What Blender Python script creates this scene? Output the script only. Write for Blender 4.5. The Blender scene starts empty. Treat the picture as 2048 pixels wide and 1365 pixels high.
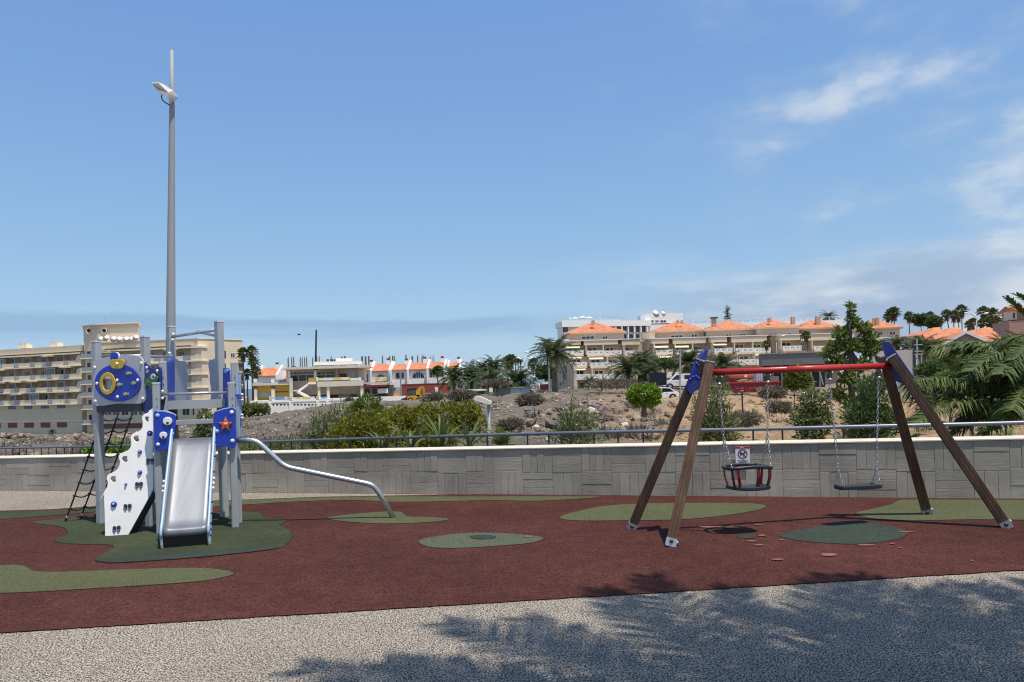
import bpy, bmesh, math, random
import numpy as np
from mathutils import Vector, Matrix

R = math.radians
scene = bpy.context.scene
COL = scene.collection

# ------------------------------------------------------------------ camera
F, H, YC, TH = 1479.0, 1.55, 760.0, R(1.7)      # focal length and horizon in photo pixels, eye height, roll
cam_d = bpy.data.cameras.new("camera")
cam_d.sensor_width = 36.0
cam_d.lens = 36.0 * F / 2048.0
cam_d.shift_y = (YC - 682.5) / 2048.0
cam_d.clip_start, cam_d.clip_end = 0.05, 20000.0
cam = bpy.data.objects.new("camera", cam_d)
cam.location = (0, 0, H)
cam.rotation_euler = (R(90), TH, 0)
COL.objects.link(cam)
scene.camera = cam

# ------------------------------------------------------------------ sun and sky
SUN_DIR = Vector((0.25, -0.23, 1.0)).normalized()       # towards the sun
sun_d = bpy.data.lights.new("sun", 'SUN')
sun_d.energy = 4.4
sun_d.angle = R(0.55)
sun_d.color = (1.0, 0.915, 0.80)
sun = bpy.data.objects.new("sun", sun_d)
sun.rotation_euler = (-SUN_DIR).to_track_quat('-Z', 'Y').to_euler()
sun.location = (20, -10, 60)
COL.objects.link(sun)

world = bpy.data.worlds.new("World")
scene.world = world
world.use_nodes = True
wn, wl = world.node_tree.nodes, world.node_tree.links
wn.clear()
sky = wn.new('ShaderNodeTexSky')
sky.sky_type = 'NISHITA'
sky.sun_disc = False
sky.sun_elevation = math.asin(SUN_DIR.z)
sky.sun_rotation = math.atan2(SUN_DIR.x, SUN_DIR.y)
sky.altitude = 30
sky.air_density = 1.0
sky.dust_density = 0.3
sky.ozone_density = 1.0


def wnode(kind, **kw):
    n = wn.new(kind)
    for k, v in kw.items():
        if k.startswith('i'):
            n.inputs[int(k[1:])].default_value = v
        else:
            setattr(n, k, v)
    return n


def wmath(op, a, b=None, c=None, clamp=False):
    n = wn.new('ShaderNodeMath')
    n.operation = op
    n.use_clamp = clamp
    for i, x in enumerate((a, b, c)):
        if x is None:
            continue
        if isinstance(x, (int, float)):
            n.inputs[i].default_value = x
        else:
            wl.new(x, n.inputs[i])
    return n.outputs[0]


def wstep(x, lo, hi):
    n = wn.new('ShaderNodeMapRange')
    n.interpolation_type = 'SMOOTHSTEP'
    n.inputs[1].default_value, n.inputs[2].default_value = lo, hi
    wl.new(x, n.inputs[0])
    return n.outputs[0]


tc = wn.new('ShaderNodeTexCoord')
sep = wn.new('ShaderNodeSeparateXYZ')
wl.new(tc.outputs['Generated'], sep.inputs[0])
elev = sep.outputs[2]                                    # sine of the elevation
azim = wmath('ARCTAN2', sep.outputs[0], sep.outputs[1])  # 0 straight ahead, + to the right
comb = wn.new('ShaderNodeCombineXYZ')
wl.new(azim, comb.inputs[0])
wl.new(wmath('MULTIPLY', elev, 2.6), comb.inputs[1])


def wnoise(scale, detail, rough, dist=0.0, off=(0, 0, 0), stretch=(1, 1, 1)):
    m = wn.new('ShaderNodeMapping')
    m.inputs['Location'].default_value = off
    m.inputs['Scale'].default_value = stretch
    wl.new(comb.outputs[0], m.inputs[0])
    n = wn.new('ShaderNodeTexNoise')
    n.inputs['Scale'].default_value = scale
    n.inputs['Detail'].default_value = detail
    n.inputs['Roughness'].default_value = rough
    n.inputs['Distortion'].default_value = dist
    wl.new(m.outputs[0], n.inputs[0])
    return n.outputs[0]


# a thin grey-blue stratus band all round near the horizon
edge = wmath('ADD', elev, wmath('MULTIPLY', wmath('SUBTRACT', wnoise(3.0, 5, 0.6, 0.2, (3, 0, 0), (1, 2.0, 1)), 0.5), 0.05))
strat = wmath('MULTIPLY', wstep(edge, 0.048, 0.072), wmath('SUBTRACT', 1.0, wstep(edge, 0.082, 0.094)))
strat = wmath('MULTIPLY', strat, wstep(wnoise(2.6, 5, 0.6, 0.5, (1.7, 4, 0), (0.6, 3.5, 1)), 0.30, 0.56))
# fair-weather cumulus, more landward (right); unseen ones behind added to whiten the fill
land = wmath('SUBTRACT', wmath('MULTIPLY', sep.outputs[0], 0.75), wmath('MULTIPLY', sep.outputs[1], 0.66))
side = wstep(land, -0.62, -0.22)
low = wmath('SUBTRACT', 1.0, wstep(elev, 0.6, 1.0))
shape = wnoise(6.5, 8, 0.55, 0.0, (4.15, 1.2, 0), (0.85, 0.72, 1))
puff = wstep(wmath('ADD', shape, wmath('MULTIPLY', side, 0.17)), 0.56, 0.90)
puff = wmath('MULTIPLY', wmath('MULTIPLY', puff, side), low)
bankn = wmath('MULTIPLY', wmath('SUBTRACT', wnoise(5.0, 8, 0.58, 0.1, (7.3, 2, 0), (0.8, 1.3, 1)), 0.5), -0.14)
bank = wmath('MULTIPLY', wmath('SUBTRACT', 1.0, wstep(wmath('ADD', elev, bankn), 0.092, 0.165)), wstep(land, -0.66, -0.30))
bank_c = wn.new('ShaderNodeMixRGB')
bank_c.inputs[1].default_value = (2.1, 2.75, 3.7, 1)
bank_c.inputs[2].default_value = (4.1, 4.35, 4.6, 1)
wl.new(wstep(wnoise(5.5, 7, 0.55, 0.0, (2.2, 9.1, 0), (0.8, 1.2, 1)), 0.42, 0.64), bank_c.inputs[0])
puff_c = wn.new('ShaderNodeMixRGB')
puff_c.inputs[1].default_value = (2.5, 3.1, 4.0, 1)
puff_c.inputs[2].default_value = (3.9, 4.25, 4.6, 1)
wl.new(wstep(puff, 0.15, 0.75), puff_c.inputs[0])


def wmix(fac, a, b):
    n = wn.new('ShaderNodeMixRGB')
    for i, x in enumerate((fac, a, b)):
        if isinstance(x, (int, float)):
            n.inputs[i].default_value = x
        elif isinstance(x, tuple):
            n.inputs[i].default_value = x
        else:
            wl.new(x, n.inputs[i])
    return n.outputs[0]


# the camera's soft shoulder for the whole sky: c -> A c / (k c + B) per channel
def wvec(op, *ins):
    n = wn.new('ShaderNodeVectorMath')
    n.operation = op
    for i, x in enumerate(ins):
        if isinstance(x, tuple):
            n.inputs[i].default_value = x
        else:
            wl.new(x, n.inputs[i])
    return n.outputs[0]


SKYK = 0.15 * 2 ** 0.25
num = wvec('MULTIPLY', sky.outputs[0], (0.735, 0.965, 1.03))
den = wvec('MULTIPLY_ADD', sky.outputs[0], (SKYK,) * 3, (0.707, 0.653, 0.329))
sky_c = wvec('DIVIDE', num, den)
c1 = wmix(wmath('MULTIPLY', strat, 0.62), sky_c, (1.5, 2.4, 3.7, 1))
c2 = wmix(wmath('MULTIPLY', bank, 0.88), c1, bank_c.outputs[0])
c3 = wmix(wmath('MULTIPLY', puff, 0.80), c2, puff_c.outputs[0])
bg = wn.new('ShaderNodeBackground')
bg.inputs[1].default_value = 0.15
wl.new(c3, bg.inputs[0])
wo = wn.new('ShaderNodeOutputWorld')
wl.new(bg.outputs[0], wo.inputs[0])

scene.view_settings.view_transform = 'Standard'
scene.view_settings.look = 'None'
scene.view_settings.exposure = 0.25
scene.view_settings.gamma = 1.0
scene.view_settings.use_curve_mapping = False
scene.cycles.filter_width = 1.15
scene.cycles.max_bounces = 6
scene.cycles.transparent_max_bounces = 8

# ------------------------------------------------------------------ measuring
CT, ST = math.cos(TH), math.sin(TH)


def ray(px, py):
    u, v = px - 1024.0, YC - py
    return (u * CT + v * ST) / F, (-u * ST + v * CT) / F


def at(px, py, Y):
    a, b = ray(px, py)
    return Vector((a * Y, Y, H + b * Y))


def gnd(px, py, z=0.0):
    a, b = ray(px, py)
    Y = (z - H) / b
    return Vector((a * Y, Y, z))


class VPlane:
    """an upright (or slightly leaning) plane through two ground points; t along it, z up it, n towards the viewer"""
    def __init__(self, P, Q, lean=0.0):
        self.P = Vector((P[0], P[1]))
        d = Vector((Q[0] - P[0], Q[1] - P[1]))
        self.L = d.length
        self.D = d.normalized()
        self.N = Vector((self.D.y, -self.D.x))
        self.D3 = Vector((self.D.x, self.D.y, 0))
        self.V3 = Vector((-self.N.x * lean, -self.N.y * lean, 1)).normalized()
        self.N3 = self.D3.cross(self.V3)
        self.O = Vector((P[0], P[1], 0))

    def tz(self, px, py, n=0.0):
        a, b = ray(px, py)
        d = Vector((a, 1, b))
        C = Vector((0, 0, H))
        O = self.O + self.N3 * n
        s = (O - C).dot(self.N3) / d.dot(self.N3)
        q = C + d * s - O
        return q.dot(self.D3), q.dot(self.V3)

    def w(self, t, z, n=0.0):
        return self.O + self.D3 * t + self.V3 * z + self.N3 * n

    def p(self, px, py, n=0.0):
        t, z = self.tz(px, py, n)
        return self.w(t, z, n)

    def frame(self, n=0.0):
        o = self.O + self.N3 * n
        return Matrix(((self.D3.x, self.V3.x, self.N3.x, o.x), (self.D3.y, self.V3.y, self.N3.y, o.y), (self.D3.z, self.V3.z, self.N3.z, o.z), (0, 0, 0, 1)))


# ------------------------------------------------------------------ materials
MATS = {}


def _n(nt, kind, **kw):
    n = nt.nodes.new(kind)
    for k, v in kw.items():
        setattr(n, k, v)
    return n


def mat(name, col, rough=0.7, metal=0.0, var=0.12, scale=8.0, bump=0.0, bscale=None, island=0.0,
        spec=None, streak=None, detail=5.0, alt=None, alt_scale=2.0, alt_lo=0.45, alt_hi=0.6, coord='Object'):
    """procedural surface: a base colour, a second patchy colour, fine mottling and fine relief"""
    if name in MATS:
        return MATS[name]
    m = bpy.data.materials.new(name)
    m.use_nodes = True
    nt = m.node_tree
    b = nt.nodes['Principled BSDF']
    b.inputs['Roughness'].default_value = rough
    b.inputs['Metallic'].default_value = metal
    if spec is not None:
        b.inputs['Specular IOR Level'].default_value = spec
    tcn = _n(nt, 'ShaderNodeTexCoord')
    mp = _n(nt, 'ShaderNodeMapping')
    if streak:
        mp.inputs['Scale'].default_value = streak
    nt.links.new(tcn.outputs[coord], mp.inputs[0])
    cur = None
    if alt is not None:
        no = _n(nt, 'ShaderNodeTexNoise')
        no.inputs['Scale'].default_value = alt_scale
        no.inputs['Detail'].default_value = 6
        no.inputs['Roughness'].default_value = 0.6
        nt.links.new(mp.outputs[0], no.inputs[0])
        mr = _n(nt, 'ShaderNodeMapRange')
        mr.inputs[1].default_value, mr.inputs[2].default_value = alt_lo, alt_hi
        nt.links.new(no.outputs[0], mr.inputs[0])
        mx = _n(nt, 'ShaderNodeMixRGB')
        mx.inputs[1].default_value = (*col, 1)
        mx.inputs[2].default_value = (*alt, 1)
        nt.links.new(mr.outputs[0], mx.inputs[0])
        cur = mx.outputs[0]
    if var > 0:
        no = _n(nt, 'ShaderNodeTexNoise')
        no.inputs['Scale'].default_value = scale
        no.inputs['Detail'].default_value = detail
        no.inputs['Roughness'].default_value = 0.65
        nt.links.new(mp.outputs[0], no.inputs[0])
        mr = _n(nt, 'ShaderNodeMapRange')
        mr.inputs[1].default_value, mr.inputs[2].default_value = 0.25, 0.75
        mr.inputs[3].default_value, mr.inputs[4].default_value = 1 - var, 1 + var
        nt.links.new(no.outputs[0], mr.inputs[0])
        mx = _n(nt, 'ShaderNodeMixRGB', blend_type='MULTIPLY')
        mx.inputs[0].default_value = 1
        if cur is None:
            mx.inputs[1].default_value = (*col, 1)
        else:
            nt.links.new(cur, mx.inputs[1])
        nt.links.new(mr.outputs[0], mx.inputs[2])
        cur = mx.outputs[0]
    if island > 0:
        gi = _n(nt, 'ShaderNodeNewGeometry')
        mr = _n(nt, 'ShaderNodeMapRange')
        mr.inputs[3].default_value, mr.inputs[4].default_value = 1 - island, 1 + island
        nt.links.new(gi.outputs['Random Per Island'], mr.inputs[0])
        mx = _n(nt, 'ShaderNodeMixRGB', blend_type='MULTIPLY')
        mx.inputs[0].default_value = 1
        if cur is None:
            mx.inputs[1].default_value = (*col, 1)
        else:
            nt.links.new(cur, mx.inputs[1])
        nt.links.new(mr.outputs[0], mx.inputs[2])
        cur = mx.outputs[0]
    if cur is None:
        b.inputs['Base Color'].default_value = (*col, 1)
    else:
        nt.links.new(cur, b.inputs['Base Color'])
    if bump > 0:
        no = _n(nt, 'ShaderNodeTexNoise')
        no.inputs['Scale'].default_value = bscale or scale * 4
        no.inputs['Detail'].default_value = 6
        no.inputs['Roughness'].default_value = 0.7
        nt.links.new(mp.outputs[0], no.inputs[0])
        bp = _n(nt, 'ShaderNodeBump')
        bp.inputs['Strength'].default_value = 1.0
        bp.inputs['Distance'].default_value = bump
        nt.links.new(no.outputs[0], bp.inputs['Height'])
        nt.links.new(bp.outputs[0], b.inputs['Normal'])
    MATS[name] = m
    return m


def leafmat(name, col, col2, transl=0.35, rough=0.5):
    if name in MATS:
        return MATS[name]
    m = bpy.data.materials.new(name)
    m.use_nodes = True
    nt = m.node_tree
    b = nt.nodes['Principled BSDF']
    gi = _n(nt, 'ShaderNodeNewGeometry')
    cr = _n(nt, 'ShaderNodeMixRGB')
    cr.inputs[1].default_value = (*col, 1)
    cr.inputs[2].default_value = (*col2, 1)
    nt.links.new(gi.outputs['Random Per Island'], cr.inputs[0])
    nt.links.new(cr.outputs[0], b.inputs['Base Color'])
    b.inputs['Roughness'].default_value = rough
    b.inputs['Specular IOR Level'].default_value = 0.35
    tr = _n(nt, 'ShaderNodeBsdfTranslucent')
    nt.links.new(cr.outputs[0], tr.inputs[0])
    ms = _n(nt, 'ShaderNodeMixShader')
    ms.inputs[0].default_value = transl
    nt.links.new(b.outputs[0], ms.inputs[1])
    nt.links.new(tr.outputs[0], ms.inputs[2])
    nt.links.new(ms.outputs[0], nt.nodes['Material Output'].inputs[0])
    MATS[name] = m
    return m


def glass(name, col=(0.02, 0.025, 0.03), rough=0.08):
    return mat(name, col, rough=rough, var=0.3, scale=0.6, spec=0.6)


# ------------------------------------------------------------------ mesh building
class MB:
    def __init__(self):
        self.v, self.f = [], []

    def box(self, x0, x1, y0, y1, z0, z1):
        if x0 > x1: x0, x1 = x1, x0
        if y0 > y1: y0, y1 = y1, y0
        if z0 > z1: z0, z1 = z1, z0
        i = len(self.v)
        self.v += [(x0, y0, z0), (x1, y0, z0), (x1, y1, z0), (x0, y1, z0), (x0, y0, z1), (x1, y0, z1), (x1, y1, z1), (x0, y1, z1)]
        self.f += [(i, i+3, i+2, i+1), (i+4, i+5, i+6, i+7), (i, i+1, i+5, i+4), (i+1, i+2, i+6, i+5), (i+2, i+3, i+7, i+6), (i+3, i, i+4, i+7)]
        return self

    def beam(self, p0, p1, w, h, up=(0, 0, 1)):
        """a square bar from p0 to p1; w across, h along 'up'"""
        p0, p1 = Vector(p0), Vector(p1)
        d = (p1 - p0).normalized()
        s = d.cross(Vector(up))
        if s.length < 1e-6:
            s = d.cross(Vector((0, 1, 0)))
        s.normalize()
        u = s.cross(d).normalized()
        s, u = s * w / 2, u * h / 2
        i = len(self.v)
        for p in (p0, p1):
            for a, b in ((-1, -1), (1, -1), (1, 1), (-1, 1)):
                self.v.append(tuple(p + s * a + u * b))
        self.f += [(i, i+1, i+2, i+3), (i+7, i+6, i+5, i+4), (i, i+4, i+5, i+1), (i+1, i+5, i+6, i+2), (i+2, i+6, i+7, i+3), (i+3, i+7, i+4, i)]
        return self

    def prism(self, pts, off):
        off = Vector(off)
        n, i = len(pts), len(self.v)
        self.v += [tuple(p) for p in pts] + [tuple(Vector(p) + off) for p in pts]
        self.f.append(tuple(range(i, i + n)))
        self.f.append(tuple(range(i + 2*n - 1, i + n - 1, -1)))
        for k in range(n):
            j = (k + 1) % n
            self.f.append((i + k, i + n + k, i + n + j, i + j))
        return self

    def tube(self, p0, p1, r0, r1=None, n=10):
        return self.path([p0, p1], [r0, r1 if r1 is not None else r0], n)

    def path(self, pts, r, n=8, closed=False):
        pts = [Vector(p) for p in pts]
        m = len(pts)
        if not isinstance(r, (list, tuple)):
            r = [r] * m
        i = len(self.v)
        prev = None
        for k in range(m):
            if closed:
                d = pts[(k+1) % m] - pts[k-1]
            else:
                d = pts[min(k+1, m-1)] - pts[max(k-1, 0)]
            d.normalize()
            if prev is None:
                a = Vector((0, 0, 1)) if abs(d.z) < 0.9 else Vector((1, 0, 0))
                s = d.cross(a).normalized()
            else:
                s = (prev - d * prev.dot(d)).normalized()
            prev = s
            t = d.cross(s)
            for q in range(n):
                an = 2 * math.pi * q / n
                self.v.append(tuple(pts[k] + (s * math.cos(an) + t * math.sin(an)) * r[k]))
        for k in range(m if closed else m - 1):
            k2 = (k + 1) % m
            for q in range(n):
                q2 = (q + 1) % n
                self.f.append((i + k*n + q, i + k*n + q2, i + k2*n + q2, i + k2*n + q))
        if not closed:
            self.f.append(tuple(range(i + n - 1, i - 1, -1)))
            self.f.append(tuple(range(i + (m-1)*n, i + m*n)))
        return self

    def ball(self, c, r, s=(1, 1, 1), seg=10, rings=6, z0=-1.0):
        """a ball, or its upper part from z0 (in radii)"""
        c = Vector(c)
        i = len(self.v)
        t0 = math.asin(max(-1, min(1, z0)))
        for k in range(rings + 1):
            t = t0 + (math.pi / 2 - t0) * k / rings
            for q in range(seg):
                a = 2 * math.pi * q / seg
                self.v.append((c.x + r*s[0]*math.cos(t)*math.cos(a), c.y + r*s[1]*math.cos(t)*math.sin(a), c.z + r*s[2]*math.sin(t)))
        for k in range(rings):
            for q in range(seg):
                q2 = (q + 1) % seg
                self.f.append((i + k*seg + q, i + k*seg + q2, i + (k+1)*seg + q2, i + (k+1)*seg + q))
        self.f.append(tuple(range(i + seg - 1, i - 1, -1)))
        return self

    def face(self, *pts):
        i = len(self.v)
        self.v += [tuple(p) for p in pts]
        self.f.append(tuple(range(i, i + len(pts))))
        return self

    def mesh(self, name, smooth=False):
        me = bpy.data.meshes.new(name)
        me.from_pydata(self.v, [], self.f)
        me.validate(clean_customdata=False)
        if smooth:
            me.polygons.foreach_set('use_smooth', [True] * len(me.polygons))
        return me

    def build(self, name, m, parent=None, smooth=False, local=False, fix=False, bevel=0.0):
        me = self.mesh(name, smooth)
        if fix or bevel:
            bm = bmesh.new()
            bm.from_mesh(me)
            bmesh.ops.recalc_face_normals(bm, faces=bm.faces)
            if bevel:
                bmesh.ops.bevel(bm, geom=[e for e in bm.edges if len(e.link_faces) == 2 and e.calc_face_angle(0) > 0.5], offset=bevel, segments=2, affect='EDGES')
            bm.to_mesh(me)
            bm.free()
        return link(name, me, m, parent, local)


def wm(o):
    """world matrix of an object of ours (no rotation but about z, at most three levels)"""
    m = Matrix.LocRotScale(o.location, o.rotation_euler, o.scale)
    if o.parent:
        m = wm(o.parent) @ o.matrix_parent_inverse @ m
    return m


def link(name, me, m, parent=None, local=False):
    o = bpy.data.objects.new(name, me)
    if m is not None and not me.materials:
        me.materials.append(m)
    COL.objects.link(o)
    if parent is not None:
        o.parent = parent
        if not local:
            o.matrix_parent_inverse = wm(parent).inverted()
    return o


def tag(o, label, cat, group=None):
    o['label'] = label
    o['category'] = cat
    if group:
        o['group'] = group
    return o


def thing(name, label, cat, loc=(0, 0, 0), rz=0.0, group=None):
    o = bpy.data.objects.new(name, None)
    o.empty_display_size = 0.2
    o.location = loc
    o.rotation_euler = (0, 0, rz)
    COL.objects.link(o)
    return tag(o, label, cat, group)


def struct(o):
    o['kind'] = 'structure'
    return o


def stuff(o):
    o['kind'] = 'stuff'
    return o


def copy_tree(o, parent=None):
    c = o.copy()
    COL.objects.link(c)
    if parent is not None:
        c.parent = parent
    for ch in list(o.children):
        copy_tree(ch, c)
    return c


def smooth_loop(pts, sub=6):
    """closed Catmull-Rom through 2-D points"""
    out, n = [], len(pts)
    for i in range(n):
        p0, p1, p2, p3 = (Vector(pts[(i + k - 1) % n]) for k in range(4))
        for k in range(sub):
            t = k / sub
            out.append(0.5 * ((2*p1) + (p2-p0)*t + (2*p0-5*p1+4*p2-p3)*t*t + (3*p1-p0-3*p2+p3)*t*t*t))
    return out


def ellipse(cx, cy, rx, ry, n=20):
    return [(cx + rx*math.cos(2*math.pi*k/n), cy + ry*math.sin(2*math.pi*k/n)) for k in range(n)]


def sheet_mesh(name, loops, thick, bevel=0.0):
    """flat outline with holes (2-D, metres) as a solid of the given thickness, centred on z = 0"""
    cu = bpy.data.curves.new(name, 'CURVE')
    cu.dimensions = '2D'
    cu.fill_mode = 'BOTH'
    cu.extrude = max(thick / 2 - bevel, 0.0001)
    cu.bevel_depth = bevel
    cu.bevel_resolution = 1
    for lp in loops:
        sp = cu.splines.new('POLY')
        sp.points.add(len(lp) - 1)
        for q, p in zip(sp.points, lp):
            q.co = (p[0], p[1], 0, 1)
        sp.use_cyclic_u = True
    ob = bpy.data.objects.new(name, cu)
    me = bpy.data.meshes.new_from_object(ob)
    bpy.data.objects.remove(ob)
    me.name = name
    return me


def panel(name, pl, loops, n, thick, m, parent, bevel=0.002, smooth=True):
    """a plate traced on a vertical plane: loops are photo outlines, n the offset towards the viewer"""
    ls = []
    for lp in loops:
        q = [pl.tz(px, py, n) for px, py in lp]
        ls.append(smooth_loop(q, 5) if smooth else q)
    me = sheet_mesh(name, ls, thick, bevel)
    me.transform(pl.frame(n))
    return link(name, me, m, parent)


def text_mesh(body, size, thick=0.001, bold=False):
    cu = bpy.data.curves.new('text', 'FONT')
    cu.body = body
    cu.size = size
    cu.align_x = 'CENTER'
    cu.align_y = 'CENTER'
    cu.extrude = thick / 2
    if bold:
        cu.offset = size * 0.02
    cu.resolution_u = 2
    ob = bpy.data.objects.new('text', cu)
    me = bpy.data.meshes.new_from_object(ob)
    bpy.data.objects.remove(ob)
    return me


rng = np.random.default_rng(7)
random.seed(7)


def np_mesh(name, verts, faces):
    """mesh from numpy arrays; faces all of the same size"""
    me = bpy.data.meshes.new(name)
    nv, nf, k = len(verts), len(faces), faces.shape[1]
    me.vertices.add(nv)
    me.vertices.foreach_set('co', np.ascontiguousarray(verts, dtype=np.float32).ravel())
    me.loops.add(nf * k)
    me.loops.foreach_set('vertex_index', np.ascontiguousarray(faces, dtype=np.int32).ravel())
    me.polygons.add(nf)
    me.polygons.foreach_set('loop_start', np.arange(0, nf * k, k, dtype=np.int32))
    me.polygons.foreach_set('loop_total', np.full(nf, k, dtype=np.int32))
    me.update(calc_edges=True)
    me.validate()
    return me


def unit(a):
    return a / np.maximum(np.linalg.norm(a, axis=1, keepdims=True), 1e-9)


def leaf_mesh(name, pos, dirs, length, width, fold=0.15):
    """leaves as folded diamonds: pos (N,3), dirs (N,3) the way they point"""
    N = len(pos)
    d = unit(dirs)
    r = unit(rng.normal(size=(N, 3)))
    s = unit(np.cross(d, r))
    nrm = np.cross(s, d)
    L = (length * rng.uniform(0.7, 1.3, (N, 1)))
    W = (width * rng.uniform(0.7, 1.3, (N, 1))) / 2
    a = pos
    b = pos + d * L * 0.45 + s * W - nrm * fold * W
    c = pos + d * L
    e = pos + d * L * 0.45 - s * W - nrm * fold * W
    v = np.stack([a, b, c, e], 1).reshape(-1, 3)
    i = np.arange(N)[:, None] * 4
    f = np.concatenate([i + np.array([[0, 1, 2]]), i + np.array([[0, 2, 3]])], 1).reshape(-1, 3)
    return np_mesh(name, v, f)
# ================================================================== ground: paving, rubber floor, wall, rail, sign
def ground_mat(name, c1, c2, scale, lo, hi, rough=0.9, bump=0.002, var=0.15, vscale=0.5, tint=None, spots=None):
    """two-colour granulate (chips in a binder) with broad soft dirt"""
    m = bpy.data.materials.new(name)
    m.use_nodes = True
    nt = m.node_tree
    b = nt.nodes['Principled BSDF']
    b.inputs['Roughness'].default_value = rough
    b.inputs['Specular IOR Level'].default_value = 0.08
    g = _n(nt, 'ShaderNodeNewGeometry')

    def noise(s, d, r=0.6, dist=0.0):
        n = _n(nt, 'ShaderNodeTexNoise')
        n.inputs['Scale'].default_value = s
        n.inputs['Detail'].default_value = d
        n.inputs['Roughness'].default_value = r
        n.inputs['Distortion'].default_value = dist
        nt.links.new(g.outputs['Position'], n.inputs[0])
        return n.outputs[0]

    def rng_(x, a, b_, c=0.0, d=1.0):
        n = _n(nt, 'ShaderNodeMapRange')
        for i, q in enumerate((a, b_, c, d)):
            n.inputs[i + 1].default_value = q
        nt.links.new(x, n.inputs[0])
        return n.outputs[0]

    def mixn(f, a, b_, mode='MIX'):
        n = _n(nt, 'ShaderNodeMixRGB', blend_type=mode)
        for i, q in enumerate((f, a, b_)):
            if isinstance(q, tuple):
                n.inputs[i].default_value = (*q, 1)
            elif isinstance(q, (int, float)):
                n.inputs[i].default_value = q
            else:
                nt.links.new(q, n.inputs[i])
        return n.outputs[0]
    chip = noise(scale, 2.0, 0.55, 0.6)
    col = mixn(rng_(chip, lo, hi), c1, c2)
    col = mixn(1.0, col, rng_(noise(vscale, 5), 0.25, 0.75, 1 - var, 1 + var), 'MULTIPLY')
    col = mixn(1.0, col, rng_(noise(vscale * 9, 6, 0.7), 0.25, 0.75, 1 - var * 0.85, 1 + var * 0.85), 'MULTIPLY')
    if tint is not None:
        col = mixn(rng_(noise(0.9, 4), 0.52, 0.72, 0, 0.55), col, mixn(1.0, col, tint, 'MULTIPLY'))
    if spots is not None:
        col = mixn(rng_(noise(2.3, 7, 0.75), 0.68, 0.76, 0, 0.45), col, spots)
    nt.links.new(col, b.inputs['Base Color'])
    bp = _n(nt, 'ShaderNodeBump')
    bp.inputs['Strength'].default_value = 0.8
    bp.inputs['Distance'].default_value = bump
    nt.links.new(chip, bp.inputs['Height'])
    nt.links.new(bp.outputs[0], b.inputs['Normal'])
    return m


M_PAVE = ground_mat('chip_paving', (0.046, 0.038, 0.034), (0.45, 0.40, 0.33), 105, 0.46, 0.56, bump=0.004, var=0.13, vscale=0.55, tint=(0.90, 0.86, 0.95))
M_RED = ground_mat('red_rubber', (0.038, 0.015, 0.012), (0.092, 0.034, 0.027), 70, 0.38, 0.62, bump=0.003, var=0.30, vscale=0.5, spots=(0.12, 0.062, 0.048))
M_GRN = ground_mat('green_rubber', (0.044, 0.050, 0.024), (0.118, 0.124, 0.064), 120, 0.35, 0.68, bump=0.002, var=0.12, vscale=1.0)
M_GRN2 = ground_mat('grey_green_rubber', (0.037, 0.050, 0.037), (0.128, 0.134, 0.094), 110, 0.38, 0.66, bump=0.002, var=0.12, vscale=1.0)
M_DGRN = ground_mat('dark_green_rubber', (0.027, 0.035, 0.019), (0.059, 0.069, 0.037), 120, 0.35, 0.68, bump=0.002, var=0.25, vscale=1.1)
M_BGRN = ground_mat('blue_green_rubber', (0.021, 0.030, 0.024), (0.054, 0.066, 0.053), 120, 0.35, 0.68, bump=0.002, var=0.22, vscale=1.1)
M_SALM = ground_mat('salmon_repair', (0.174, 0.070, 0.057), (0.242, 0.101, 0.084), 100, 0.35, 0.65, bump=0.001, var=0.1)

M_JOINT = ground_mat('joint_rubber', (0.026, 0.014, 0.011), (0.052, 0.030, 0.022), 120, 0.35, 0.65)

WP = VPlane((-8.42, 12.02), (5.87, 8.50))         # the front face of the concrete wall
WT0, WT1 = -6.0, WP.L + 7.0


def wall_top(t):
    return 0.515 + (0.69 - 0.515) * t / WP.L


def flat(name, pts, z, m, parent=None):
    mb = MB()
    mb.face(*[(p[0], p[1], z) for p in pts])
    o = mb.build(name, m, parent)
    return o


# the whole square up to the wall, as one sheet
a, b_ = WP.w(WT0, 0, -0.1), WP.w(WT1, 0, -0.1)
paving = struct(flat('paving', [(-60, -40), (60, -40), (60, b_.y), (b_.x, b_.y), (a.x, a.y), (-60, a.y)], 0.0, M_PAVE))

# red rubber safety floor: front edge straight, back edge against the wall on the right, curving in on the left
fr0, fr1 = gnd(-600, 1268 + 600*0.0615), gnd(2600, 1142 - 552*0.0615)
back = [gnd(x, y) for x, y in ((-350, 1040), (0, 1023), (100, 1020), (200, 1013), (330, 1006), (480, 1001), (640, 995))]
backw = [WP.w(t, 0, 0.004) for t in (8.1, WP.L + 5)]
front = []
for k in range(241):
    q = fr0.lerp(fr1, k / 240)
    front.append(q + Vector((0, random.uniform(-0.007, 0.007), 0)))
red = front + [backw[1], backw[0]] + back[::-1]
struct(flat('rubber_floor', red, 0.008, M_RED))


def patch(name, pts, z, m, sub=6, world=False):
    q = pts if world else [gnd(x, y, z).xy for x, y in pts]
    lp = smooth_loop(q, sub)
    o = struct(flat(name, lp, z, m))
    if name != 'repair_patch':                  # the poured joint round every patch
        n, out = len(lp), []
        area = sum(lp[i].x * lp[(i + 1) % n].y - lp[(i + 1) % n].x * lp[i].y for i in range(n))
        for i in range(n):
            d = lp[(i + 1) % n] - lp[i - 1]
            nn_ = Vector((d.y, -d.x)).normalized() * (0.011 if area > 0 else -0.011)
            out.append(lp[i] + nn_ * random.uniform(0.6, 1.4))
        flat('joint_line', out, z - 0.002, M_JOINT, o)
    return o


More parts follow.
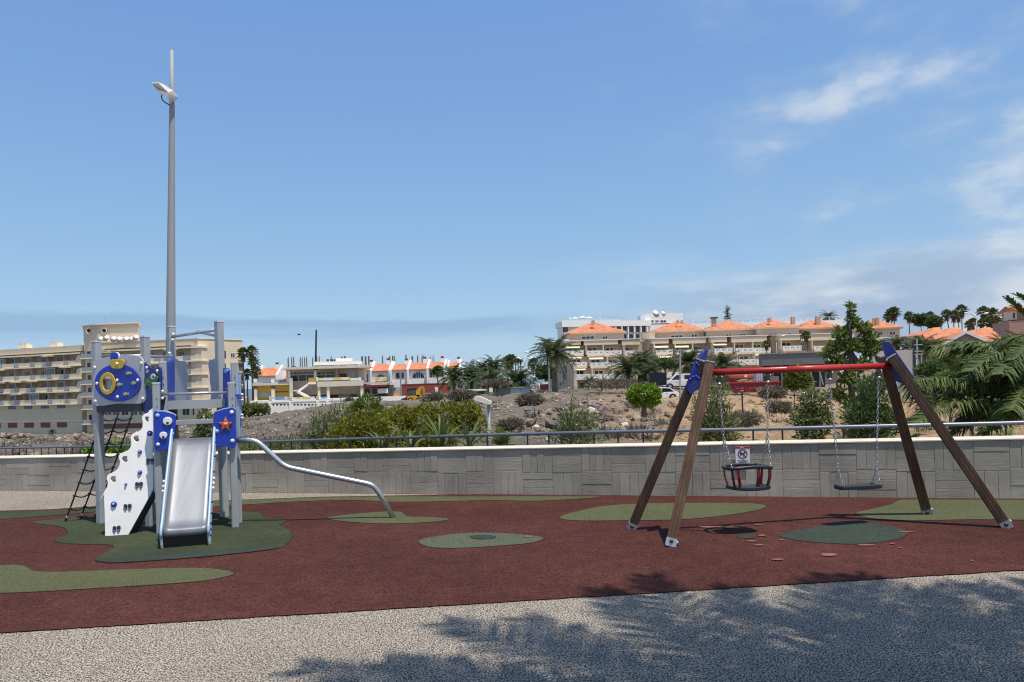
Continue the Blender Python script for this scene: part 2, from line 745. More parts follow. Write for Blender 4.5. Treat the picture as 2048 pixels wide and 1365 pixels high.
patch('green_patch', [(-300, 1128), (-60, 1131), (30, 1130), (55, 1135), (68, 1142), (120, 1144), (250, 1139), (370, 1136), (430, 1138), (468, 1146),
                      (440, 1156), (370, 1165), (200, 1176), (60, 1184), (-60, 1188), (-300, 1196)], 0.012, M_GRN)
patch('dark_green_patch', [(65, 1045), (130, 1037), (210, 1030), (330, 1027), (440, 1024), (515, 1025), (532, 1037), (575, 1039), (560, 1050), (578, 1060), (583, 1075),
                           (570, 1090), (545, 1098), (420, 1112), (300, 1122), (220, 1126), (190, 1119), (215, 1104), (229, 1095), (215, 1089), (150, 1088),
                           (108, 1082), (132, 1070), (134, 1060), (118, 1053)], 0.012, M_DGRN)
patch('blue_green_patch', [(194, 1119), (260, 1112), (340, 1104), (420, 1100), (500, 1094), (556, 1094), (530, 1100), (420, 1112), (300, 1121), (225, 1125)], 0.016, M_BGRN)
patch('green_patch', [(655, 1036), (700, 1029), (760, 1024), (800, 1024), (815, 1033), (850, 1034), (893, 1037), (890, 1041), (830, 1046), (760, 1047), (690, 1043)], 0.012, M_GRN)
patch('grey_green_patch', [(837, 1083), (860, 1075), (920, 1067), (990, 1066), (1060, 1071), (1086, 1077), (1060, 1086), (990, 1092), (920, 1096), (860, 1094)], 0.012, M_GRN2)
patch('dark_disc', ellipse(966, 1074, 24, 4.2, 10), 0.016, M_BGRN)
patch('green_patch', [(1120, 1035), (1150, 1024), (1210, 1012), (1300, 1007), (1400, 1006), (1500, 1007), (1532, 1012), (1515, 1020), (1450, 1031), (1360, 1039), (1240, 1041), (1150, 1041)], 0.012, M_GRN)
patch('green_patch', [(1712, 1027), (1745, 1018), (1785, 1008), (1800, 1000.5), (1850, 999.5), (1950, 1000), (2100, 1001), (2320, 1004), (2300, 1048), (2100, 1041), (1950, 1039), (1830, 1041), (1750, 1038)], 0.012, M_GRN)
patch('blue_green_patch', [(1560, 1071), (1590, 1062), (1640, 1052), (1680, 1043), (1730, 1044), (1790, 1054), (1815, 1066), (1790, 1079), (1720, 1088), (1640, 1085), (1580, 1078)], 0.012, M_BGRN)
patch('dark_disc', ellipse(1494, 1073, 20, 3.5, 10), 0.012, M_BGRN)
# green strip along the foot of the wall and the far left margin
patch('green_strip', [(300, 1012), (480, 1001), (640, 995.5), (760, 993.5), (900, 993.2), (1080, 993), (1200, 994), (1120, 1000), (1060, 1002), (980, 1000.5), (900, 1002.5), (800, 1004), (700, 1000.5), (600, 1003), (480, 1010), (380, 1016)], 0.012, M_GRN)
patch('green_strip', [(-350, 1042), (-150, 1032), (0, 1025), (110, 1021), (200, 1014.5), (330, 1007.5), (360, 1010), (210, 1022), (110, 1031), (0, 1039), (-350, 1062)], 0.012, M_DGRN)
for k, (x, y, rx, ry) in enumerate(((1658, 1109.5, 15, 3), (1556, 1119, 12, 1.7), (1732, 1090, 17, 1.5), (1524, 1071, 7, 1.6), (1503, 1082, 10, 1.4), (1518, 1090, 10, 1.3),
                                    (1564, 1080, 7, 1.0), (1785, 1087, 6, 1.0), (1812, 1064, 15, 1.2), (1433, 1054, 38, 1.7), (1516, 1049, 9, 0.8), (1057, 1073, 9, 1.6), (1800, 1095, 4, 0.8), (1944, 1121, 4, 0.8))):
    patch('repair_patch', [(px + random.uniform(-1, 1) * rx * 0.15, py) for px, py in ellipse(x, y, rx, ry, 9)], 0.0165, M_SALM, 3)


# ------------------------------------------------------------------ concrete wall with board marks
def concrete_mat(name, streak):
    m = bpy.data.materials.new(name)
    m.use_nodes = True
    nt = m.node_tree
    b = nt.nodes['Principled BSDF']
    b.inputs['Roughness'].default_value = 0.92
    b.inputs['Specular IOR Level'].default_value = 0.2
    g = _n(nt, 'ShaderNodeNewGeometry')
    oi = _n(nt, 'ShaderNodeObjectInfo')
    add = _n(nt, 'ShaderNodeVectorMath', operation='ADD')
    sc_ = _n(nt, 'ShaderNodeVectorMath', operation='SCALE')
    cb = _n(nt, 'ShaderNodeCombineXYZ')
    for i in range(3):
        nt.links.new(oi.outputs['Random'], cb.inputs[i])
    nt.links.new(cb.outputs[0], sc_.inputs[0])
    sc_.inputs['Scale'].default_value = 37.0
    nt.links.new(g.outputs['Position'], add.inputs[0])
    nt.links.new(sc_.outputs[0], add.inputs[1])
    mp = _n(nt, 'ShaderNodeMapping')
    mp.inputs['Scale'].default_value = streak
    nt.links.new(add.outputs[0], mp.inputs[0])
    grain = _n(nt, 'ShaderNodeTexNoise')
    grain.inputs['Scale'].default_value = 9
    grain.inputs['Detail'].default_value = 7
    grain.inputs['Roughness'].default_value = 0.7
    nt.links.new(mp.outputs[0], grain.inputs[0])
    stain = _n(nt, 'ShaderNodeTexNoise')
    stain.inputs['Scale'].default_value = 1.6
    stain.inputs['Detail'].default_value = 6
    nt.links.new(g.outputs['Position'], stain.inputs[0])
    c = _n(nt, 'ShaderNodeMixRGB')
    c.inputs[1].default_value = (0.33, 0.298, 0.25, 1)
    c.inputs[2].default_value = (0.43, 0.392, 0.33, 1)
    mr = _n(nt, 'ShaderNodeMapRange')
    mr.inputs[1].default_value, mr.inputs[2].default_value = 0.28, 0.72
    nt.links.new(grain.outputs[0], mr.inputs[0])
    nt.links.new(mr.outputs[0], c.inputs[0])
    v = _n(nt, 'ShaderNodeMapRange')
    v.inputs[3].default_value, v.inputs[4].default_value = 0.92, 1.07
    nt.links.new(oi.outputs['Random'], v.inputs[0])
    c2 = _n(nt, 'ShaderNodeMixRGB', blend_type='MULTIPLY')
    c2.inputs[0].default_value = 1
    nt.links.new(c.outputs[0], c2.inputs[1])
    nt.links.new(v.outputs[0], c2.inputs[2])
    s = _n(nt, 'ShaderNodeMapRange')
    s.inputs[1].default_value, s.inputs[2].default_value = 0.3, 0.7
    s.inputs[3].default_value, s.inputs[4].default_value = 0.70, 1.18
    nt.links.new(stain.outputs[0], s.inputs[0])
    c3 = _n(nt, 'ShaderNodeMixRGB', blend_type='MULTIPLY')
    c3.inputs[0].default_value = 1
    nt.links.new(c2.outputs[0], c3.inputs[1])
    nt.links.new(s.outputs[0], c3.inputs[2])
    nt.links.new(c3.outputs[0], b.inputs['Base Color'])
    bp = _n(nt, 'ShaderNodeBump')
    bp.inputs['Strength'].default_value = 1.0
    bp.inputs['Distance'].default_value = 0.0035
    nt.links.new(grain.outputs[0], bp.inputs['Height'])
    nt.links.new(bp.outputs[0], b.inputs['Normal'])
    MATS[name] = m
    return m


MC_V = concrete_mat('board_marked_concrete_upright', (9, 9, 0.8))
MC_H = concrete_mat('board_marked_concrete_level', (0.9, 0.9, 9))
MC = concrete_mat('rough_concrete', (2, 2, 2))
wall = thing('retaining_wall', 'low grey concrete wall with basket-weave board marks along the back of the playground', 'wall', WP.w(0, 0))
mb = MB()
n_seg = 12
for k in range(n_seg):
    t0, t1 = WT0 + (WT1 - WT0) * k / n_seg, WT0 + (WT1 - WT0) * (k + 1) / n_seg
    mb.prism([WP.w(t0, -0.6, 0), WP.w(t1, -0.6, 0), WP.w(t1, wall_top(t1), 0), WP.w(t0, wall_top(t0), 0)], (*(WP.N * -0.34), 0))
mb.build('wall_core', MC, wall)
mb = MB()
mb.prism([WP.w(WT0, wall_top(WT0) + 0.001, 0.022), WP.w(WT1, wall_top(WT1) + 0.001, 0.022), WP.w(WT1, wall_top(WT1) + 0.014, 0.022), WP.w(WT0, wall_top(WT0) + 0.014, 0.022)], (*(WP.N * -0.40), 0))
mb.build('coping', mat('sunlit_wall_top', (0.58, 0.53, 0.43), 0.9, var=0.16, scale=4, bump=0.003, bscale=40), wall)  # no real coping: sunlit top of the wall put in as paler colour
ub = MB().box(-0.5, 0.5, -0.5, 0.5, -0.5, 0.5)
bm = bmesh.new()
bm.from_mesh(ub.mesh('tmp'))
bmesh.ops.bevel(bm, geom=bm.edges[:], offset=0.03, segments=1, affect='EDGES')
me_v, me_h = bpy.data.meshes.new('board_mark_upright'), bpy.data.meshes.new('board_mark_level')
bm.to_mesh(me_v)
bm.to_mesh(me_h)
bm.free()
me_v.materials.append(MC_V)
me_h.materials.append(MC_H)
ang = math.atan2(WP.D.y, WP.D.x)
t, col_i = -0.9, 0
while t < WP.L + 0.9:
    pw = random.uniform(0.36, 0.44)
    top = wall_top(t + pw / 2) - 0.004
    cut = top * random.uniform(0.46, 0.54)
    for row, (z0, z1) in enumerate(((cut, top), (0.0, cut))):
        vert = (col_i + row) % 2 == 0
        nb = random.choice((3, 4, 4)) if vert else random.choice((2, 3, 3))
        cuts = sorted([0.0, 1.0] + [(i + random.uniform(-0.18, 0.18)) / nb for i in range(1, nb)])
        for i in range(nb):
            f0, f1 = cuts[i], cuts[i + 1]
            if vert:
                bt0, bt1, bz0, bz1 = t + pw * f0, t + pw * f1, z0, z1
            else:
                bt0, bt1, bz0, bz1 = t, t + pw, z0 + (z1 - z0) * f0, z0 + (z1 - z0) * f1
            d = random.uniform(0.004, 0.009)
            o = bpy.data.objects.new('board_mark', me_v if vert else me_h)
            COL.objects.link(o)
            o.parent = wall
            o.matrix_parent_inverse = wm(wall).inverted()
            o.location = WP.w((bt0 + bt1) / 2, (bz0 + bz1) / 2, d / 2 - 0.01)
            o.rotation_euler = (0, 0, ang)
            o.scale = (bt1 - bt0 - 0.004, d + 0.02, bz1 - bz0 - 0.004)
    t += pw
    col_i += 1

# ------------------------------------------------------------------ hand rail on the ramp behind the wall
M_RAIL = mat('galvanised_rail', (0.20, 0.22, 0.25), 0.45, 0.6, var=0.15, scale=5)
M_POST = mat('dark_rail_post', (0.07, 0.06, 0.055), 0.6, 0.3, var=0.2)
rp = [(-420, 902, 29.0), (-200, 900, 24.5), (0, 897, 21.0), (200, 893, 18.5), (480, 885.5, 15.6), (700, 878.5, 13.3), (980, 870.5, 11.7), (1240, 864, 10.6), (1500, 859, 9.95), (1750, 853, 9.45), (2048, 846, 9.05), (2500, 833, 8.7), (3000, 818, 8.4)]
rpts = [at(*p) for p in rp]
rail = thing('hand_rail', 'long grey tubular hand rail with thin dark posts behind the concrete wall', 'railing', (rpts[5].x, rpts[5].y, -0.5))
fine = []
for k in range(len(rpts) - 1):
    p0, p1, p2, p3 = rpts[max(k-1, 0)], rpts[k], rpts[k+1], rpts[min(k+2, len(rpts)-1)]
    for q in range(6):
        s = q / 6
        fine.append(0.5 * ((2*p1) + (p2-p0)*s + (2*p0-5*p1+4*p2-p3)*s*s + (3*p1-p0-3*p2+p3)*s**3))
fine.append(rpts[-1])
MB().path(fine, 0.026, 10).build('top_tube', M_RAIL, rail, smooth=True)
pm = MB().box(-0.011, 0.011, -0.004, 0.004, -1.0, 0).mesh('post')
pm.materials.append(M_POST)
acc, last = 0.0, fine[0]
for p in fine[1:]:
    d = (p - last).length
    while acc + d >= 0.37:
        s = (0.37 - acc) / d
        q = last.lerp(p, s)
        o = bpy.data.objects.new('post', pm)
        COL.objects.link(o)
        o.parent = rail
        o.matrix_parent_inverse = wm(rail).inverted()
        o.location = (q.x, q.y, q.z - 0.024)
        last, d, acc = q, (p - q).length, 0.0
    acc += d
    last = p

# ------------------------------------------------------------------ dog prohibition sign fixed to the wall
s0, s1 = WP.tz(1471.5, 929, 0.03), WP.tz(1499.2, 893, 0.03)
sw, sh = s1[0] - s0[0], s1[1] - s0[1]
sc_c = WP.w((s0[0] + s1[0]) / 2, (s0[1] + s1[1]) / 2, 0.035)
sign = thing('notice_sign', 'small white sign with a red header and a crossed-out dog on the concrete wall', 'sign', sc_c, ang)
M_SW = mat('sign_white', (0.78, 0.80, 0.83), 0.4, var=0.04)
M_SR = mat('sign_red', (0.42, 0.02, 0.03), 0.4, var=0.05)
M_SK = mat('sign_ink', (0.035, 0.015, 0.02), 0.5, var=0.05)
MB().box(-sw/2, sw/2, -0.003, 0.003, -sh/2, sh/2).build('plate', M_SW, sign, local=True)
MB().box(-sw/2 + 0.001, sw/2 - 0.001, -0.0055, -0.0032, sh/2 - sh*0.115, sh/2 - 0.001).build('header_band', M_SR, sign, local=True)


def on_sign(name, me, m, x, z, y=-0.005):
    me.transform(Matrix.Translation((x, y, z)) @ Matrix.Rotation(R(90), 4, 'X'))
    return link(name, me, m, sign, local=True)


rr, cz = sw * 0.335, sh * 0.08
me = sheet_mesh('ban_ring', [ellipse(0, 0, rr, rr, 28), ellipse(0, 0, rr * 0.83, rr * 0.83, 28)], 0.002)
on_sign('ban_ring', me, mat('ring_red', (0.16, 0.015, 0.025), 0.5, var=0.05), 0, cz)
me = sheet_mesh('dog_figure', [[(x * rr / 10, y * rr / 10) for x, y in ((-6, -4), (-4.6, -4), (-4, -1.6), (-2.6, -1), (1.5, -1), (2.4, -4.4), (3.8, -4.4), (3.4, -0.4), (4, 1.8), (6.6, 2.4), (6.4, 3.6), (4.6, 4.4), (4, 5.4), (3, 4.6), (2.4, 2.4), (-2.8, 1.6), (-4.4, 2.2), (-6, 4), (-6.4, 3.2), (-5, 0.8))]], 0.002)
on_sign('dog_figure', me, M_SK, 0, cz, -0.0045)
me = sheet_mesh('ban_bar', [[(-rr*0.70, rr*0.56), (-rr*0.56, rr*0.70), (rr*0.70, -rr*0.56), (rr*0.56, -rr*0.70)]], 0.002)
on_sign('ban_bar', me, MATS['ring_red'], 0, cz, -0.0065)
on_sign('header_mark', sheet_mesh('header_mark', [[(-sw*0.12, -sh*0.012), (sw*0.12, -sh*0.008), (sw*0.12, sh*0.012), (-sw*0.10, sh*0.016)]], 0.001), M_SW, -sw * 0.05, sh/2 - sh*0.058, -0.007)
on_sign('lettering', text_mesh('PROHIBIDO', sh * 0.105, bold=True), M_SK, 0, -sh * 0.30)
on_sign('lettering', text_mesh('PERROS', sh * 0.105, bold=True), M_SK, 0, -sh * 0.40)
# ================================================================== play tower with slide
M_POSTG = mat('grey_post', (0.37, 0.40, 0.425), 0.45, 0.1, var=0.07, scale=6)
M_DECK = mat('deck_grey', (0.15, 0.155, 0.165), 0.6, 0.2, var=0.15, scale=12)
M_DARK = mat('dark_steel', (0.045, 0.05, 0.058), 0.5, 0.3, var=0.15)
M_BLUE = mat('blue_plastic', (0.012, 0.050, 0.42), 0.38, var=0.06, scale=5)
M_DBLUE = mat('deep_blue_plastic', (0.006, 0.028, 0.22), 0.4, var=0.06, scale=5)
M_LBLUE = mat('pale_blue_plastic', (0.34, 0.50, 0.70), 0.4, var=0.05)
M_WPL = mat('white_plastic', (0.84, 0.84, 0.84), 0.42, var=0.05, scale=4, alt=(0.76, 0.75, 0.72), alt_scale=2.2, alt_lo=0.5, alt_hi=0.8)
M_GPL = mat('grey_plastic', (0.47, 0.48, 0.52), 0.45, var=0.05, scale=4)
M_YEL = mat('yellow_plastic', (0.62, 0.40, 0.035), 0.4, var=0.06)
M_GREEN = mat('green_plastic', (0.030, 0.17, 0.035), 0.4, var=0.1)
M_ORANGE = mat('orange_plastic', (0.72, 0.13, 0.02), 0.4, var=0.08)
M_CAP = mat('white_bolt_cap', (0.80, 0.80, 0.80), 0.35, var=0.03)
M_BLK = mat('black_plastic', (0.012, 0.012, 0.014), 0.4, var=0.1)
M_STEEL = mat('brushed_stainless', (0.20, 0.212, 0.238), 0.46, 0.45, var=0.06, scale=3, streak=(6, 0.6, 0.6), alt=(0.17, 0.182, 0.208), alt_scale=1.3)
M_TUBE = mat('steel_tube', (0.55, 0.57, 0.60), 0.30, 0.85, var=0.06, scale=5)
M_ROPE = mat('dark_rope', (0.022, 0.024, 0.030), 0.8, var=0.3, scale=60)

POST = {'p1': (-4.877, 8.70, 2.136), 'p2': (-4.177, 8.446, 2.16), 'p3': (-4.34, 9.45, 2.35), 'p7': (-3.504, 8.892, 2.346),
        'p4': (-3.844, 7.987, 1.62), 'p5': (-3.115, 8.204, 1.60), 'p6': (-3.175, 8.468, 1.83), 'p8': (-3.895, 8.26, 1.855)}
tower = thing('play_tower', 'grey-posted blue and white climbing tower with a steel slide and submarine panel', 'play tower', (-3.85, 8.45, 0))


def pxy(k):
    return (POST[k][0], POST[k][1])


for k, (x, y, h) in POST.items():
    w = 0.043 if k in ('p1', 'p2', 'p3', 'p7') else 0.037
    rz = {'p1': -0.35, 'p2': -0.35, 'p3': -0.6, 'p7': -0.6}.get(k, 0.28)
    c, s = math.cos(rz), math.sin(rz)
    pts = []
    for i, (sx, sy) in enumerate(((-1, -1), (1, -1), (1, 1), (-1, 1))):   # square tube with chamfered corners
        for e in ((0.72, 1.0), (1.0, 0.72)) if i in (0, 2) else ((1.0, 0.72), (0.72, 1.0)):
            lx, ly = sx * e[0] * w, sy * e[1] * w
            pts.append((x + lx * c - ly * s, y + lx * s + ly * c, 0.0))
    # order around the square
    pts.sort(key=lambda p: math.atan2(p[1] - y, p[0] - x))
    mb = MB().prism(pts, (0, 0, h))
    po = mb.build('post', M_POSTG, tower, fix=True)
    cp = MB().prism([((p[0] - x) * 1.06 + x, (p[1] - y) * 1.06 + y, h + 0.0005) for p in pts], (0, 0, 0.016))
    cp.build('post_cap', mat('pale_cap', (0.62, 0.64, 0.66), 0.5, var=0.05), po, fix=True)
    for dz in (0.16, 0.24):
        ex, ey = math.sin(rz), -math.cos(rz)
        c0 = Vector((x + ex * (w + 0.0005) + 0.01, y + ey * (w + 0.0005), h - dz))
        MB().tube(c0, c0 + Vector((ex, ey, 0)) * 0.003, 0.006, n=8).build('bolt_hole', M_BLK, po)


def bolts(parent, pl, pts, n, m=None, r=0.020, name='bolt_cap'):
    for px, py in pts:
        p = pl.p(px, py, n)
        d = pl.N3.copy()
        mb = MB()
        mb.path([p - d * 0.003, p + d * 0.004, p + d * 0.010, p + d * 0.013], [r, r, r * 0.72, r * 0.25], 10)
        mb.build(name, m or M_CAP, parent, smooth=True)


def pbar(name, p, q, r, m=None, parent=None):
    return MB().tube(p, q, r, n=10).build(name, m or M_TUBE, parent or tower, smooth=True)


# decks
def deck(name, pts, z, th, m):
    mb = MB().prism([(x, y, z - th) for x, y in pts], (0, 0, th))
    return mb.build(name, m, tower, fix=True)


deck('upper_deck', [(-4.88, 8.70), (-4.19, 8.42), (-3.92, 8.50), (-3.40, 8.78), (-3.52, 9.0), (-4.30, 9.50)], 1.40, 0.05, M_DECK)
mb = MB().beam((-4.02, 8.46, 1.375), (-3.38, 8.755, 1.375), 0.03, 0.10)
mb.build('deck_edge', M_POSTG, tower)
mb = MB().beam((-4.86, 8.66, 1.36), (-4.2, 8.40, 1.36), 0.03, 0.09)
mb.build('deck_edge', M_DARK, tower)
mb = MB().beam((-4.86, 8.72, 1.36), (-4.34, 9.45, 1.36), 0.03, 0.09)
mb.build('deck_edge', M_DARK, tower)
mb = MB().beam((-3.86, 8.36, 1.18), (-3.18, 8.53, 1.18), 0.12, 0.045)
mb.build('step', M_POSTG, tower)
deck('slide_deck', [(-3.85, 8.03), (-3.13, 8.24), (-3.19, 8.46), (-3.90, 8.26)], 1.0, 0.05, M_DECK)
# struts that carry the decks, dark legs seen below
for p, q in (((-3.88, 8.52, 0), (-3.93, 8.55, 1.36)), ((-3.42, 8.78, 1.0), (-3.42, 8.80, 1.34))):
    MB().beam(p, q, 0.07, 0.07, (0, 1, 0)).build('deck_support', M_DARK, tower)

# 1 submarine panel between the two left posts
pl = VPlane(pxy('p1'), pxy('p2'))
ring_in = ellipse(215.5, 767.5, 10.4, 15.6, 18)
sub = panel('porthole_panel', pl, [[(187.5, 730), (191, 722), (199, 717.5), (215, 716), (240, 713.5), (262, 712), (276, 712.5), (284, 717), (288, 727), (289.3, 760), (289.8, 803.5), (240, 807), (189.5, 810), (188, 770)], ring_in], 0.060, 0.020, M_GPL, tower)
bo = panel('blue_oval', pl, [ellipse(235.7, 766, 45.5, 37, 26), ring_in], 0.079, 0.012, M_BLUE, sub)
panel('porthole_ring', pl, [ellipse(215.5, 767.5, 15.4, 21.7, 22), ring_in], 0.093, 0.014, M_YEL, bo, 0.004)
# thin clear pane in the porthole
gm = bpy.data.materials.new('clear_pane')
gm.use_nodes = True
nt = gm.node_tree
g1 = _n(nt, 'ShaderNodeBsdfTransparent')
g1.inputs[0].default_value = (0.80, 0.84, 0.90, 1)
g2 = _n(nt, 'ShaderNodeBsdfGlossy')
g2.inputs['Roughness'].default_value = 0.1
ms = _n(nt, 'ShaderNodeMixShader')
ms.inputs[0].default_value = 0.10
nt.links.new(g1.outputs[0], ms.inputs[1])
nt.links.new(g2.outputs[0], ms.inputs[2])
nt.links.new(ms.outputs[0], nt.nodes['Material Output'].inputs[0])
panel('porthole_pane', pl, [ellipse(215.5, 767.5, 10.9, 16.1, 18)], 0.062, 0.003, gm, sub, 0)
per = panel('periscope_base', pl, [[(221.5, 722), (226, 720), (235, 719.5), (244, 719.5), (248, 723), (247.5, 731), (244, 736.5), (235, 737.5), (226, 736.5), (222, 731)]], 0.096, 0.014, M_YEL, sub, 0.003)
panel('periscope', pl, [[(222.5, 719), (222.5, 709), (225, 706.5), (231, 706), (235.5, 708.5), (236.5, 714), (236, 721), (232.5, 721), (232.5, 716), (230, 715.5), (229, 719)]], 0.072, 0.02, M_BLUE, sub, 0.002)
panel('periscope_edge', pl, [[(231, 705), (236, 706), (239, 711), (238.6, 718), (236.6, 718), (236.2, 711), (233, 707)]], 0.066, 0.016, M_CAP, sub, 0.001)
for fx, fy in ((257, 747), (238.5, 769.5), (267.5, 766.5), (251.5, 788.5)):
    panel('fish', pl, [[(fx - 5, fy), (fx - 3, fy - 2.6), (fx, fy - 3), (fx + 2.4, fy - 1), (fx + 5, fy - 2.6), (fx + 5.2, fy + 2.4), (fx + 2.4, fy + 1), (fx, fy + 3), (fx - 3, fy + 2.8)]], 0.088, 0.008, mat('fish_yellow', (0.45, 0.42, 0.24), 0.5, var=0.1), bo, 0.001)
bolts(sub, pl, ((189.5, 735.5), (283, 727), (191, 803), (285.5, 798)), 0.070)
bolts(bo, pl, ((194, 767.5), (234.5, 761), (275.5, 761), (235, 794.5)), 0.085)
bolts(per, pl, ((234, 728),), 0.103)

# 2 turtle panel
pl = VPlane((-4.16, 8.41), (-3.90, 8.235))
tp = panel('turtle_panel', pl, [[(289.5, 729), (294, 729.5), (299, 733), (305, 737), (312, 738), (322, 737), (323, 780), (322, 826), (303, 827), (290.5, 826), (290, 780)]], 0.02, 0.02, M_DBLUE, tower)
tt = panel('turtle', pl, [[(290, 759), (294, 757), (298, 756), (301, 752), (306, 750), (312, 751), (316, 755), (316, 760), (312, 764), (306, 765), (304, 770), (304, 778), (301, 779), (299, 773), (295, 772), (291, 775), (291, 768), (288.5, 764)]], 0.036, 0.010, M_GREEN, tp, 0.002)
panel('eye', pl, [ellipse(306, 753.5, 4.6, 5.6, 14)], 0.045, 0.006, M_CAP, tt, 0.001)
panel('pupil', pl, [ellipse(306.5, 754.5, 1.8, 2.3, 10)], 0.0495, 0.003, M_BLK, tt, 0)
panel('shell_spot', pl, [ellipse(296, 763.5, 2.8, 1.6, 10)], 0.043, 0.003, mat('pale_green', (0.16, 0.38, 0.16), 0.4), tt, 0)
panel('fish_eye', pl, [ellipse(294.5, 743.5, 2.6, 3.4, 12)], 0.033, 0.004, M_LBLUE, tp, 0)
bolts(tp, pl, ((293.5, 736), (314.5, 742.5), (300.5, 824)), 0.032)

# 3 dark blue inner panel beside the tall left post
pl = VPlane((-4.00, 8.62), (-4.27, 9.28))
panel('inner_panel', VPlane(at(333, 760, 8.75).xy, at(346, 760, 9.15).xy), [[(329, 729), (336, 724), (342, 719), (347, 718), (347, 803), (334, 803)]], 0, 0.02, M_BLUE, tower)

# 4 pale wavy panels at the back
pl = VPlane(at(350, 770, 9.42).xy, at(378, 770, 9.30).xy)
bp1 = panel('wavy_panel', pl, [[(346, 724), (360, 723), (371, 723.5), (374, 728), (373, 737), (374.5, 745), (376, 753), (374.5, 762), (373.5, 772), (374, 785), (375, 800), (347, 802)]], 0, 0.02, M_GPL, tower)
pl2 = VPlane(at(418, 770, 9.12).xy, at(436, 770, 8.95).xy)
bp2 = panel('wavy_panel', pl2, [[(438, 719), (428, 719.5), (420, 721), (418, 728), (419.5, 740), (421, 750), (421, 762), (423, 775), (423.5, 790), (424, 802), (438, 802)]], 0, 0.02, M_GPL, tower)
bolts(bp1, pl, ((349, 730), (351.5, 798)), 0.011, M_DARK, 0.008)
bolts(bp2, pl2, ((435, 722), (436, 797)), 0.011, M_DARK, 0.008)

# 5 blue panel to the right of the tall right post, and the edge-on side panel with its knobs
pl = VPlane((-3.46, 8.83), (-3.22, 8.52))
b5 = panel('side_panel', pl, [[(447.5, 742), (449.5, 737.5), (453.5, 736.5), (457, 739), (459, 745), (460, 790), (459, 830), (449, 830), (447.5, 790)]], 0.0, 0.02, M_BLUE, tower)
panel('dial', pl, [ellipse(451.5, 742.5, 3.6, 4.2, 12)], 0.014, 0.008, M_LBLUE, b5, 0.001)
bolts(b5, pl, ((453.5, 778),), 0.011, M_LBLUE, 0.012)
for ptop, pbot, Ya, Yb in (((473.5, 744), (477.5, 874), 8.22, 8.30), ((478.5, 750), (480.5, 873), 8.42, 8.46)):
    a0, a1 = at(ptop[0], ptop[1], Ya), at(pbot[0], pbot[1], Ya)
    b0, b1 = at(ptop[0] + 1.4, ptop[1] + 0.5, Yb), at(pbot[0] + 1.2, pbot[1], Yb)
    mb = MB().prism([a0, b0, b1, a1], (0.016, 0, 0))
    e = mb.build('edge_panel', M_BLUE, tower, fix=True)
    MB().beam(a0 + Vector((0.008, -0.006, 0)), a1 + Vector((0.008, -0.006, 0)), 0.022, 0.010, (0, 1, 0)).build('pale_edge', M_LBLUE, e)
e = tower.children[-1]
for px, py in ((484, 789.5), (484.5, 800.5), (484, 830), (484, 836)):
    MB().ball(at(px, py, 8.40), 0.017, (1, 1, 0.8), 10, 6).build('bolt_cap', M_CAP, e, smooth=True)
MB().beam(at(471, 791, 8.2), at(482, 791, 8.2), 0.02, 0.02).build('edge_clip', M_BLUE, e)
MB().beam(at(474, 796, 8.2), at(483, 796, 8.2), 0.02, 0.02).build('edge_clip', M_BLUE, e)

# 6 climbing wall, white with scalloped edge, holes, knobs and foot pegs
pl = VPlane((-4.40, 7.90), (-3.90, 8.00), 0.17)
scal = [(211.5, 1073.5), (210.5, 1030), (209, 988), (211, 982), (215.5, 974), (216.5, 965), (214.5, 957), (217, 950.5), (224, 947), (233, 942), (239, 934), (241, 924), (238.5, 916), (241, 909.5),
        (248, 905.5), (257, 901.5), (262.5, 894), (263.5, 884), (262, 876), (265.5, 869.5), (273, 866), (281, 862), (286, 855), (286.5, 845), (285, 837), (288, 830.5), (296, 827), (304, 826.5),
        (305, 870), (306.5, 940), (306.5, 976), (302, 988), (280, 1028), (257, 1070)]
holes = [[(285.5 + dx, 839 + dy) for dx, dy in ((5.2, -5), (11.5, -5.5), (13.5, -3), (12, 0), (13, 4), (10, 5.5), (6, 3.5), (4.5, -1))],
         *[[(cx + dx, cy + dy) for dx, dy in ((-7, 0), (-5, -5), (0, -6.6), (4.6, -5.6), (4, -1.5), (5.4, 3), (3, 6), (-3, 5.6))] for cx, cy in ((274, 878), (251, 919), (228, 959))]]
q = [pl.tz(px, py, 0) for px, py in scal]
lp = q[:2] + [p for p in smooth_loop(q[2:28], 3)][:75] + q[28:]
ls = [lp] + [smooth_loop([pl.tz(px, py, 0) for px, py in h], 3) for h in holes]
me = sheet_mesh('climbing_wall', ls, 0.024, 0.003)
me.transform(pl.frame(0))
cw = link('climbing_wall', me, M_WPL, tower)
for px, py, r in ((300, 867, 5.6), (280, 904, 4.0), (280, 945, 4.2), (252, 969, 2.4), (228, 1009, 5.7)):
    p = pl.p(px, py, 0.012)
    d = pl.N3.copy()
    r_ = r * 8 / F
    kn = MB().path([p, p + d * 0.012, p + d * 0.022, p + d * 0.026], [r_, r_, r_ * 0.75, r_ * 0.3], 14).build('grip_knob', M_BLUE, cw, smooth=True)
    MB().ball(p + d * 0.026, r_ * 0.32, (1, 1, 1), 8, 5).build('bolt_cap', M_CAP, kn, smooth=True)
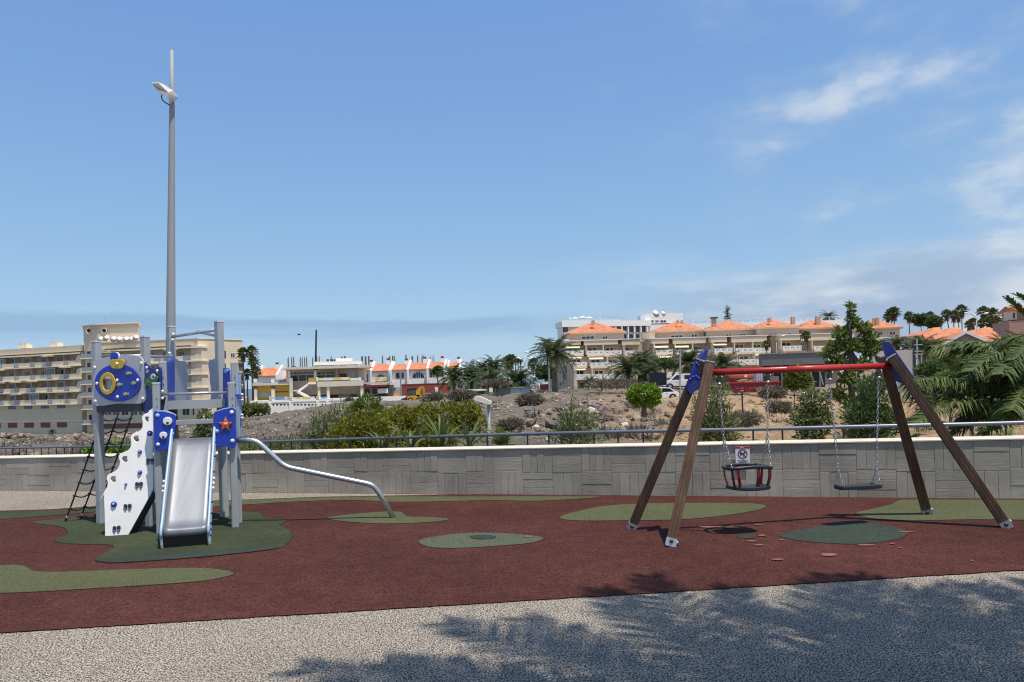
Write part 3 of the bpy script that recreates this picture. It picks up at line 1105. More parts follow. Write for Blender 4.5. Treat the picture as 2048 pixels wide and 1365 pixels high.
for px, py in ((296, 924), (304.5, 923.5), (274, 971), (282, 970.5), (251, 1015), (259.5, 1014.5), (229, 1059), (237.5, 1058)):
    lpx = [(px - 3, py - 4), (px - 1, py - 5.5), (px + 1.5, py - 5.4), (px + 3, py - 3.5), (px + 2.2, py + 1.5), (px + 1, py + 5), (px - 0.5, py + 5.6), (px - 2, py + 2.5)]
    fp = panel('foot_peg', pl, [lpx], 0.019, 0.014, mat('peg_slate', (0.10, 0.13, 0.20), 0.4, var=0.1), cw, 0.003)
    panel('peg_top', pl, [[(px - 3.4, py - 3), (px - 1, py - 6), (px + 1.5, py - 5.9), (px + 3.4, py - 3), (px, py - 2)]], 0.026, 0.018, mat('peg_dark', (0.03, 0.04, 0.075), 0.4), fp, 0.002)
# sloping back rail of the climbing wall
MB().beam(pl.p(262, 1072, -0.10), pl.p(309, 985, -0.10), 0.05, 0.06, (1, 0, 0)).build('back_rail', M_DARK, tower)
MB().beam(pl.p(212.5, 1072, -0.06), pl.p(306, 840, -0.06), 0.04, 0.03, (1, 0, 0)).build('back_rail', M_POSTG, tower)

# 7 / 8 slide cheek panels with the fish eyes and the starfish
pl = VPlane((-3.87, 7.90), (-3.13, 8.118))
lp_ = panel('slide_panel', pl, [[(309, 825.5), (318, 824), (328, 824), (341, 827), (350.5, 832), (350.8, 845), (349, 862), (347, 882), (345.5, 897), (328, 899), (310.5, 899.5), (309.5, 860)]], 0.0, 0.022, M_BLUE, tower, 0.004)
panel('panel_rim', pl, [[(308.5, 823.5), (328, 821.8), (341, 824.8), (351.5, 830), (350.5, 833), (341, 828.5), (328, 825.5), (309, 827)]], -0.002, 0.018, M_LBLUE, lp_, 0.002)
for ex, ey, er in ((335.2, 842.7, 8.4), (326.7, 871, 6.9)):
    eo = panel('eye', pl, [ellipse(ex, ey, er, er * 0.86, 18)], 0.022, 0.022, M_CAP, lp_, 0.005)
    panel('pupil', pl, [[(ex - 2.6, ey + 2), (ex + 2, ey + 2), (ex + 2.2, ey + 5), (ex + 0.2, ey + 6), (ex - 2.2, ey + 5)]], 0.034, 0.004, M_BLK, eo, 0)
bolts(lp_, pl, ((315, 831.5), (344, 868)), 0.011, M_LBLUE, 0.022)
bolts(lp_, pl, ((316, 889.5),), 0.011, M_CAP, 0.02)
rp_ = panel('slide_panel', pl, [[(428.3, 828), (438.7, 822.5), (452.7, 818.6), (469, 818.7), (470.5, 850), (471.3, 892), (450, 892), (429.5, 891), (428.5, 860)]], 0.0, 0.022, M_BLUE, tower, 0.004)
panel('panel_rim', pl, [[(428, 826), (438.7, 820.3), (452.7, 816.5), (469.5, 816.8), (469.5, 820), (452.7, 820), (438.7, 824), (428.3, 829.5)]], -0.002, 0.018, M_LBLUE, rp_, 0.002)
star = []
for k in range(10):
    a = math.pi / 2 + k * math.pi / 5
    r_ = 13.2 if k % 2 == 0 else 5.4
    star.append((451 + r_ * math.cos(a), 849.5 - r_ * math.sin(a)))
so = panel('starfish', pl, [star], 0.020, 0.016, M_ORANGE, rp_, 0.004, smooth=False)
bolts(so, pl, ((451, 848.5),), 0.030, mat('star_button', (0.85, 0.36, 0.18), 0.4), 0.020, 'star_button')
for k in range(5):
    a = math.pi / 2 + k * 2 * math.pi / 5
    bolts(so, pl, ((451 + 7.6 * math.cos(a), 849.5 - 7.6 * math.sin(a)),), 0.029, mat('star_dot', (0.42, 0.08, 0.02), 0.5), 0.007, 'star_dot')
bolts(rp_, pl, ((463.5, 825), (465, 882)), 0.011, M_CAP, 0.022)
bolts(rp_, pl, ((433.5, 863),), 0.011, M_LBLUE, 0.022)

# bars
pb = VPlane(pxy('p4'), pxy('p5'))
pbar('grab_bar', pb.p(323, 788.8, 0.0), pb.p(456, 785.6, 0.0), 0.016)
mb = MB()
for px, py in ((325, 783), (325, 797)):
    mb.ball(pb.p(px, py, 0.04), 0.016, (1, 1, 1), 8, 5)
mb.build('bar_bolt', M_CAP, tower, smooth=True)
pbar('grab_bar', at(197, 711.5, 8.78), at(285, 712, 8.55), 0.016)
pbar('grab_bar', at(293, 713, 8.52), at(341, 714, 9.40), 0.016)
pbar('roof_bar', at(344.5, 674, 9.42), at(431, 660.5, 8.92), 0.018)
pbar('roof_bar', at(395, 664, 9.6), at(431, 671.5, 8.92), 0.018)
for px, py, Y in ((339, 707, 9.36), (346.5, 669, 9.38), (345.5, 680, 9.38), (339.5, 720, 9.36)):
    MB().ball(at(px, py, Y), 0.02, (1, 1, 1), 8, 5).build('bolt_cap', M_CAP, tower, smooth=True)
# twisted strap behind the front-left post
MB().prism([at(322, 795, 8.02), at(331, 795, 8.02), at(329, 808, 8.02), at(325.5, 824, 8.02), at(323.5, 824, 8.02), at(322, 806, 8.02)], (0, 0.01, 0)).build('strap', M_DARK, tower, fix=True)

# ------------------------------------------------------------------ slide
e1, e2 = Vector((0.960, 0.280, 0)), Vector((0.280, -0.960, 0))
T0 = Vector((-3.485, 8.075, 0))
prof = [(0.00, 1.000), (0.06, 0.985), (0.12, 0.945), (0.20, 0.865), (0.34, 0.715), (0.48, 0.560), (0.60, 0.425), (0.68, 0.335), (0.745, 0.265), (0.80, 0.215), (0.84, 0.200), (0.868, 0.190), (0.880, 0.175), (0.884, 0.150), (0.880, 0.128), (0.866, 0.118)]
hw = 0.205


def sl(x, s, z):
    p = T0 + e1 * x + e2 * s
    return Vector((p.x, p.y, z))


mb = MB()
nx = 9
for s, z in prof:
    for i in range(nx):
        x = -1 + 2 * i / (nx - 1)
        lift = 0.012 * max(0, abs(x) - 0.7) / 0.3
        mb.v.append(tuple(sl(x * (hw - 0.004), s, z + lift)))
for k in range(len(prof) - 1):
    for i in range(nx - 1):
        a_ = k * nx + i
        mb.f.append((a_, a_ + nx, a_ + nx + 1, a_ + 1))
slide = mb.build('slide_chute', M_STEEL, tower, smooth=True, fix=True)
bmx = bmesh.new()
bmx.from_mesh(slide.data)
bmesh.ops.solidify(bmx, geom=bmx.faces[:], thickness=0.004)
bmx.to_mesh(slide.data)
bmx.free()
up_ = [(0.02, 1.135), (0.06, 1.125), (0.12, 1.075), (0.22, 0.965), (0.34, 0.83), (0.48, 0.675), (0.60, 0.535), (0.68, 0.440), (0.745, 0.355), (0.80, 0.290), (0.85, 0.238), (0.885, 0.205), (0.905, 0.165), (0.905, 0.11)]
dn_ = [(0.895, 0.05), (0.87, 0.004), (0.80, 0.004), (0.755, 0.075), (0.70, 0.17), (0.60, 0.30), (0.48, 0.44), (0.34, 0.595), (0.20, 0.745), (0.10, 0.85), (0.02, 0.93)]
for sg in (-1, 1):
    outline = up_ + dn_
    x0 = sg * hw
    mb = MB().prism([sl(x0, s, z) for s, z in outline], e1 * (0.017 * sg))
    ch = mb.build('slide_cheek', M_WPL, tower, fix=True)
    mb = MB()
    mb.path([sl(x0 + sg * 0.0085, s, z + 0.002) for s, z in up_], 0.0135, 6)
    mb.build('cheek_edge', M_LBLUE, ch, smooth=True)
    for s, z in ((0.12, 0.97), (0.26, 0.83), (0.40, 0.68), (0.54, 0.53), (0.66, 0.40), (0.74, 0.30), (0.81, 0.21), (0.85, 0.16), (0.86, 0.10)):
        c0 = sl(x0 + sg * 0.017, s, z)
        MB().path([c0, c0 + e1 * (0.012 * sg), c0 + e1 * (0.016 * sg)], [0.011, 0.010, 0.004], 8).build('cheek_bolt', M_DBLUE, ch, smooth=True)
    for s, z in ((0.50, 0.62), (0.54, 0.575), (0.58, 0.53)):
        c0 = sl(x0 + sg * 0.018, s, z)
        MB().ball(c0 + e1 * (0.012 * sg), 0.017, (1, 1, 1), 8, 5).build('bolt_cap', M_CAP, ch, smooth=True)

MB().prism([sl(-hw + 0.002, 0.85, 0.012), sl(hw - 0.002, 0.85, 0.012), sl(hw - 0.002, 0.85, 0.165), sl(-hw + 0.002, 0.85, 0.165)], e2 * -0.01).build('shade_plate', M_BLK, tower, fix=True)  # added black plate, stands in for the shade under the chute lip

# ------------------------------------------------------------------ rope climbing net on the left
tops = [at(210, 818, 8.78), at(240, 818, 9.0), at(268, 818, 9.18)]
feet = [gnd(130, 1045), gnd(160, 1040), gnd(189, 1037)]
strands = []
for a_, b_ in zip(feet, tops):
    mid = a_.lerp(b_, 0.55) + Vector((0.015, -0.03, -0.03))
    pts = [a_ * (1 - s)**2 + mid * (2 * s * (1 - s)) + b_ * s * s for s in [i / 16 for i in range(17)]]
    strands.append(pts)
    ro = MB().path(pts, 0.009, 6).build('net_rope', M_ROPE, tower, smooth=True)
    d = (pts[1] - pts[0]).normalized()
    MB().tube(a_ + Vector((0, 0, 0.002)), a_ + d * 0.06, 0.017, 0.014, 8).build('ground_anchor', M_DARK, ro)
    MB().tube(a_ + d * 0.06, a_ + d * 0.085, 0.011, 0.011, 8).build('ferrule', M_CAP, ro)
for lv in range(1, 9):
    s = lv / 8.8
    pts = []
    for i in range(2):
        p, q = [st[int(s * 16)].lerp(st[min(int(s * 16) + 1, 16)], s * 16 - int(s * 16)) for st in (strands[i], strands[i + 1])]
        for j in range(6):
            u = j / 5
            pts.append(p.lerp(q, u) - Vector((0, 0, 0.030 * math.sin(math.pi * u))))
    rg = MB().path(pts, 0.008, 6).build('net_rung', M_ROPE, tower, smooth=True)
    mb = MB()
    for p in (pts[0], pts[5], pts[-1]):
        mb.ball(p, 0.018, (1.3, 1, 0.9), 8, 5)
    mb.build('knot', M_ROPE, rg, smooth=True)

# ------------------------------------------------------------------ sliding bar on the right
bf = gnd(790, 1037)
key = [at(474, 881.5, 8.36), at(512, 880.5, 8.37), at(570, 934, 8.39), at(748, 970.5, 8.45), at(790, 1037, 8.48)]
key[-1] = Vector((bf.x, bf.y, -0.02))
pts = [key[0]]
for k in range(1, 4):
    a_, b_, c_ = key[k - 1], key[k], key[k + 1]
    r_ = 0.085
    p, q = b_ + (a_ - b_).normalized() * r_, b_ + (c_ - b_).normalized() * r_
    for j in range(6):
        s = j / 5
        pts.append(p * (1 - s)**2 + b_ * (2 * s * (1 - s)) + q * s * s)
pts.append(key[-1])
bar = MB().path(pts, 0.030, 14).build('sliding_bar', M_TUBE, tower, smooth=True)
# ================================================================== swing frame, seats and chains
M_WOOD = mat('brown_timber', (0.092, 0.046, 0.024), 0.55, var=0.30, scale=5, streak=(9, 9, 0.5), bump=0.002, bscale=12, alt=(0.135, 0.074, 0.042), alt_scale=1.2)
M_GROOVE = mat('timber_groove', (0.040, 0.022, 0.013), 0.8, var=0.1)
M_RED_ST = mat('red_steel', (0.42, 0.022, 0.020), 0.33, 0.0, var=0.08, scale=6, alt=(0.52, 0.09, 0.04), alt_scale=3.5, alt_lo=0.62, alt_hi=0.72)
M_ZINC = mat('zinc_shoe', (0.48, 0.49, 0.50), 0.4, 0.6, var=0.12, scale=8)
M_BRASS = mat('brass_bush', (0.62, 0.52, 0.34), 0.35, 0.7, var=0.1)
M_CHAIN = mat('chain_steel', (0.50, 0.50, 0.50), 0.35, 0.8, var=0.2, scale=30)
M_RUBBER = mat('black_rubber', (0.016, 0.017, 0.020), 0.45, var=0.2, scale=10)
M_STRAP = mat('red_strap', (0.42, 0.015, 0.022), 0.45, var=0.15, scale=9)
M_STRAP_SHADE = mat('red_strap_shade', (0.13, 0.006, 0.010), 0.5, var=0.2, scale=9)  # same red straps, shade of the front and sides put into the colour
M_SBLUE = mat('swing_blue', (0.008, 0.024, 0.19), 0.4, var=0.08, scale=6)

swing = thing('swing_frame', 'brown timber swing frame with a red steel top beam and blue end plates', 'swing', (2.9, 7.2, 0))
legs = [('lf', gnd(1340.5, 1094), at(1419.5, 727, 6.98)), ('lr', gnd(1262, 1060), at(1402, 722, 7.12)),
        ('rf', gnd(2016, 1057), at(1783, 714, 7.36)), ('rr', gnd(1855, 1030), at(1769, 722, 7.50))]
for k, f_, t_ in legs:
    d = (t_ - f_).normalized()
    upv = {'lf': Vector((0.25, 0.95, 0)), 'lr': Vector((0.25, 0.95, 0)), 'rf': Vector((0.35, 0.9, 0)), 'rr': Vector((0.35, 0.9, 0))}[k]
    foot = f_ + d * 0.04
    mb = MB().beam(foot, t_, 0.090, 0.090, upv)
    lg = mb.build('leg', M_WOOD, swing, bevel=0.008)
    # groove and glue lines along the front and side faces
    s = d.cross(upv).normalized()
    u = s.cross(d).normalized()
    gr = MB()
    for face, sd in ((-u, s), (s, u), (-s, u)):
        for off in (-0.016, 0.018):
            gr.beam(foot + face * 0.0452 + sd * off + d * 0.06, t_ + face * 0.0452 + sd * off - d * 0.02, 0.0045 if face == -u else 0.0015, 0.0015 if face == -u else 0.0045, upv)
    gr.build('groove', M_GROOVE, lg)
    cap = MB().beam(t_ + d * 0.0005, t_ + d * 0.012, 0.096, 0.096, upv)
    cap.build('end_cap', M_ZINC, lg, bevel=0.003)
    sh_ = MB().beam(f_ + d * 0.002, f_ + d * 0.080, 0.098, 0.098, upv)
    sh = sh_.build('foot_shoe', M_ZINC, lg, bevel=0.004)
    c0 = f_ + d * 0.05 - u * 0.049
    MB().path([c0, c0 - u * 0.010, c0 - u * 0.014], [0.019, 0.017, 0.006], 10).build('foot_bolt', M_DARK, sh, smooth=True)
    c0 = f_ + d * 0.05 - s * 0.049
    MB().path([c0, c0 - s * 0.010, c0 - s * 0.014], [0.017, 0.015, 0.006], 10).build('foot_bolt', M_ZINC, sh, smooth=True)

BL, BR = at(1409, 745.5, 7.05), at(1790, 731.5, 7.43)
MB().tube(BL, BR, 0.030, n=20).build('top_beam', M_RED_ST, swing, smooth=True)
mid = BL.lerp(BR, 0.56)
dB = (BR - BL).normalized()
MB().tube(mid - dB * 0.30, mid + dB * 0.30, 0.0325, n=20).build('beam_sleeve', mat('worn_red_sleeve', (0.45, 0.035, 0.028), 0.4, var=0.1, alt=(0.62, 0.22, 0.08), alt_scale=7, alt_lo=0.58, alt_hi=0.66), swing, smooth=True)
# end plates
plL = VPlane(at(1372, 760, 7.00).xy, at(1413, 760, 7.16).xy)
ep = panel('end_plate', plL, [[(1411.5, 699.5), (1404.5, 704.5), (1402.5, 709), (1390, 727), (1372.5, 780), (1379, 789.5), (1399.5, 774), (1413.8, 701.5)]], -0.01, 0.030, M_SBLUE, swing, 0.004, smooth=False)
for px, py in ((1393, 727.5), (1397, 731), (1402.8, 727), (1380.5, 759.5), (1386, 755), (1392, 754), (1397, 757)):
    bolts(ep, plL, ((px, py),), 0.005, mat('swing_bolt', (0.02, 0.045, 0.33), 0.35), 0.016, 'plate_bolt')
gr = MB()
for k in range(4):
    gr.beam(plL.p(1389 + k * 3.2, 745, 0.0052), plL.p(1384 + k * 3.2, 768, 0.0052), 0.007, 0.001, (plL.N.x, plL.N.y, 0))
gr.build('plate_rib', mat('swing_blue_rib', (0.018, 0.042, 0.31), 0.4), ep)
plR = VPlane(at(1763, 720, 7.42).xy, at(1827, 720, 7.34).xy)
panel('end_plate', plR, [[(1763.5, 686), (1777, 684), (1826.5, 755), (1825, 758.5), (1803, 766), (1792, 762), (1771, 712)]], -0.13, 0.030, M_SBLUE, swing, 0.004, smooth=False)
MB().prism([at(1753, 712, 7.45), at(1764, 716, 7.45), at(1772, 712, 7.45), at(1772, 730, 7.45), at(1757, 724, 7.45)], (0, 0.05, 0)).build('beam_bracket', M_DARK, swing, fix=True)


def link_mesh(mb, a, b_, n, w=0.0105, r=0.0030):
    """a chain of n oval links from a to b"""
    d = (b_ - a) / n
    L = d.length
    dn = d.normalized()
    s1 = dn.cross(Vector((0, 1, 0))).normalized()
    s2 = dn.cross(s1).normalized()
    for k in range(n):
        c0 = a + d * (k + 0.5)
        s = s1 if k % 2 else s2
        pts = [c0 + dn * (L * 0.70 * math.cos(t)) + s * (w * math.sin(t)) for t in [2 * math.pi * j / 8 for j in range(8)]]
        mb.path(pts, r, 5, closed=True)


def hanger(parent, top, beam_r=0.03):
    """clevis clamped under the beam with a brass-coloured bush"""
    c0 = top
    h = MB().box(c0.x - 0.020, c0.x + 0.020, c0.y - 0.022, c0.y + 0.022, c0.z - 0.075, c0.z - 0.002).build('hanger', M_DARK, parent, bevel=0.004)
    MB().ball(c0 + Vector((0, -0.012, -0.085)), 0.021, (1, 1, 0.75), 10, 6).build('bush', M_BRASS, h, smooth=True)
    mb = MB()
    for sx in (-1, 1):
        mb.ball(c0 + Vector((sx * 0.026, -0.016, -0.018)), 0.010, (1, 1, 1), 8, 5)
    mb.build('clamp_bolt', M_BRASS, h, smooth=True)
    return c0 + Vector((0, 0, -0.095))


def beam_pt(px):
    # the point of the beam axis that shows at this column
    lo, hi = 0.0, 1.0
    for _ in range(40):
        m_ = (lo + hi) / 2
        p = BL.lerp(BR, m_)
        a_ = p.x / p.y * F * CT - (p.z - H) / p.y * F * ST + 1024
        if a_ < px:
            lo = m_
        else:
            hi = m_
    return BL.lerp(BR, lo) - Vector((0, 0, 0.029))


# flat seat
h1, h2 = beam_pt(1658), beam_pt(1756)
Ys = (h1.y + h2.y) / 2
sa, sb = at(1680, 976, h1.y + 0.01), at(1752, 972.5, h2.y + 0.01)
flat_seat = thing('flat_swing_seat', 'flat black rubber swing seat on two chains', 'swing seat', ((sa.x + sb.x) / 2, (sa.y + sb.y) / 2, (sa.z + sb.z) / 2))
dd = (sb - sa).normalized()
nn = Vector((-dd.y, dd.x, 0)).normalized()
c_ = (sa + sb) / 2
up = dd.cross(nn)
hl, hd = (sb - sa).length / 2 + 0.035, 0.075
pts = []
for k in range(24):
    t = 2 * math.pi * k / 24
    x, y = math.cos(t), math.sin(t)
    x, y = math.copysign(abs(x) ** 0.28, x) * hl, math.copysign(abs(y) ** 0.45, y) * hd
    pts.append(c_ + dd * x + nn * y - up * 0.016)
MB().prism(pts, up * 0.032).build('seat_board', M_RUBBER, flat_seat, bevel=0.006)
for hh, se in ((h1, sa), (h2, sb)):
    bot = hanger(flat_seat, hh)
    spl = se.lerp(bot, 0.16)
    ch = MB()
    link_mesh(ch, bot, spl, 26)
    for sg in (-1, 1):
        link_mesh(ch, spl, se + nn * (0.055 * sg) + up * 0.02, 6)
    ch.build('chain', M_CHAIN, flat_seat, smooth=True)
    mb = MB()
    for sg in (-1, 1):
        mb.beam(se + nn * (0.055 * sg) + up * 0.012 - dd * 0.02, se + nn * (0.055 * sg) + up * 0.012 + dd * 0.02, 0.022, 0.02)
    mb.build('chain_clip', M_DARK, flat_seat)

# cradle seat
h1, h2 = beam_pt(1437), beam_pt(1534)
sa, sb = at(1452, 937, h1.y + 0.01), at(1536, 934, h2.y + 0.01)
cradle = thing('cradle_swing_seat', 'black toddler cradle swing seat with red side straps', 'swing seat', ((sa.x + sb.x) / 2, (sa.y + sb.y) / 2, 0.3))
dd = (sb - sa).normalized()
nn = Vector((-dd.y, dd.x, 0)).normalized()
up = dd.cross(nn)
c_ = (sa + sb) / 2
hl, hd = (sb - sa).length / 2, 0.125


def ringpts(cc, hl_, hd_, bulge, n=28, p=0.55):
    out = []
    for k in range(n):
        t = 2 * math.pi * k / n
        x, y = math.cos(t), math.sin(t)
        xx, yy = math.copysign(abs(x) ** p, x) * hl_, math.copysign(abs(y) ** p, y) * hd_
        out.append(cc + dd * xx + nn * yy + up * (bulge * (1 - (xx / hl_) ** 2)))
    return out


MB().path(ringpts(c_, hl, hd, 0.018), 0.0165, 8, closed=True).build('top_ring', M_RUBBER, cradle, smooth=True)
base_c = c_ - up * 0.185 + dd * 0.008
bp_ = ringpts(base_c, hl * 0.93, hd * 1.0, -0.012)
mb = MB().prism([p - up * 0.014 for p in bp_], up * 0.028)
mb.build('seat_base', M_RUBBER, cradle, bevel=0.005)
for x, y in ((-0.92, -0.6), (-0.74, -0.95), (-0.92, 0.6), (0.92, -0.6), (0.74, -0.95), (0.92, 0.6), (-0.12, 1.0), (0.20, -1.02)):
    p0 = c_ + dd * (hl * x) + nn * (hd * y) + up * (0.014 * (1 - x * x))
    p1 = base_c + dd * (hl * x * 0.86) + nn * (hd * y * 0.86) + up * 0.012
    wid = 0.034 if abs(x) < 0.5 else 0.020
    n_out = (dd * x * 0.5 + nn * y).normalized()
    mb = MB()
    pm_ = p0.lerp(p1, 0.5) + n_out * 0.012
    for q0, q1 in ((p0, pm_), (pm_, p1)):
        mb.beam(q0, q1, wid, 0.010, n_out)
    mb.build('strap', M_STRAP if y == 1.0 else M_STRAP_SHADE, cradle)
for hh, sg_e in ((h1, -1), (h2, 1)):
    bot = hanger(cradle, hh)
    end = c_ + dd * (hl * sg_e)
    spl = end.lerp(bot, 0.40)
    ch = MB()
    link_mesh(ch, bot, spl, 16)
    for sg in (-1, 1):
        link_mesh(ch, spl, end + nn * (0.075 * sg) - dd * (0.02 * sg_e) + up * 0.012, 11)
    ch.build('chain', M_CHAIN, cradle, smooth=True)
    mb = MB()
    for sg in (-1, 1):
        mb.ball(end + nn * (0.075 * sg) - dd * (0.02 * sg_e) + up * 0.014, 0.013, (1, 1, 1), 8, 5)
    mb.build('chain_clip', M_ZINC, cradle, smooth=True)
# ================================================================== lamps
M_POLE = mat('galvanised_pole', (0.30, 0.315, 0.335), 0.6, 0.0, var=0.10, scale=2, streak=(6, 6, 0.8))
M_LHEAD = mat('lamp_white', (0.72, 0.72, 0.69), 0.45, var=0.06)
M_LGLASS = mat('lamp_lens', (0.30, 0.30, 0.27), 0.25, var=0.1)
Yp = 12.6
p_bot, p_top = at(341.5, 650, Yp), at(343.2, 101, Yp)
dv = (p_top - p_bot) / (p_top.z - p_bot.z)
base = p_bot + dv * (-0.6 - p_bot.z)
lamp = thing('street_lamp', 'tall tapering grey lamp post with a single tilted head behind the play tower', 'street lamp', base)
MB().path([base, p_bot, at(344, 205, Yp), p_top], [0.088, 0.075, 0.043, 0.030], 16).build('pole', M_POLE, lamp, smooth=True)
MB().ball(p_top + Vector((0, 0, -0.002)), 0.031, (1, 1, 0.5), 12, 4, 0).build('pole_cap', M_POLE, lamp, smooth=True)


def lp(px, py, dy=0.0):
    return at(px, py, Yp - 0.12 + dy)


hd = MB()
# wedge-shaped head: a white roof sheet, a grey body tapering to the tip, a rounded back end
top_f = [lp(304, 167.5, -0.30), lp(337, 186, -0.10), lp(346, 183.5, 0.02), lp(330, 171.5, -0.10), lp(317, 166.5, -0.26)]
body_t = [lp(304.3, 168.5, -0.30), lp(337, 187, -0.10), lp(348, 184, 0.06), lp(328, 169, -0.12)]
body_b = [lp(311, 179, -0.26), lp(322, 188.5, -0.20), lp(344, 201, -0.02), lp(356, 195, 0.08), lp(352, 201, 0.10)]
i = len(hd.v)
o = MB().prism(top_f, (0, 0.0, 0.018)).build('head_cover', M_LHEAD, lamp, fix=True)
bm = bmesh.new()
for p in body_t + body_b + [lp(355, 190, 0.10), lp(334, 195, -0.13), lp(349, 203, 0.02)]:
    bm.verts.new(p)
bmesh.ops.convex_hull(bm, input=bm.verts)
me = bpy.data.meshes.new('head_body')
bm.to_mesh(me)
bm.free()
link('head_body', me, mat('lamp_grey', (0.33, 0.33, 0.33), 0.5, var=0.1), lamp)
hk = [lp(324, 189, -0.1), lp(323, 194, -0.1), lp(324, 199, -0.08), lp(328, 204, -0.04), lp(334, 207.5, 0.0), lp(341, 211.5, 0.1)]
MB().path(hk, 0.010, 8).build('cable', mat('dark_cable', (0.03, 0.04, 0.06), 0.5), lamp, smooth=True)

# low lamp behind the wall
Yq = 13.6
p0, p1 = at(979.5, 905, Yq), at(977, 808, Yq)
base = p0 + (p1 - p0) * ((-0.5 - p0.z) / (p1.z - p0.z))
lamp2 = thing('path_lamp', 'small grey path lamp with a flat white head behind the wall', 'street lamp', base)
MB().tube(base, p1, 0.033, 0.026, 12).build('pole', M_POLE, lamp2, smooth=True)
pts = [at(x, y, Yq - 0.10) for x, y in ((946.5, 797), (951, 792.5), (960, 793), (982.5, 803.5), (983.5, 806.5), (981, 810.5), (974, 809.5), (965, 807), (951, 803), (947, 800))]
MB().prism(pts, (0, 0.20, 0)).build('head', mat('lamp_cream', (0.74, 0.70, 0.60), 0.45, var=0.05), lamp2, bevel=0.006)
pts = [at(x, y, Yq - 0.108) for x, y in ((949, 801.5), (956, 802.5), (966, 806), (960, 807), (952, 805))]
MB().prism(pts, (0, 0.19, 0)).build('lens', M_LGLASS, lamp2, fix=True)
# ================================================================== terrain behind the wall
T_COLS = [-900, 0, 250, 500, 700, 900, 1100, 1300, 1500, 1800, 2048, 3000]
T_DIST = [0.3, 2.0, 5.0, 15.0, 33.0, 50.0, 80.0, 100.0, 130.0, 160.0, 200.0, 300.0]
T_PY = [
    None, None,
    [935, 935, 930, 922, 912, 903, 899, 893, 889, 884, 880, 860],
    [912, 912, 908, 903, 890, 882, 880, 872, 868, 864, 862, 845],
    [900, 900, 897, 885, 850, 844, 852, 852, 838, 838, 842, 830],
    [892, 892, 890, 868, 828, 822, 816, 818, 815, 818, 826, 815],
    [882, 882, 880, 846, 812, 803, 788, 789, 786, 796, 805, 800],
    [877, 877, 875, 840, 806, 798, 782, 777, 778, 786, 790, 785],
    [872, 872, 871, 836, 806, 794, 781, 776, 774, 775, 770, 760],
    [868, 868, 868, 838, 812, 795, 780, 776, 772, 765, 755, 740],
    [866, 866, 866, 845, 820, 800, 785, 778, 768, 755, 740, 720],
    [862, 862, 860, 840, 820, 800, 785, 770, 755, 735, 715, 690]]


def y_wall(a):
    """depth of the wall's back edge along the sight line with x/y = a"""
    P = WP.P - WP.N * 0.3
    t = (a * P.y - P.x) / (WP.D.x - a * WP.D.y)
    return P.y + t * WP.D.y


T_Z = []
for d, row in zip(T_DIST, T_PY):
    zr = []
    for i, cx in enumerate(T_COLS):
        a = (cx - 1024) / F
        yw = y_wall(max(min(a, 0.9), -0.9))
        if row is None:
            zr.append(-0.35 if d < 1 else -0.3)
        else:
            pyu = row[i] + ST * (max(0, min(cx, 2048)) - 1024)
            zr.append(H - (pyu - YC) / F * (yw + d))
    T_Z.append(zr)
T_Z = np.array(T_Z)
LD = np.log(np.array(T_DIST))


def tz0(X, Y):
    """broad height of the ground behind the wall, as measured"""
    a = X / Y
    yw = y_wall(max(min(a, 0.9), -0.9))
    d = max(Y - yw, 0.31)
    c = np.interp(a * F + 1024, T_COLS, range(len(T_COLS)))
    r = np.interp(math.log(d), LD, range(len(T_DIST)))
    i, j = min(int(r), len(T_DIST) - 2), min(int(c), len(T_COLS) - 2)
    fr, fc = r - i, c - j
    fr = fr * fr * (3 - 2 * fr) * 0.5 + fr * 0.5
    return float((T_Z[i, j] * (1 - fc) + T_Z[i, j+1] * fc) * (1 - fr) + (T_Z[i+1, j] * (1 - fc) + T_Z[i+1, j+1] * fc) * fr)


def spot(px, Y, dz=0.0):
    """ground point that shows at this column and depth"""
    X = ray(px, 790)[0] * Y
    for _ in range(3):
        z = tz(X, Y)
        py = YC - (z - H) / Y * F
        X = ray(px, py - ST * (px - 1024))[0] * Y
    return Vector((X, Y, tz(X, Y) + dz))


def vnoise(x, y, s, seed=0):
    """cheap smooth value noise"""
    x, y = x * s + seed * 17.3, y * s - seed * 5.1
    ix, iy = math.floor(x), math.floor(y)
    fx, fy = x - ix, y - iy
    fx, fy = fx*fx*(3-2*fx), fy*fy*(3-2*fy)

    def h(i, j):
        n = math.sin(i * 127.1 + j * 311.7 + seed * 74.7) * 43758.5453
        return n - math.floor(n)
    return (h(ix, iy)*(1-fx) + h(ix+1, iy)*fx)*(1-fy) + (h(ix, iy+1)*(1-fx) + h(ix+1, iy+1)*fx)*fy


def tz(X, Y):
    """height of the ground behind the wall with its small humps"""
    a = X / Y
    d = max(Y - y_wall(max(min(a, 0.9), -0.9)), 0.3)
    amp = min(d / 10, 1.0)
    rub = max(0.0, 1 - abs(a * F + 1024 - 1080) / 700) * max(0, 1 - abs(Y - 48) / 30)
    return tz0(X, Y) + amp * ((vnoise(X, Y, 0.35) - 0.5) * 0.5 + (vnoise(X, Y, 1.1, 3) - 0.5) * (0.25 + 0.4 * rub) + (vnoise(X, Y, 0.09, 5) - 0.5) * min(d / 30, 1) * 0.8)


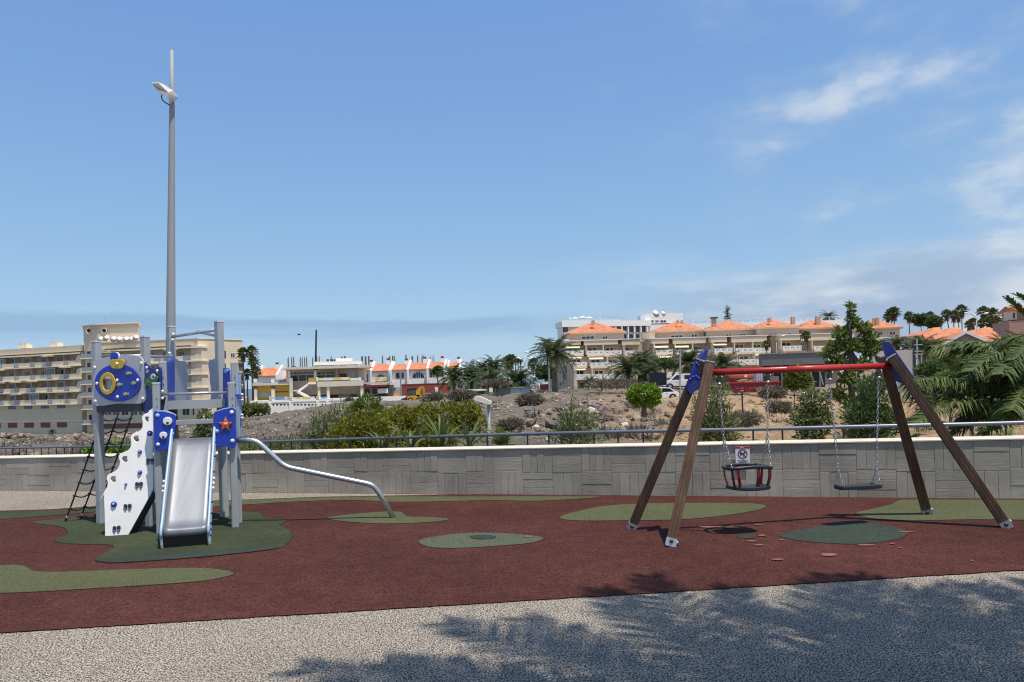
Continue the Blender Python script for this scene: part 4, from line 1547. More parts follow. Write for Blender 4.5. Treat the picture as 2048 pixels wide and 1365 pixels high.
def terrain_mat():
    m = bpy.data.materials.new('dry_soil')
    m.use_nodes = True
    nt = m.node_tree
    b = nt.nodes['Principled BSDF']
    b.inputs['Roughness'].default_value = 0.95
    b.inputs['Specular IOR Level'].default_value = 0.15
    g = _n(nt, 'ShaderNodeNewGeometry')

    def noise(s, d=6, r=0.65):
        n = _n(nt, 'ShaderNodeTexNoise')
        n.inputs['Scale'].default_value = s
        n.inputs['Detail'].default_value = d
        n.inputs['Roughness'].default_value = r
        nt.links.new(g.outputs['Position'], n.inputs[0])
        return n.outputs[0]

    def mr(x, a, b_, c=0.0, d=1.0):
        n = _n(nt, 'ShaderNodeMapRange')
        for i, q in enumerate((a, b_, c, d)):
            n.inputs[i + 1].default_value = q
        nt.links.new(x, n.inputs[0])
        return n.outputs[0]

    def mix(f, a, b_, mode='MIX'):
        n = _n(nt, 'ShaderNodeMixRGB', blend_type=mode)
        for i, q in enumerate((f, a, b_)):
            if isinstance(q, tuple):
                n.inputs[i].default_value = (*q, 1)
            elif isinstance(q, (int, float)):
                n.inputs[i].default_value = q
            else:
                nt.links.new(q, n.inputs[i])
        return n.outputs[0]

    def mth(op, a, b_):
        n = _n(nt, 'ShaderNodeMath', operation=op)
        for i, q in enumerate((a, b_)):
            if isinstance(q, (int, float)):
                n.inputs[i].default_value = q
            else:
                nt.links.new(q, n.inputs[i])
        return n.outputs[0]
    sp = _n(nt, 'ShaderNodeSeparateXYZ')
    nt.links.new(g.outputs['Position'], sp.inputs[0])
    # orange sand where the plot has been graded (right-hand side), grey rubble soil elsewhere
    sand = mr(mth('ADD', mth('DIVIDE', sp.outputs[0], mth('MAXIMUM', sp.outputs[1], 5.0)), mth('MULTIPLY', mth('SUBTRACT', noise(0.12, 4), 0.5), 0.35)), 0.09, 0.20)
    near = mr(mth('ADD', sp.outputs[1], mth('MULTIPLY', mth('SUBTRACT', noise(0.25), 0.5), 30.0)), 70.0, 95.0, 1.0, 0.35)
    sand = mth('MULTIPLY', sand, near)
    grey = mix(mr(noise(0.5), 0.35, 0.65), (0.185, 0.155, 0.125), (0.115, 0.100, 0.085))
    grey = mix(mr(noise(0.16, 5), 0.50, 0.66), grey, (0.245, 0.195, 0.135))
    ora = mix(mr(noise(0.35), 0.35, 0.65), (0.40, 0.27, 0.145), (0.30, 0.205, 0.125))
    col = mix(sand, grey, ora)
    col = mix(1.0, col, mr(noise(2.6, 8, 0.75), 0.30, 0.70, 0.50, 1.45), 'MULTIPLY')
    col = mix(mr(noise(7.0, 4), 0.66, 0.72, 0, 0.6), col, (0.34, 0.30, 0.25))
    nt.links.new(col, b.inputs['Base Color'])
    bp = _n(nt, 'ShaderNodeBump')
    bp.inputs['Distance'].default_value = 0.25
    nt.links.new(noise(1.6, 8, 0.75), bp.inputs['Height'])
    nt.links.new(bp.outputs[0], b.inputs['Normal'])
    return m


M_SOIL = terrain_mat()
cols = np.concatenate([np.arange(-1400, -100, 60), np.arange(-100, 2160, 10), np.arange(2160, 3400, 60)])
dist = [0.3, 0.8, 1.5, 2.2, 3, 4, 5, 6, 7, 8, 9, 10, 11.2, 12.5, 14, 15.5, 17, 19, 21, 23, 25, 27, 29, 31, 33, 35, 37, 39, 41, 43, 46, 49, 52, 55, 58, 61, 64, 67, 70, 74, 78, 82, 86, 90, 95, 100, 106, 112, 120, 130, 140, 150, 165, 180, 200, 230, 270, 320, 450, 700, 1100]
vs, fs = [], []
for j, d in enumerate(dist):
    for i, cx in enumerate(cols):
        a = (cx - 1024) / F
        Y = y_wall(max(min(a, 0.9), -0.9)) + d
        X = a * Y
        z = tz(X, Y)
        vs.append((X, Y, z))
nc = len(cols)
for j in range(len(dist) - 1):
    for i in range(nc - 1):
        fs.append((j*nc + i, j*nc + i + 1, (j+1)*nc + i + 1, (j+1)*nc + i))
me = np_mesh('hillside', np.array(vs), np.array(fs))
me.polygons.foreach_set('use_smooth', [True] * len(me.polygons))
hill = struct(link('hillside', me, M_SOIL))
# far land and sea out to the horizon
o = struct(MB().face((-9000, 300, -16), (9000, 300, -16), (9000, 9000, -16), (-9000, 9000, -16)).build('sea', mat('sea_water', (0.02, 0.06, 0.11), 0.25, var=0.2, scale=0.01)))
# side ground that carries on past the square
struct(MB().face((-400, -40, -0.02), (-60, -40, -0.02), (-60, 60, -0.02), (-400, 60, -0.4)).build('side_ground', M_SOIL))
struct(MB().face((60, -40, -0.02), (400, -40, -0.02), (400, 60, 0.5), (60, 60, -0.02)).build('side_ground', M_SOIL))
struct(MB().face((-400, -400, -0.03), (400, -400, -0.03), (400, -40, -0.03), (-400, -40, -0.03)).build('side_ground', M_SOIL))


# ------------------------------------------------------------------ rubble stones
def rock_mesh(seed, flat_=0.65):
    r = np.random.default_rng(seed)
    bm = bmesh.new()
    bmesh.ops.create_icosphere(bm, subdivisions=1, radius=1.0)
    planes = [(unit(r.normal(size=(1, 3)))[0], r.uniform(0.45, 0.85)) for _ in range(7)]
    for v in bm.verts:
        p = np.array(v.co)
        for n, d in planes:
            k = p @ n
            if k > d:
                p = p - n * (k - d)
        p *= np.array([1.0, 0.8, flat_])
        v.co = p * (1 + r.normal() * 0.10)
    me = bpy.data.meshes.new('stone')
    bm.to_mesh(me)
    bm.free()
    return me


def stone_mat(name, c, alt):
    return mat(name, c, 0.92, var=0.25, scale=4, bump=0.05, bscale=6, alt=alt, alt_scale=1.5, coord='Object')


S_MATS = [stone_mat('stone_brown', (0.23, 0.16, 0.125), (0.13, 0.095, 0.08)), stone_mat('stone_tan', (0.33, 0.25, 0.18), (0.22, 0.165, 0.12)),
          stone_mat('stone_grey', (0.18, 0.155, 0.14), (0.10, 0.088, 0.08)), stone_mat('stone_pale', (0.56, 0.50, 0.41), (0.40, 0.34, 0.27))]
ROCKS = []
for k in range(10):
    me = rock_mesh(100 + k)
    me.materials.append(S_MATS[(0, 0, 1, 1, 2, 0, 1, 2, 3, 0)[k]])
    ROCKS.append(me)


def stone(X, Y, size, k=None, sink=0.25, parent=hill):
    me = ROCKS[random.randrange(10) if k is None else k]
    o = bpy.data.objects.new('stone', me)
    COL.objects.link(o)
    o.parent = parent
    o.location = (X, Y, tz(X, Y) + size * (0.5 - sink))
    o.rotation_euler = (random.uniform(-0.5, 0.5), random.uniform(-0.5, 0.5), random.uniform(0, 6.28))
    o.scale = (size * random.uniform(0.8, 1.2),) * 3
    return o


n_st = 0
# the main rubble slope in the middle
while n_st < 215:
    px = random.triangular(985, 1350, 1170)
    prof_t = 812 + max(0, (1150 - px)) * 0.16 + max(0, px - 1200) * 0.03
    py = random.uniform(prof_t, 868 if px < 1200 else 850)
    Y = float(np.interp(py, [800, 815, 850, 872], [66, 56, 37, 28]))
    p = spot(px, Y)
    stone(p.x, p.y, random.choice((0.2, 0.26, 0.3, 0.34, 0.42, 0.6)) * Y / 45)
    n_st += 1
# heap by the left building, dark rubble bank and the blocks just behind the rail on the left
for _ in range(34):
    px = random.uniform(-10, 70)
    p = spot(px, random.uniform(118, 128))
    stone(p.x, p.y, random.uniform(0.5, 1.0), random.choice((0, 2, 2, 5, 7)), 0.1)
for _ in range(24):
    px = random.uniform(70, 300)
    p = spot(px, random.uniform(90, 130))
    stone(p.x, p.y, random.uniform(0.35, 0.8))
for _ in range(26):
    px = random.uniform(-5, 185)
    p = spot(px, random.uniform(22, 27))
    stone(p.x, p.y, random.uniform(0.16, 0.34), random.choice((0, 2, 5, 7, 9)))
# many small stones too small to pick apart
vs, fs = [], []
base_v = np.array([(1, 0, 0), (-1, 0, 0), (0, 1, 0), (0, -1, 0), (0, 0, 1), (0, 0, -1)], float)
base_f = np.array([(0, 2, 4), (2, 1, 4), (1, 3, 4), (3, 0, 4), (2, 0, 5), (1, 2, 5), (3, 1, 5), (0, 3, 5)])
cnt = 0
for _ in range(11000):
    px = random.uniform(-60, 2100)
    Y = math.exp(random.uniform(math.log(17), math.log(135)))
    keep = 0.9 if 900 < px < 1360 and 26 < Y < 70 else (0.6 if px < 720 else 0.28)
    if random.random() > keep:
        continue
    p = spot(px, Y)
    s = random.uniform(0.0008, 0.0028) * Y * random.uniform(0.6, 1.3)
    v = base_v * s * rng.uniform(0.6, 1.3, (6, 1)) * np.array([1.2, 1.0, 0.7])
    vs.append(v + np.array([p.x, p.y, p.z + s * 0.2]))
    fs.append(base_f + cnt * 6)
    cnt += 1
o = link('small_rubble', np_mesh('small_rubble', np.concatenate(vs), np.concatenate(fs)), mat('rubble', (0.30, 0.25, 0.20), 0.95, var=0.1, island=0.65), hill)
stuff(o)
# ================================================================== plants
M_BARK = mat('bark', (0.13, 0.10, 0.075), 0.9, var=0.3, scale=9, bump=0.01, bscale=20)
M_PTRUNK = mat('palm_trunk', (0.17, 0.125, 0.09), 0.95, var=0.4, scale=5, streak=(1, 1, 3), bump=0.05, bscale=9)
L_PALM = leafmat('palm_leaf', (0.034, 0.058, 0.020), (0.105, 0.130, 0.046), 0.25)
L_FAN = leafmat('fan_leaf', (0.055, 0.080, 0.028), (0.150, 0.165, 0.065), 0.2)
L_DRY = leafmat('dry_leaf', (0.20, 0.14, 0.075), (0.33, 0.24, 0.13), 0.2)
L_YEL = leafmat('yellow_green_leaf', (0.095, 0.120, 0.012), (0.310, 0.290, 0.036), 0.4)
L_OLIVE = leafmat('olive_leaf', (0.095, 0.130, 0.045), (0.250, 0.275, 0.110), 0.3)
L_DARK = leafmat('dark_leaf', (0.055, 0.100, 0.032), (0.155, 0.215, 0.072), 0.25)
L_MID = leafmat('mid_leaf', (0.075, 0.125, 0.026), (0.230, 0.270, 0.060), 0.35)
L_BRIGHT = leafmat('bright_leaf', (0.099, 0.198, 0.020), (0.281, 0.412, 0.049), 0.4)
L_STRAP = leafmat('strap_leaf', (0.060, 0.095, 0.030), (0.130, 0.170, 0.060), 0.25)
L_GREY = leafmat('scrub_leaf', (0.130, 0.110, 0.080), (0.240, 0.205, 0.150), 0.2)


class Fr:
    """collects palm fronds as triangles"""
    def __init__(self):
        self.v, self.f, self.n = [], [], 0

    def add(self, v, f):
        self.v.append(v)
        self.f.append(f + self.n)
        self.n += len(v)

    def mesh(self, name):
        return np_mesh(name, np.concatenate(self.v), np.concatenate(self.f))

    def frond(self, P, ll, lw, nl, droop=0.35, vee=0.2, rw=0.02):
        """P: (k,3) points of the midrib; leaflets ll long, lw wide, nl per side"""
        P = np.asarray(P, float)
        k = len(P)
        T = unit(np.gradient(P, axis=0))
        S = np.cross(T, np.array([0, 0, 1.0]))
        S = unit(S + 1e-6)
        U = np.cross(S, T)
        r = np.linspace(rw, rw * 0.15, k)[:, None]
        ring = np.stack([P + S * r, P - S * r, P + U * r * 1.2], 1).reshape(-1, 3)
        f = []
        for i in range(k - 1):
            for a_, b_ in ((0, 1), (1, 2), (2, 0)):
                f += [(i*3 + a_, i*3 + b_, (i+1)*3 + b_), (i*3 + a_, (i+1)*3 + b_, (i+1)*3 + a_)]
        self.add(ring, np.array(f))
        s = np.linspace(0.14, 0.995, nl)
        idx = s * (k - 1)
        i0 = np.minimum(idx.astype(int), k - 2)
        fr = (idx - i0)[:, None]
        p = P[i0] * (1 - fr) + P[i0 + 1] * fr
        t, sd, u = T[i0], S[i0], U[i0]
        ln = (ll * (0.35 + 0.65 * np.sin(np.pi * np.clip(0.1 + 0.86 * s, 0, 1)) ** 0.7))[:, None]
        for sg in (-1, 1):
            jit = rng.normal(size=(nl, 3)) * 0.10
            d = unit(t * (0.45 + 0.5 * s[:, None]) + sd * sg * 0.85 + u * vee + jit)
            L = ln * rng.uniform(0.8, 1.1, (nl, 1))
            m_ = p + d * L * 0.5
            e = p + d * L * 0.95 + np.array([0, 0, -1.0]) * L * droop * rng.uniform(0.5, 1.3, (nl, 1))
            w = t * lw * 0.5
            v = np.stack([p - w * 0.6, p + w * 0.6, m_ + w, m_ - w, e], 1).reshape(-1, 3)
            b0 = np.arange(nl)[:, None] * 5
            f = np.concatenate([b0 + np.array([[0, 1, 2]]), b0 + np.array([[0, 2, 3]]), b0 + np.array([[3, 2, 4]])], 1).reshape(-1, 3)
            self.add(v, f)


def arc_frond(base, az, e0, L, bend, k=9):
    p = np.array(base, float)
    out = [p.copy()]
    for i in range(k - 1):
        s = (i + 0.5) / (k - 1)
        e = e0 - bend * s ** 1.2
        p = p + np.array([math.cos(e) * math.cos(az), math.cos(e) * math.sin(az), math.sin(e)]) * (L / (k - 1))
        out.append(p.copy())
    return np.array(out)


def date_crown(seed, n=46, L=2.6, nl=26, ll=0.55, lw=0.085):
    r = random.Random(seed)
    fr = Fr()
    for i in range(n):
        q = i / (n - 1)
        az = i * 2.399 + r.uniform(-0.2, 0.2)
        e0 = R(78) - R(88) * q + r.uniform(-0.12, 0.12)
        fr.frond(arc_frond((0, 0, 0), az, e0, L * r.uniform(0.85, 1.1), R(62) + R(25) * r.random()), ll, lw, nl)
    return fr.mesh('crown')


def fan_crown(seed, n=30, L=1.0):
    r = random.Random(seed)
    g = np.random.default_rng(seed)
    fr = Fr()
    for i in range(n):
        q = i / (n - 1)
        az = i * 2.399 + r.uniform(-0.3, 0.3)
        e = R(80) - R(115) * q
        d = np.array([math.cos(e) * math.cos(az), math.cos(e) * math.sin(az), math.sin(e)])
        s = unit(np.cross(d, [0, 0, 1.0])[None] + 1e-6)[0]
        u = np.cross(s, d)
        pet = L * r.uniform(0.7, 0.95)
        c0 = d * pet
        v = [d * 0.02 - s * 0.02, d * 0.02 + s * 0.02, c0]
        f = [(0, 1, 2)]
        for k in range(13):
            a_ = R(-125 + 250 * k / 12)
            dd_ = d * math.cos(a_) + s * math.sin(a_) + u * 0.15
            ll = L * r.uniform(0.65, 0.9) * (1 - 0.25 * abs(k - 6) / 6)
            tip = c0 + dd_ * ll + np.array([0, 0, -0.35 * ll])
            mid_ = c0 + dd_ * ll * 0.55
            w = np.cross(dd_, u) * 0.075 * L
            b0 = len(v)
            v += [c0, mid_ + w, tip, mid_ - w]
            f += [(b0, b0 + 1, b0 + 2), (b0, b0 + 2, b0 + 3)]
        fr.add(np.array(v), np.array(f))
    return fr.mesh('crown')


def skirt_mesh(seed):
    g = np.random.default_rng(seed)
    N = 160
    a_ = g.uniform(0, 6.28, N)
    z = g.uniform(-1.3, -0.1, N)
    pos = np.stack([np.cos(a_) * 0.22, np.sin(a_) * 0.22, z], 1)
    d = np.stack([np.cos(a_) * 0.5, np.sin(a_) * 0.5, -np.ones(N)], 1)
    return leaf_mesh('dry_skirt', pos, d, 0.7, 0.14)


DATE = [date_crown(k) for k in (1, 2, 3)]
FANC = [fan_crown(k) for k in (4, 5, 6)]
SKIRT = skirt_mesh(9)
for m_ in DATE:
    m_.materials.append(L_PALM)
for m_ in FANC:
    m_.materials.append(L_FAN)
SKIRT.materials.append(L_DRY)


def trunk_mesh(r0, r1, rough_=0.12, n=12, seg=14, seed=0, bulge=0.0):
    r = random.Random(seed)
    mb = MB()
    pts, rad = [], []
    for i in range(seg + 1):
        s = i / seg
        pts.append((0, 0, s))
        rad.append((r0 + (r1 - r0) * s) * (1 + r.uniform(-rough_, rough_)) + bulge * max(0, s - 0.8) * 5)
    mb.path(pts, rad, n)
    return mb.mesh('trunk', True)


TR_DATE, TR_FAN = trunk_mesh(0.24, 0.22, 0.14, seed=1, bulge=0.14), trunk_mesh(0.20, 0.13, 0.05, seed=2)
TR_DATE.materials.append(M_PTRUNK)
TR_FAN.materials.append(M_PTRUNK)


def palm(kind, px, py_c, Y, label, size=1.0, group=None, base=None, lean=0.0, v=None):
    """crown centre shows at (px, py_c); the trunk goes down to the ground"""
    c0 = at(px, py_c, Y)
    gz = tz(c0.x, Y) - 0.3 if base is None else base
    t = thing('date_palm' if kind == 'date' else 'fan_palm', label, 'palm', (c0.x - lean, Y, gz), random.uniform(0, 6), group)
    h = max(c0.z - gz, 0.4)
    o = link('trunk', TR_DATE if kind == 'date' else TR_FAN, None, t, True)
    if kind == 'fan':
        size *= 0.52
    ts = size if kind == 'date' else 0.75 + 0.2 * size
    M = Matrix.Rotation(-t.rotation_euler.z, 4, 'Z')
    sh_ = M @ Vector((lean, 0, 0))
    o.scale = (ts, ts, h / max(math.cos(math.atan2(lean, h)), 0.2))
    q = Vector((sh_.x, sh_.y, h)).to_track_quat('Z', 'Y')
    o.rotation_euler = q.to_euler()
    v = random.randrange(3) if v is None else v
    o = link('crown', (DATE if kind == 'date' else FANC)[v], None, t, True)
    o.location = (sh_.x, sh_.y, h - 0.05)
    o.scale = (size,) * 3
    if kind == 'fan':
        o = link('dry_skirt', SKIRT, None, t, True)
        o.location = (sh_.x, sh_.y, h - 0.05)
        o.scale = (size,) * 3
    return t


# far palms, left to right
palm('fan', 486, 707, 150, 'fan palm half hidden behind the right end of the beige apartment block', 1.9)
palm('fan', 503, 703, 150, 'tallest of the slim fan palms right of the beige apartment block', 1.9)
palm('fan', 507, 724, 149, 'shorter fan palm leaning on the tallest one right of the apartment block', 1.8)
palm('fan', 511, 743, 148, 'lowest fan palm of the clump right of the apartment block', 1.8)
palm('fan', 494, 747, 152, 'small dark fan palm at the corner of the apartment block', 1.5)
palm('date', 907, 757, 118, 'dark date palm at the right end of the white terrace houses', 1.3)
palm('date', 943, 758, 120, 'date palm just left of the teal kiosk', 1.45)
palm('date', 966, 744, 150, 'distant date palm behind the street lamp with the single arm', 1.4)
palm('date', 988, 737, 150, 'date palm standing above the row, with a short crown on a high trunk', 1.4)
palm('date', 984, 768, 112, 'low bushy date palm behind the square white road sign', 1.5)
palm('date', 1034, 768, 105, 'low wide date palm beside the grey container hut', 1.6)
palm('fan', 1014, 724, 160, 'left one of the pair of brown fan palms on the ridge', 2.1)
palm('fan', 1022, 721, 160, 'right one of the pair of brown fan palms on the ridge', 2.1)
for k, (x, y) in enumerate(((1031, 722), (1036, 720), (1041, 721))):
    palm('fan', x, y, 165, 'thin upright palm in the row of three on the ridge', 0.9, 'row of three thin palms on the ridge')
palm('fan', 1066, 727, 158, 'brown fan palm partly hidden by the arc lamp', 1.9)
palm('date', 1108, 714, 100, 'tall thick-trunked date palm in front of the grey end wall of the hotel', 1.5, v=0)
palm('date', 1094, 690, 190, 'dark palm top peeping over the left corner of the hotel', 1.2)
palm('date', 1181, 768, 120, 'small low palm in front of the hotel ground floor', 0.75)
palm('date', 1256, 742, 112, 'wide date palm before the hotel, left of the leaning one', 1.5)
palm('date', 1283, 727, 115, 'leaning palm with a pale trunk in front of the hotel', 1.25, lean=0.6)
palm('date', 1303, 745, 110, 'small palm behind the dark blue screen', 0.8)
palm('date', 1377, 727, 108, 'bright date palm behind the blue plate of the swing', 1.4)
palm('date', 1447, 735, 110, 'dark date palm above the left half of the red beam', 1.4)
palm('fan', 1533, 689, 160, 'small fan palm in front of the hotel terrace wall', 1.4)
palm('fan', 1612, 671, 150, 'leaning fan palm before the right-hand hotel block', 1.5, lean=-1.0)
palm('date', 1657, 637, 290, 'palm top over the roof of the white hotel', 1.6, base=6)
for x, y, Y, s, lb in ((1775, 634, 260, 2.3, 'small fan palm left of the double one on the skyline'), (1783, 627, 255, 3.0, 'left trunk of the double fan palm on the skyline'), (1788, 626, 255, 3.2, 'right trunk of the double fan palm on the skyline'),
                       (1818, 633, 250, 2.6, 'lone fan palm with a short straight trunk on the skyline'), (1860, 632, 250, 2.3, 'fan palm top above the round dark tree on the skyline'),
                       (1882, 642, 240, 1.5, 'smallest fan palm of the skyline row'), (1893, 629, 215, 2.2, 'fan palm with a long leaning trunk, first of the skyline cluster'), (1907, 631, 215, 2.3, 'brown shaggy fan palm, second of the skyline cluster'),
                       (1923, 621, 220, 2.6, 'highest fan palm of the skyline cluster'), (1917, 634, 222, 1.9, 'fan palm behind the highest one of the skyline cluster'), (1945, 646, 200, 2.1, 'low fan palm left of the double-armed lamp'), (1938, 650, 198, 1.8, 'lowest fan palm of the skyline cluster'),
                       (1966, 624, 205, 2.5, 'big brown fan palm right of the double-armed lamp'), (1984, 630, 205, 3.0, 'widest fan palm on the skyline, right of the lamp'), (1978, 645, 200, 2.6, 'fan palm under the widest one on the skyline'), (1993, 645, 200, 2.4, 'fan palm right of the widest one on the skyline'),
                       (1963, 647, 200, 2.0, 'fan palm in the shade below the big brown one'), (2019, 637, 230, 1.6, 'small fan palm beside the pink villa')):
    palm('fan', x, y, Y, lb, s, 'fan palms on the skyline', lean=(2.2 if x == 1893 else 0) * -1)
palm('date', 1842, 702, 74, 'feathery date palm left of the orange roofs', 0.95)
palm('date', 1868, 699, 78, 'second feathery date palm in front of the orange roof', 0.8)
palm('date', 1919, 700, 70, 'tall ragged palm before the gable of the orange-roofed house', 0.5)
palm('date', 2000, 690, 60, 'spiky palm right of the orange gable', 0.5)
palm('date', 2040, 690, 45, 'broad palm at the right edge below the pink villa', 0.55)
palm('date', 1795, 690, 75, 'palm behind the blue top of the right swing plate', 0.6)
palm('date', 1765, 695, 90, 'palm between the tall shrub and the grey wall', 0.6)
palm('date', 104, 864, 128, 'tiny palm at the foot of the left apartment wing', 0.32)


# ------------------------------------------------------------------ shrubs and trees
def blob_leaves(blobs, n, seed, shell=0.55, up=0.25):
    """positions and directions of leaves inside ellipsoids (centre, (rx, ry, rz)); denser near the skin"""
    g = np.random.default_rng(seed)
    wts = np.array([b[1][0] * b[1][1] * b[1][2] for b in blobs]) ** 0.7
    wts /= wts.sum()
    ps, ds = [], []
    for (c0, r), w in zip(blobs, wts):
        k = max(int(n * w), 6)
        d = unit(g.normal(size=(k, 3)))
        rad = shell + (1 - shell) * g.random((k, 1)) ** 0.6
        lump = 1 + 0.22 * np.sin(d[:, :1] * 5 + g.uniform(0, 6)) * np.cos(d[:, 2:3] * 6 + g.uniform(0, 6))
        ps.append(np.array(c0) + d * rad * lump * np.array(r))
        ds.append(d + g.normal(size=(k, 3)) * 0.6 + np.array([0, 0, up]))
    return np.concatenate(ps), np.concatenate(ds)


def shrub(name, label, cat, foot, blobs, n, leaf, length, width, seed, stem_r=0.02, stems=True, trunk=None, group=None, fold=0.15, shell=0.55, crown='crown', up=0.25):
    t = thing(name, label, cat, foot, 0, group)
    p, d = blob_leaves(blobs, n, seed, shell, up)
    link(crown, leaf_mesh(crown, p, d, length, width, fold), leaf, t)
    mb = MB()
    r = random.Random(seed)
    if trunk:
        top = Vector(trunk)
        mb.path([Vector(foot) - Vector((0, 0, 0.2)), Vector(foot).lerp(top, 0.5) + Vector((r.uniform(-1, 1) * 0.03, 0, 0)), top], [stem_r * 1.25, stem_r, stem_r * 0.8], 9)
        o0 = top
    else:
        o0 = Vector(foot) - Vector((0, 0, 0.15))
    if stems:
        for c0, rr in blobs:
            c0 = Vector(c0)
            m_ = o0.lerp(c0, 0.5) + Vector((r.uniform(-1, 1), r.uniform(-1, 1), r.uniform(-0.3, 0.6))) * 0.10 * (c0 - o0).length
            mb.path([o0, m_, c0], [stem_r * 0.55, stem_r * 0.4, stem_r * 0.15], 6)
            for _ in range(4):
                e = c0 + Vector((r.gauss(0, 0.5) * rr[0], r.gauss(0, 0.5) * rr[1], r.gauss(0.1, 0.5) * rr[2]))
                mb.path([m_.lerp(c0, r.uniform(0.2, 0.9)), e], [stem_r * 0.25, stem_r * 0.08], 4)
    mb.build('trunk' if trunk else 'stem', M_BARK, t, smooth=True)
    return t


def B(px, py, rpx, Y, ry=None, fy=0.8, dY=0.0):
    """an ellipsoid seen at (px, py) with half-width rpx and half-height ry (pixels)"""
    c0 = at(px, py, Y + dY)
    s = Y / F
    return (tuple(c0), (rpx * s, rpx * s * fy, (ry or rpx) * s))


# yellow-green bushes behind the rail
shrub('yellow_green_bush', 'large yellow-green leafy bush behind the rail in the middle', 'bush', spot(830, 15.5), [B(690, 872, 34, 15), B(740, 862, 42, 15), B(790, 852, 44, 15.5, 36), B(840, 842, 44, 15.5, 34), B(890, 838, 44, 15.5, 34), B(930, 828, 26, 15.5, 24), B(948, 822, 14, 15.5, 14), B(880, 872, 50, 15, 24), B(800, 885, 60, 15, 22), B(700, 900, 50, 15, 20), B(960, 850, 20, 15.5, 16)], 14000, L_YEL, 0.085, 0.034, 11, 0.05, shell=0.35)
shrub('yellow_green_bush', 'lighter bushy sapling rising left of the big yellow-green bush', 'bush', spot(730, 19), [B(735, 812, 26, 19, 20), B(715, 830, 26, 19, 22), B(755, 832, 24, 19, 20), B(725, 850, 34, 19, 22)], 4200, L_MID, 0.10, 0.04, 12, 0.04)
shrub('weed_clump', 'dark spindly weeds left of the yellow-green bush', 'bush', spot(650, 16), [B(640, 855, 20, 16, 34), B(665, 845, 16, 16, 36), B(685, 850, 14, 16, 40), B(625, 880, 26, 16, 22), B(655, 885, 34, 16, 22)], 2000, L_OLIVE, 0.13, 0.02, 13, 0.03, shell=0.1, up=1.0)
shrub('weed_clump', 'low dry weeds behind the wall right of the play tower', 'bush', spot(560, 17), [B(530, 897, 30, 17, 12), B(575, 893, 34, 17, 16), B(620, 893, 30, 17, 16), B(490, 900, 26, 17, 10)], 2200, L_OLIVE, 0.10, 0.022, 14, 0.02, shell=0.1, up=0.7)
shrub('creeper', 'low bright green creeper behind the wall seen through the rope net', 'plant', spot(225, 19), [B(195, 905, 20, 19, 8), B(225, 901, 26, 19, 11), B(255, 903, 22, 19, 9)], 1900, L_BRIGHT, 0.13, 0.07, 15, 0.02)
shrub('young_shrub', 'thin leafy shrub seen between the slide panels', 'bush', spot(412, 17), [B(410, 838, 14, 17, 20), B(418, 862, 18, 17, 18), B(402, 870, 14, 17, 16), B(415, 886, 20, 17, 14)], 1900, L_OLIVE, 0.09, 0.035, 16, 0.03)
shrub('feathery_shrub', 'feathery grey-green shrub with a bare leader in front of the rubble slope', 'bush', spot(1145, 13.5), [B(1135, 850, 22, 13.5, 34), B(1160, 848, 26, 13.5, 30), B(1185, 845, 14, 13.5, 18), B(1118, 872, 20, 13.5, 18), B(1160, 882, 40, 13.5, 18), B(1146, 806, 4, 13.5, 24)], 2100, L_OLIVE, 0.10, 0.018, 17, 0.03, shell=0.1, up=0.9)
shrub('feathery_shrub', 'dark feathery shrub behind the left swing legs', 'bush', spot(1440, 12.5), [B(1435, 790, 22, 12.5, 30), B(1425, 835, 32, 12.5, 34), B(1450, 850, 28, 12.5, 36), B(1405, 870, 26, 12.5, 26), B(1440, 880, 38, 12.5, 18), B(1395, 822, 14, 12.5, 26)], 3200, L_OLIVE, 0.10, 0.020, 18, 0.03, shell=0.1, up=0.8)
shrub('olive_shrub', 'grey-green shrub with small leaves hanging between the two swing seats', 'bush', spot(1622, 12.2), [B(1622, 800, 22, 12.2, 24), B(1608, 832, 26, 12.2, 26), B(1640, 840, 26, 12.2, 30), B(1622, 868, 30, 12.2, 20), B(1655, 800, 10, 12.2, 18)], 2500, L_OLIVE, 0.075, 0.032, 19, 0.03, shell=0.1)
shrub('olive_shrub', 'small green shrub in front of the grey shed', 'bush', spot(1595, 30), [B(1595, 752, 16, 30, 14), B(1588, 766, 16, 30, 10), B(1608, 764, 12, 30, 10)], 1500, L_MID, 0.22, 0.08, 20, 0.04)
shrub('dense_shrub', 'tall dense dark green shrub beside the right chain of the flat swing', 'bush', spot(1735, 11.8), [B(1740, 790, 32, 11.8, 36), B(1718, 835, 34, 11.8, 36), B(1755, 840, 32, 11.8, 40), B(1735, 872, 44, 11.8, 20), B(1782, 850, 16, 11.8, 30), B(1760, 765, 16, 11.8, 20)], 5000, L_DARK, 0.09, 0.020, 21, 0.04, shell=0.1, up=0.8)
shrub('tall_shrub', 'tall leafy young tree rising above the red beam near the right swing legs', 'tree', spot(1702, 15), [B(1702, 618, 7, 15, 12), B(1704, 645, 11, 15, 12), B(1728, 658, 14, 15, 11), B(1683, 668, 15, 15, 11), B(1742, 678, 13, 15, 10), B(1702, 690, 18, 15, 12), B(1668, 699, 15, 15, 11), B(1651, 705, 8, 15, 9), B(1738, 704, 15, 15, 9), B(1676, 727, 17, 15, 12), B(1722, 730, 17, 15, 12), B(1694, 756, 14, 15, 11), B(1677, 788, 13, 15, 12), B(1718, 772, 11, 15, 10), B(1757, 690, 8, 15, 7), B(1660, 735, 9, 15, 9), B(1700, 805, 14, 15, 12)], 3000, L_MID, 0.11, 0.048, 22, 0.055, trunk=at(1701, 700, 15), shell=0.0)
rt = spot(1287, 42)
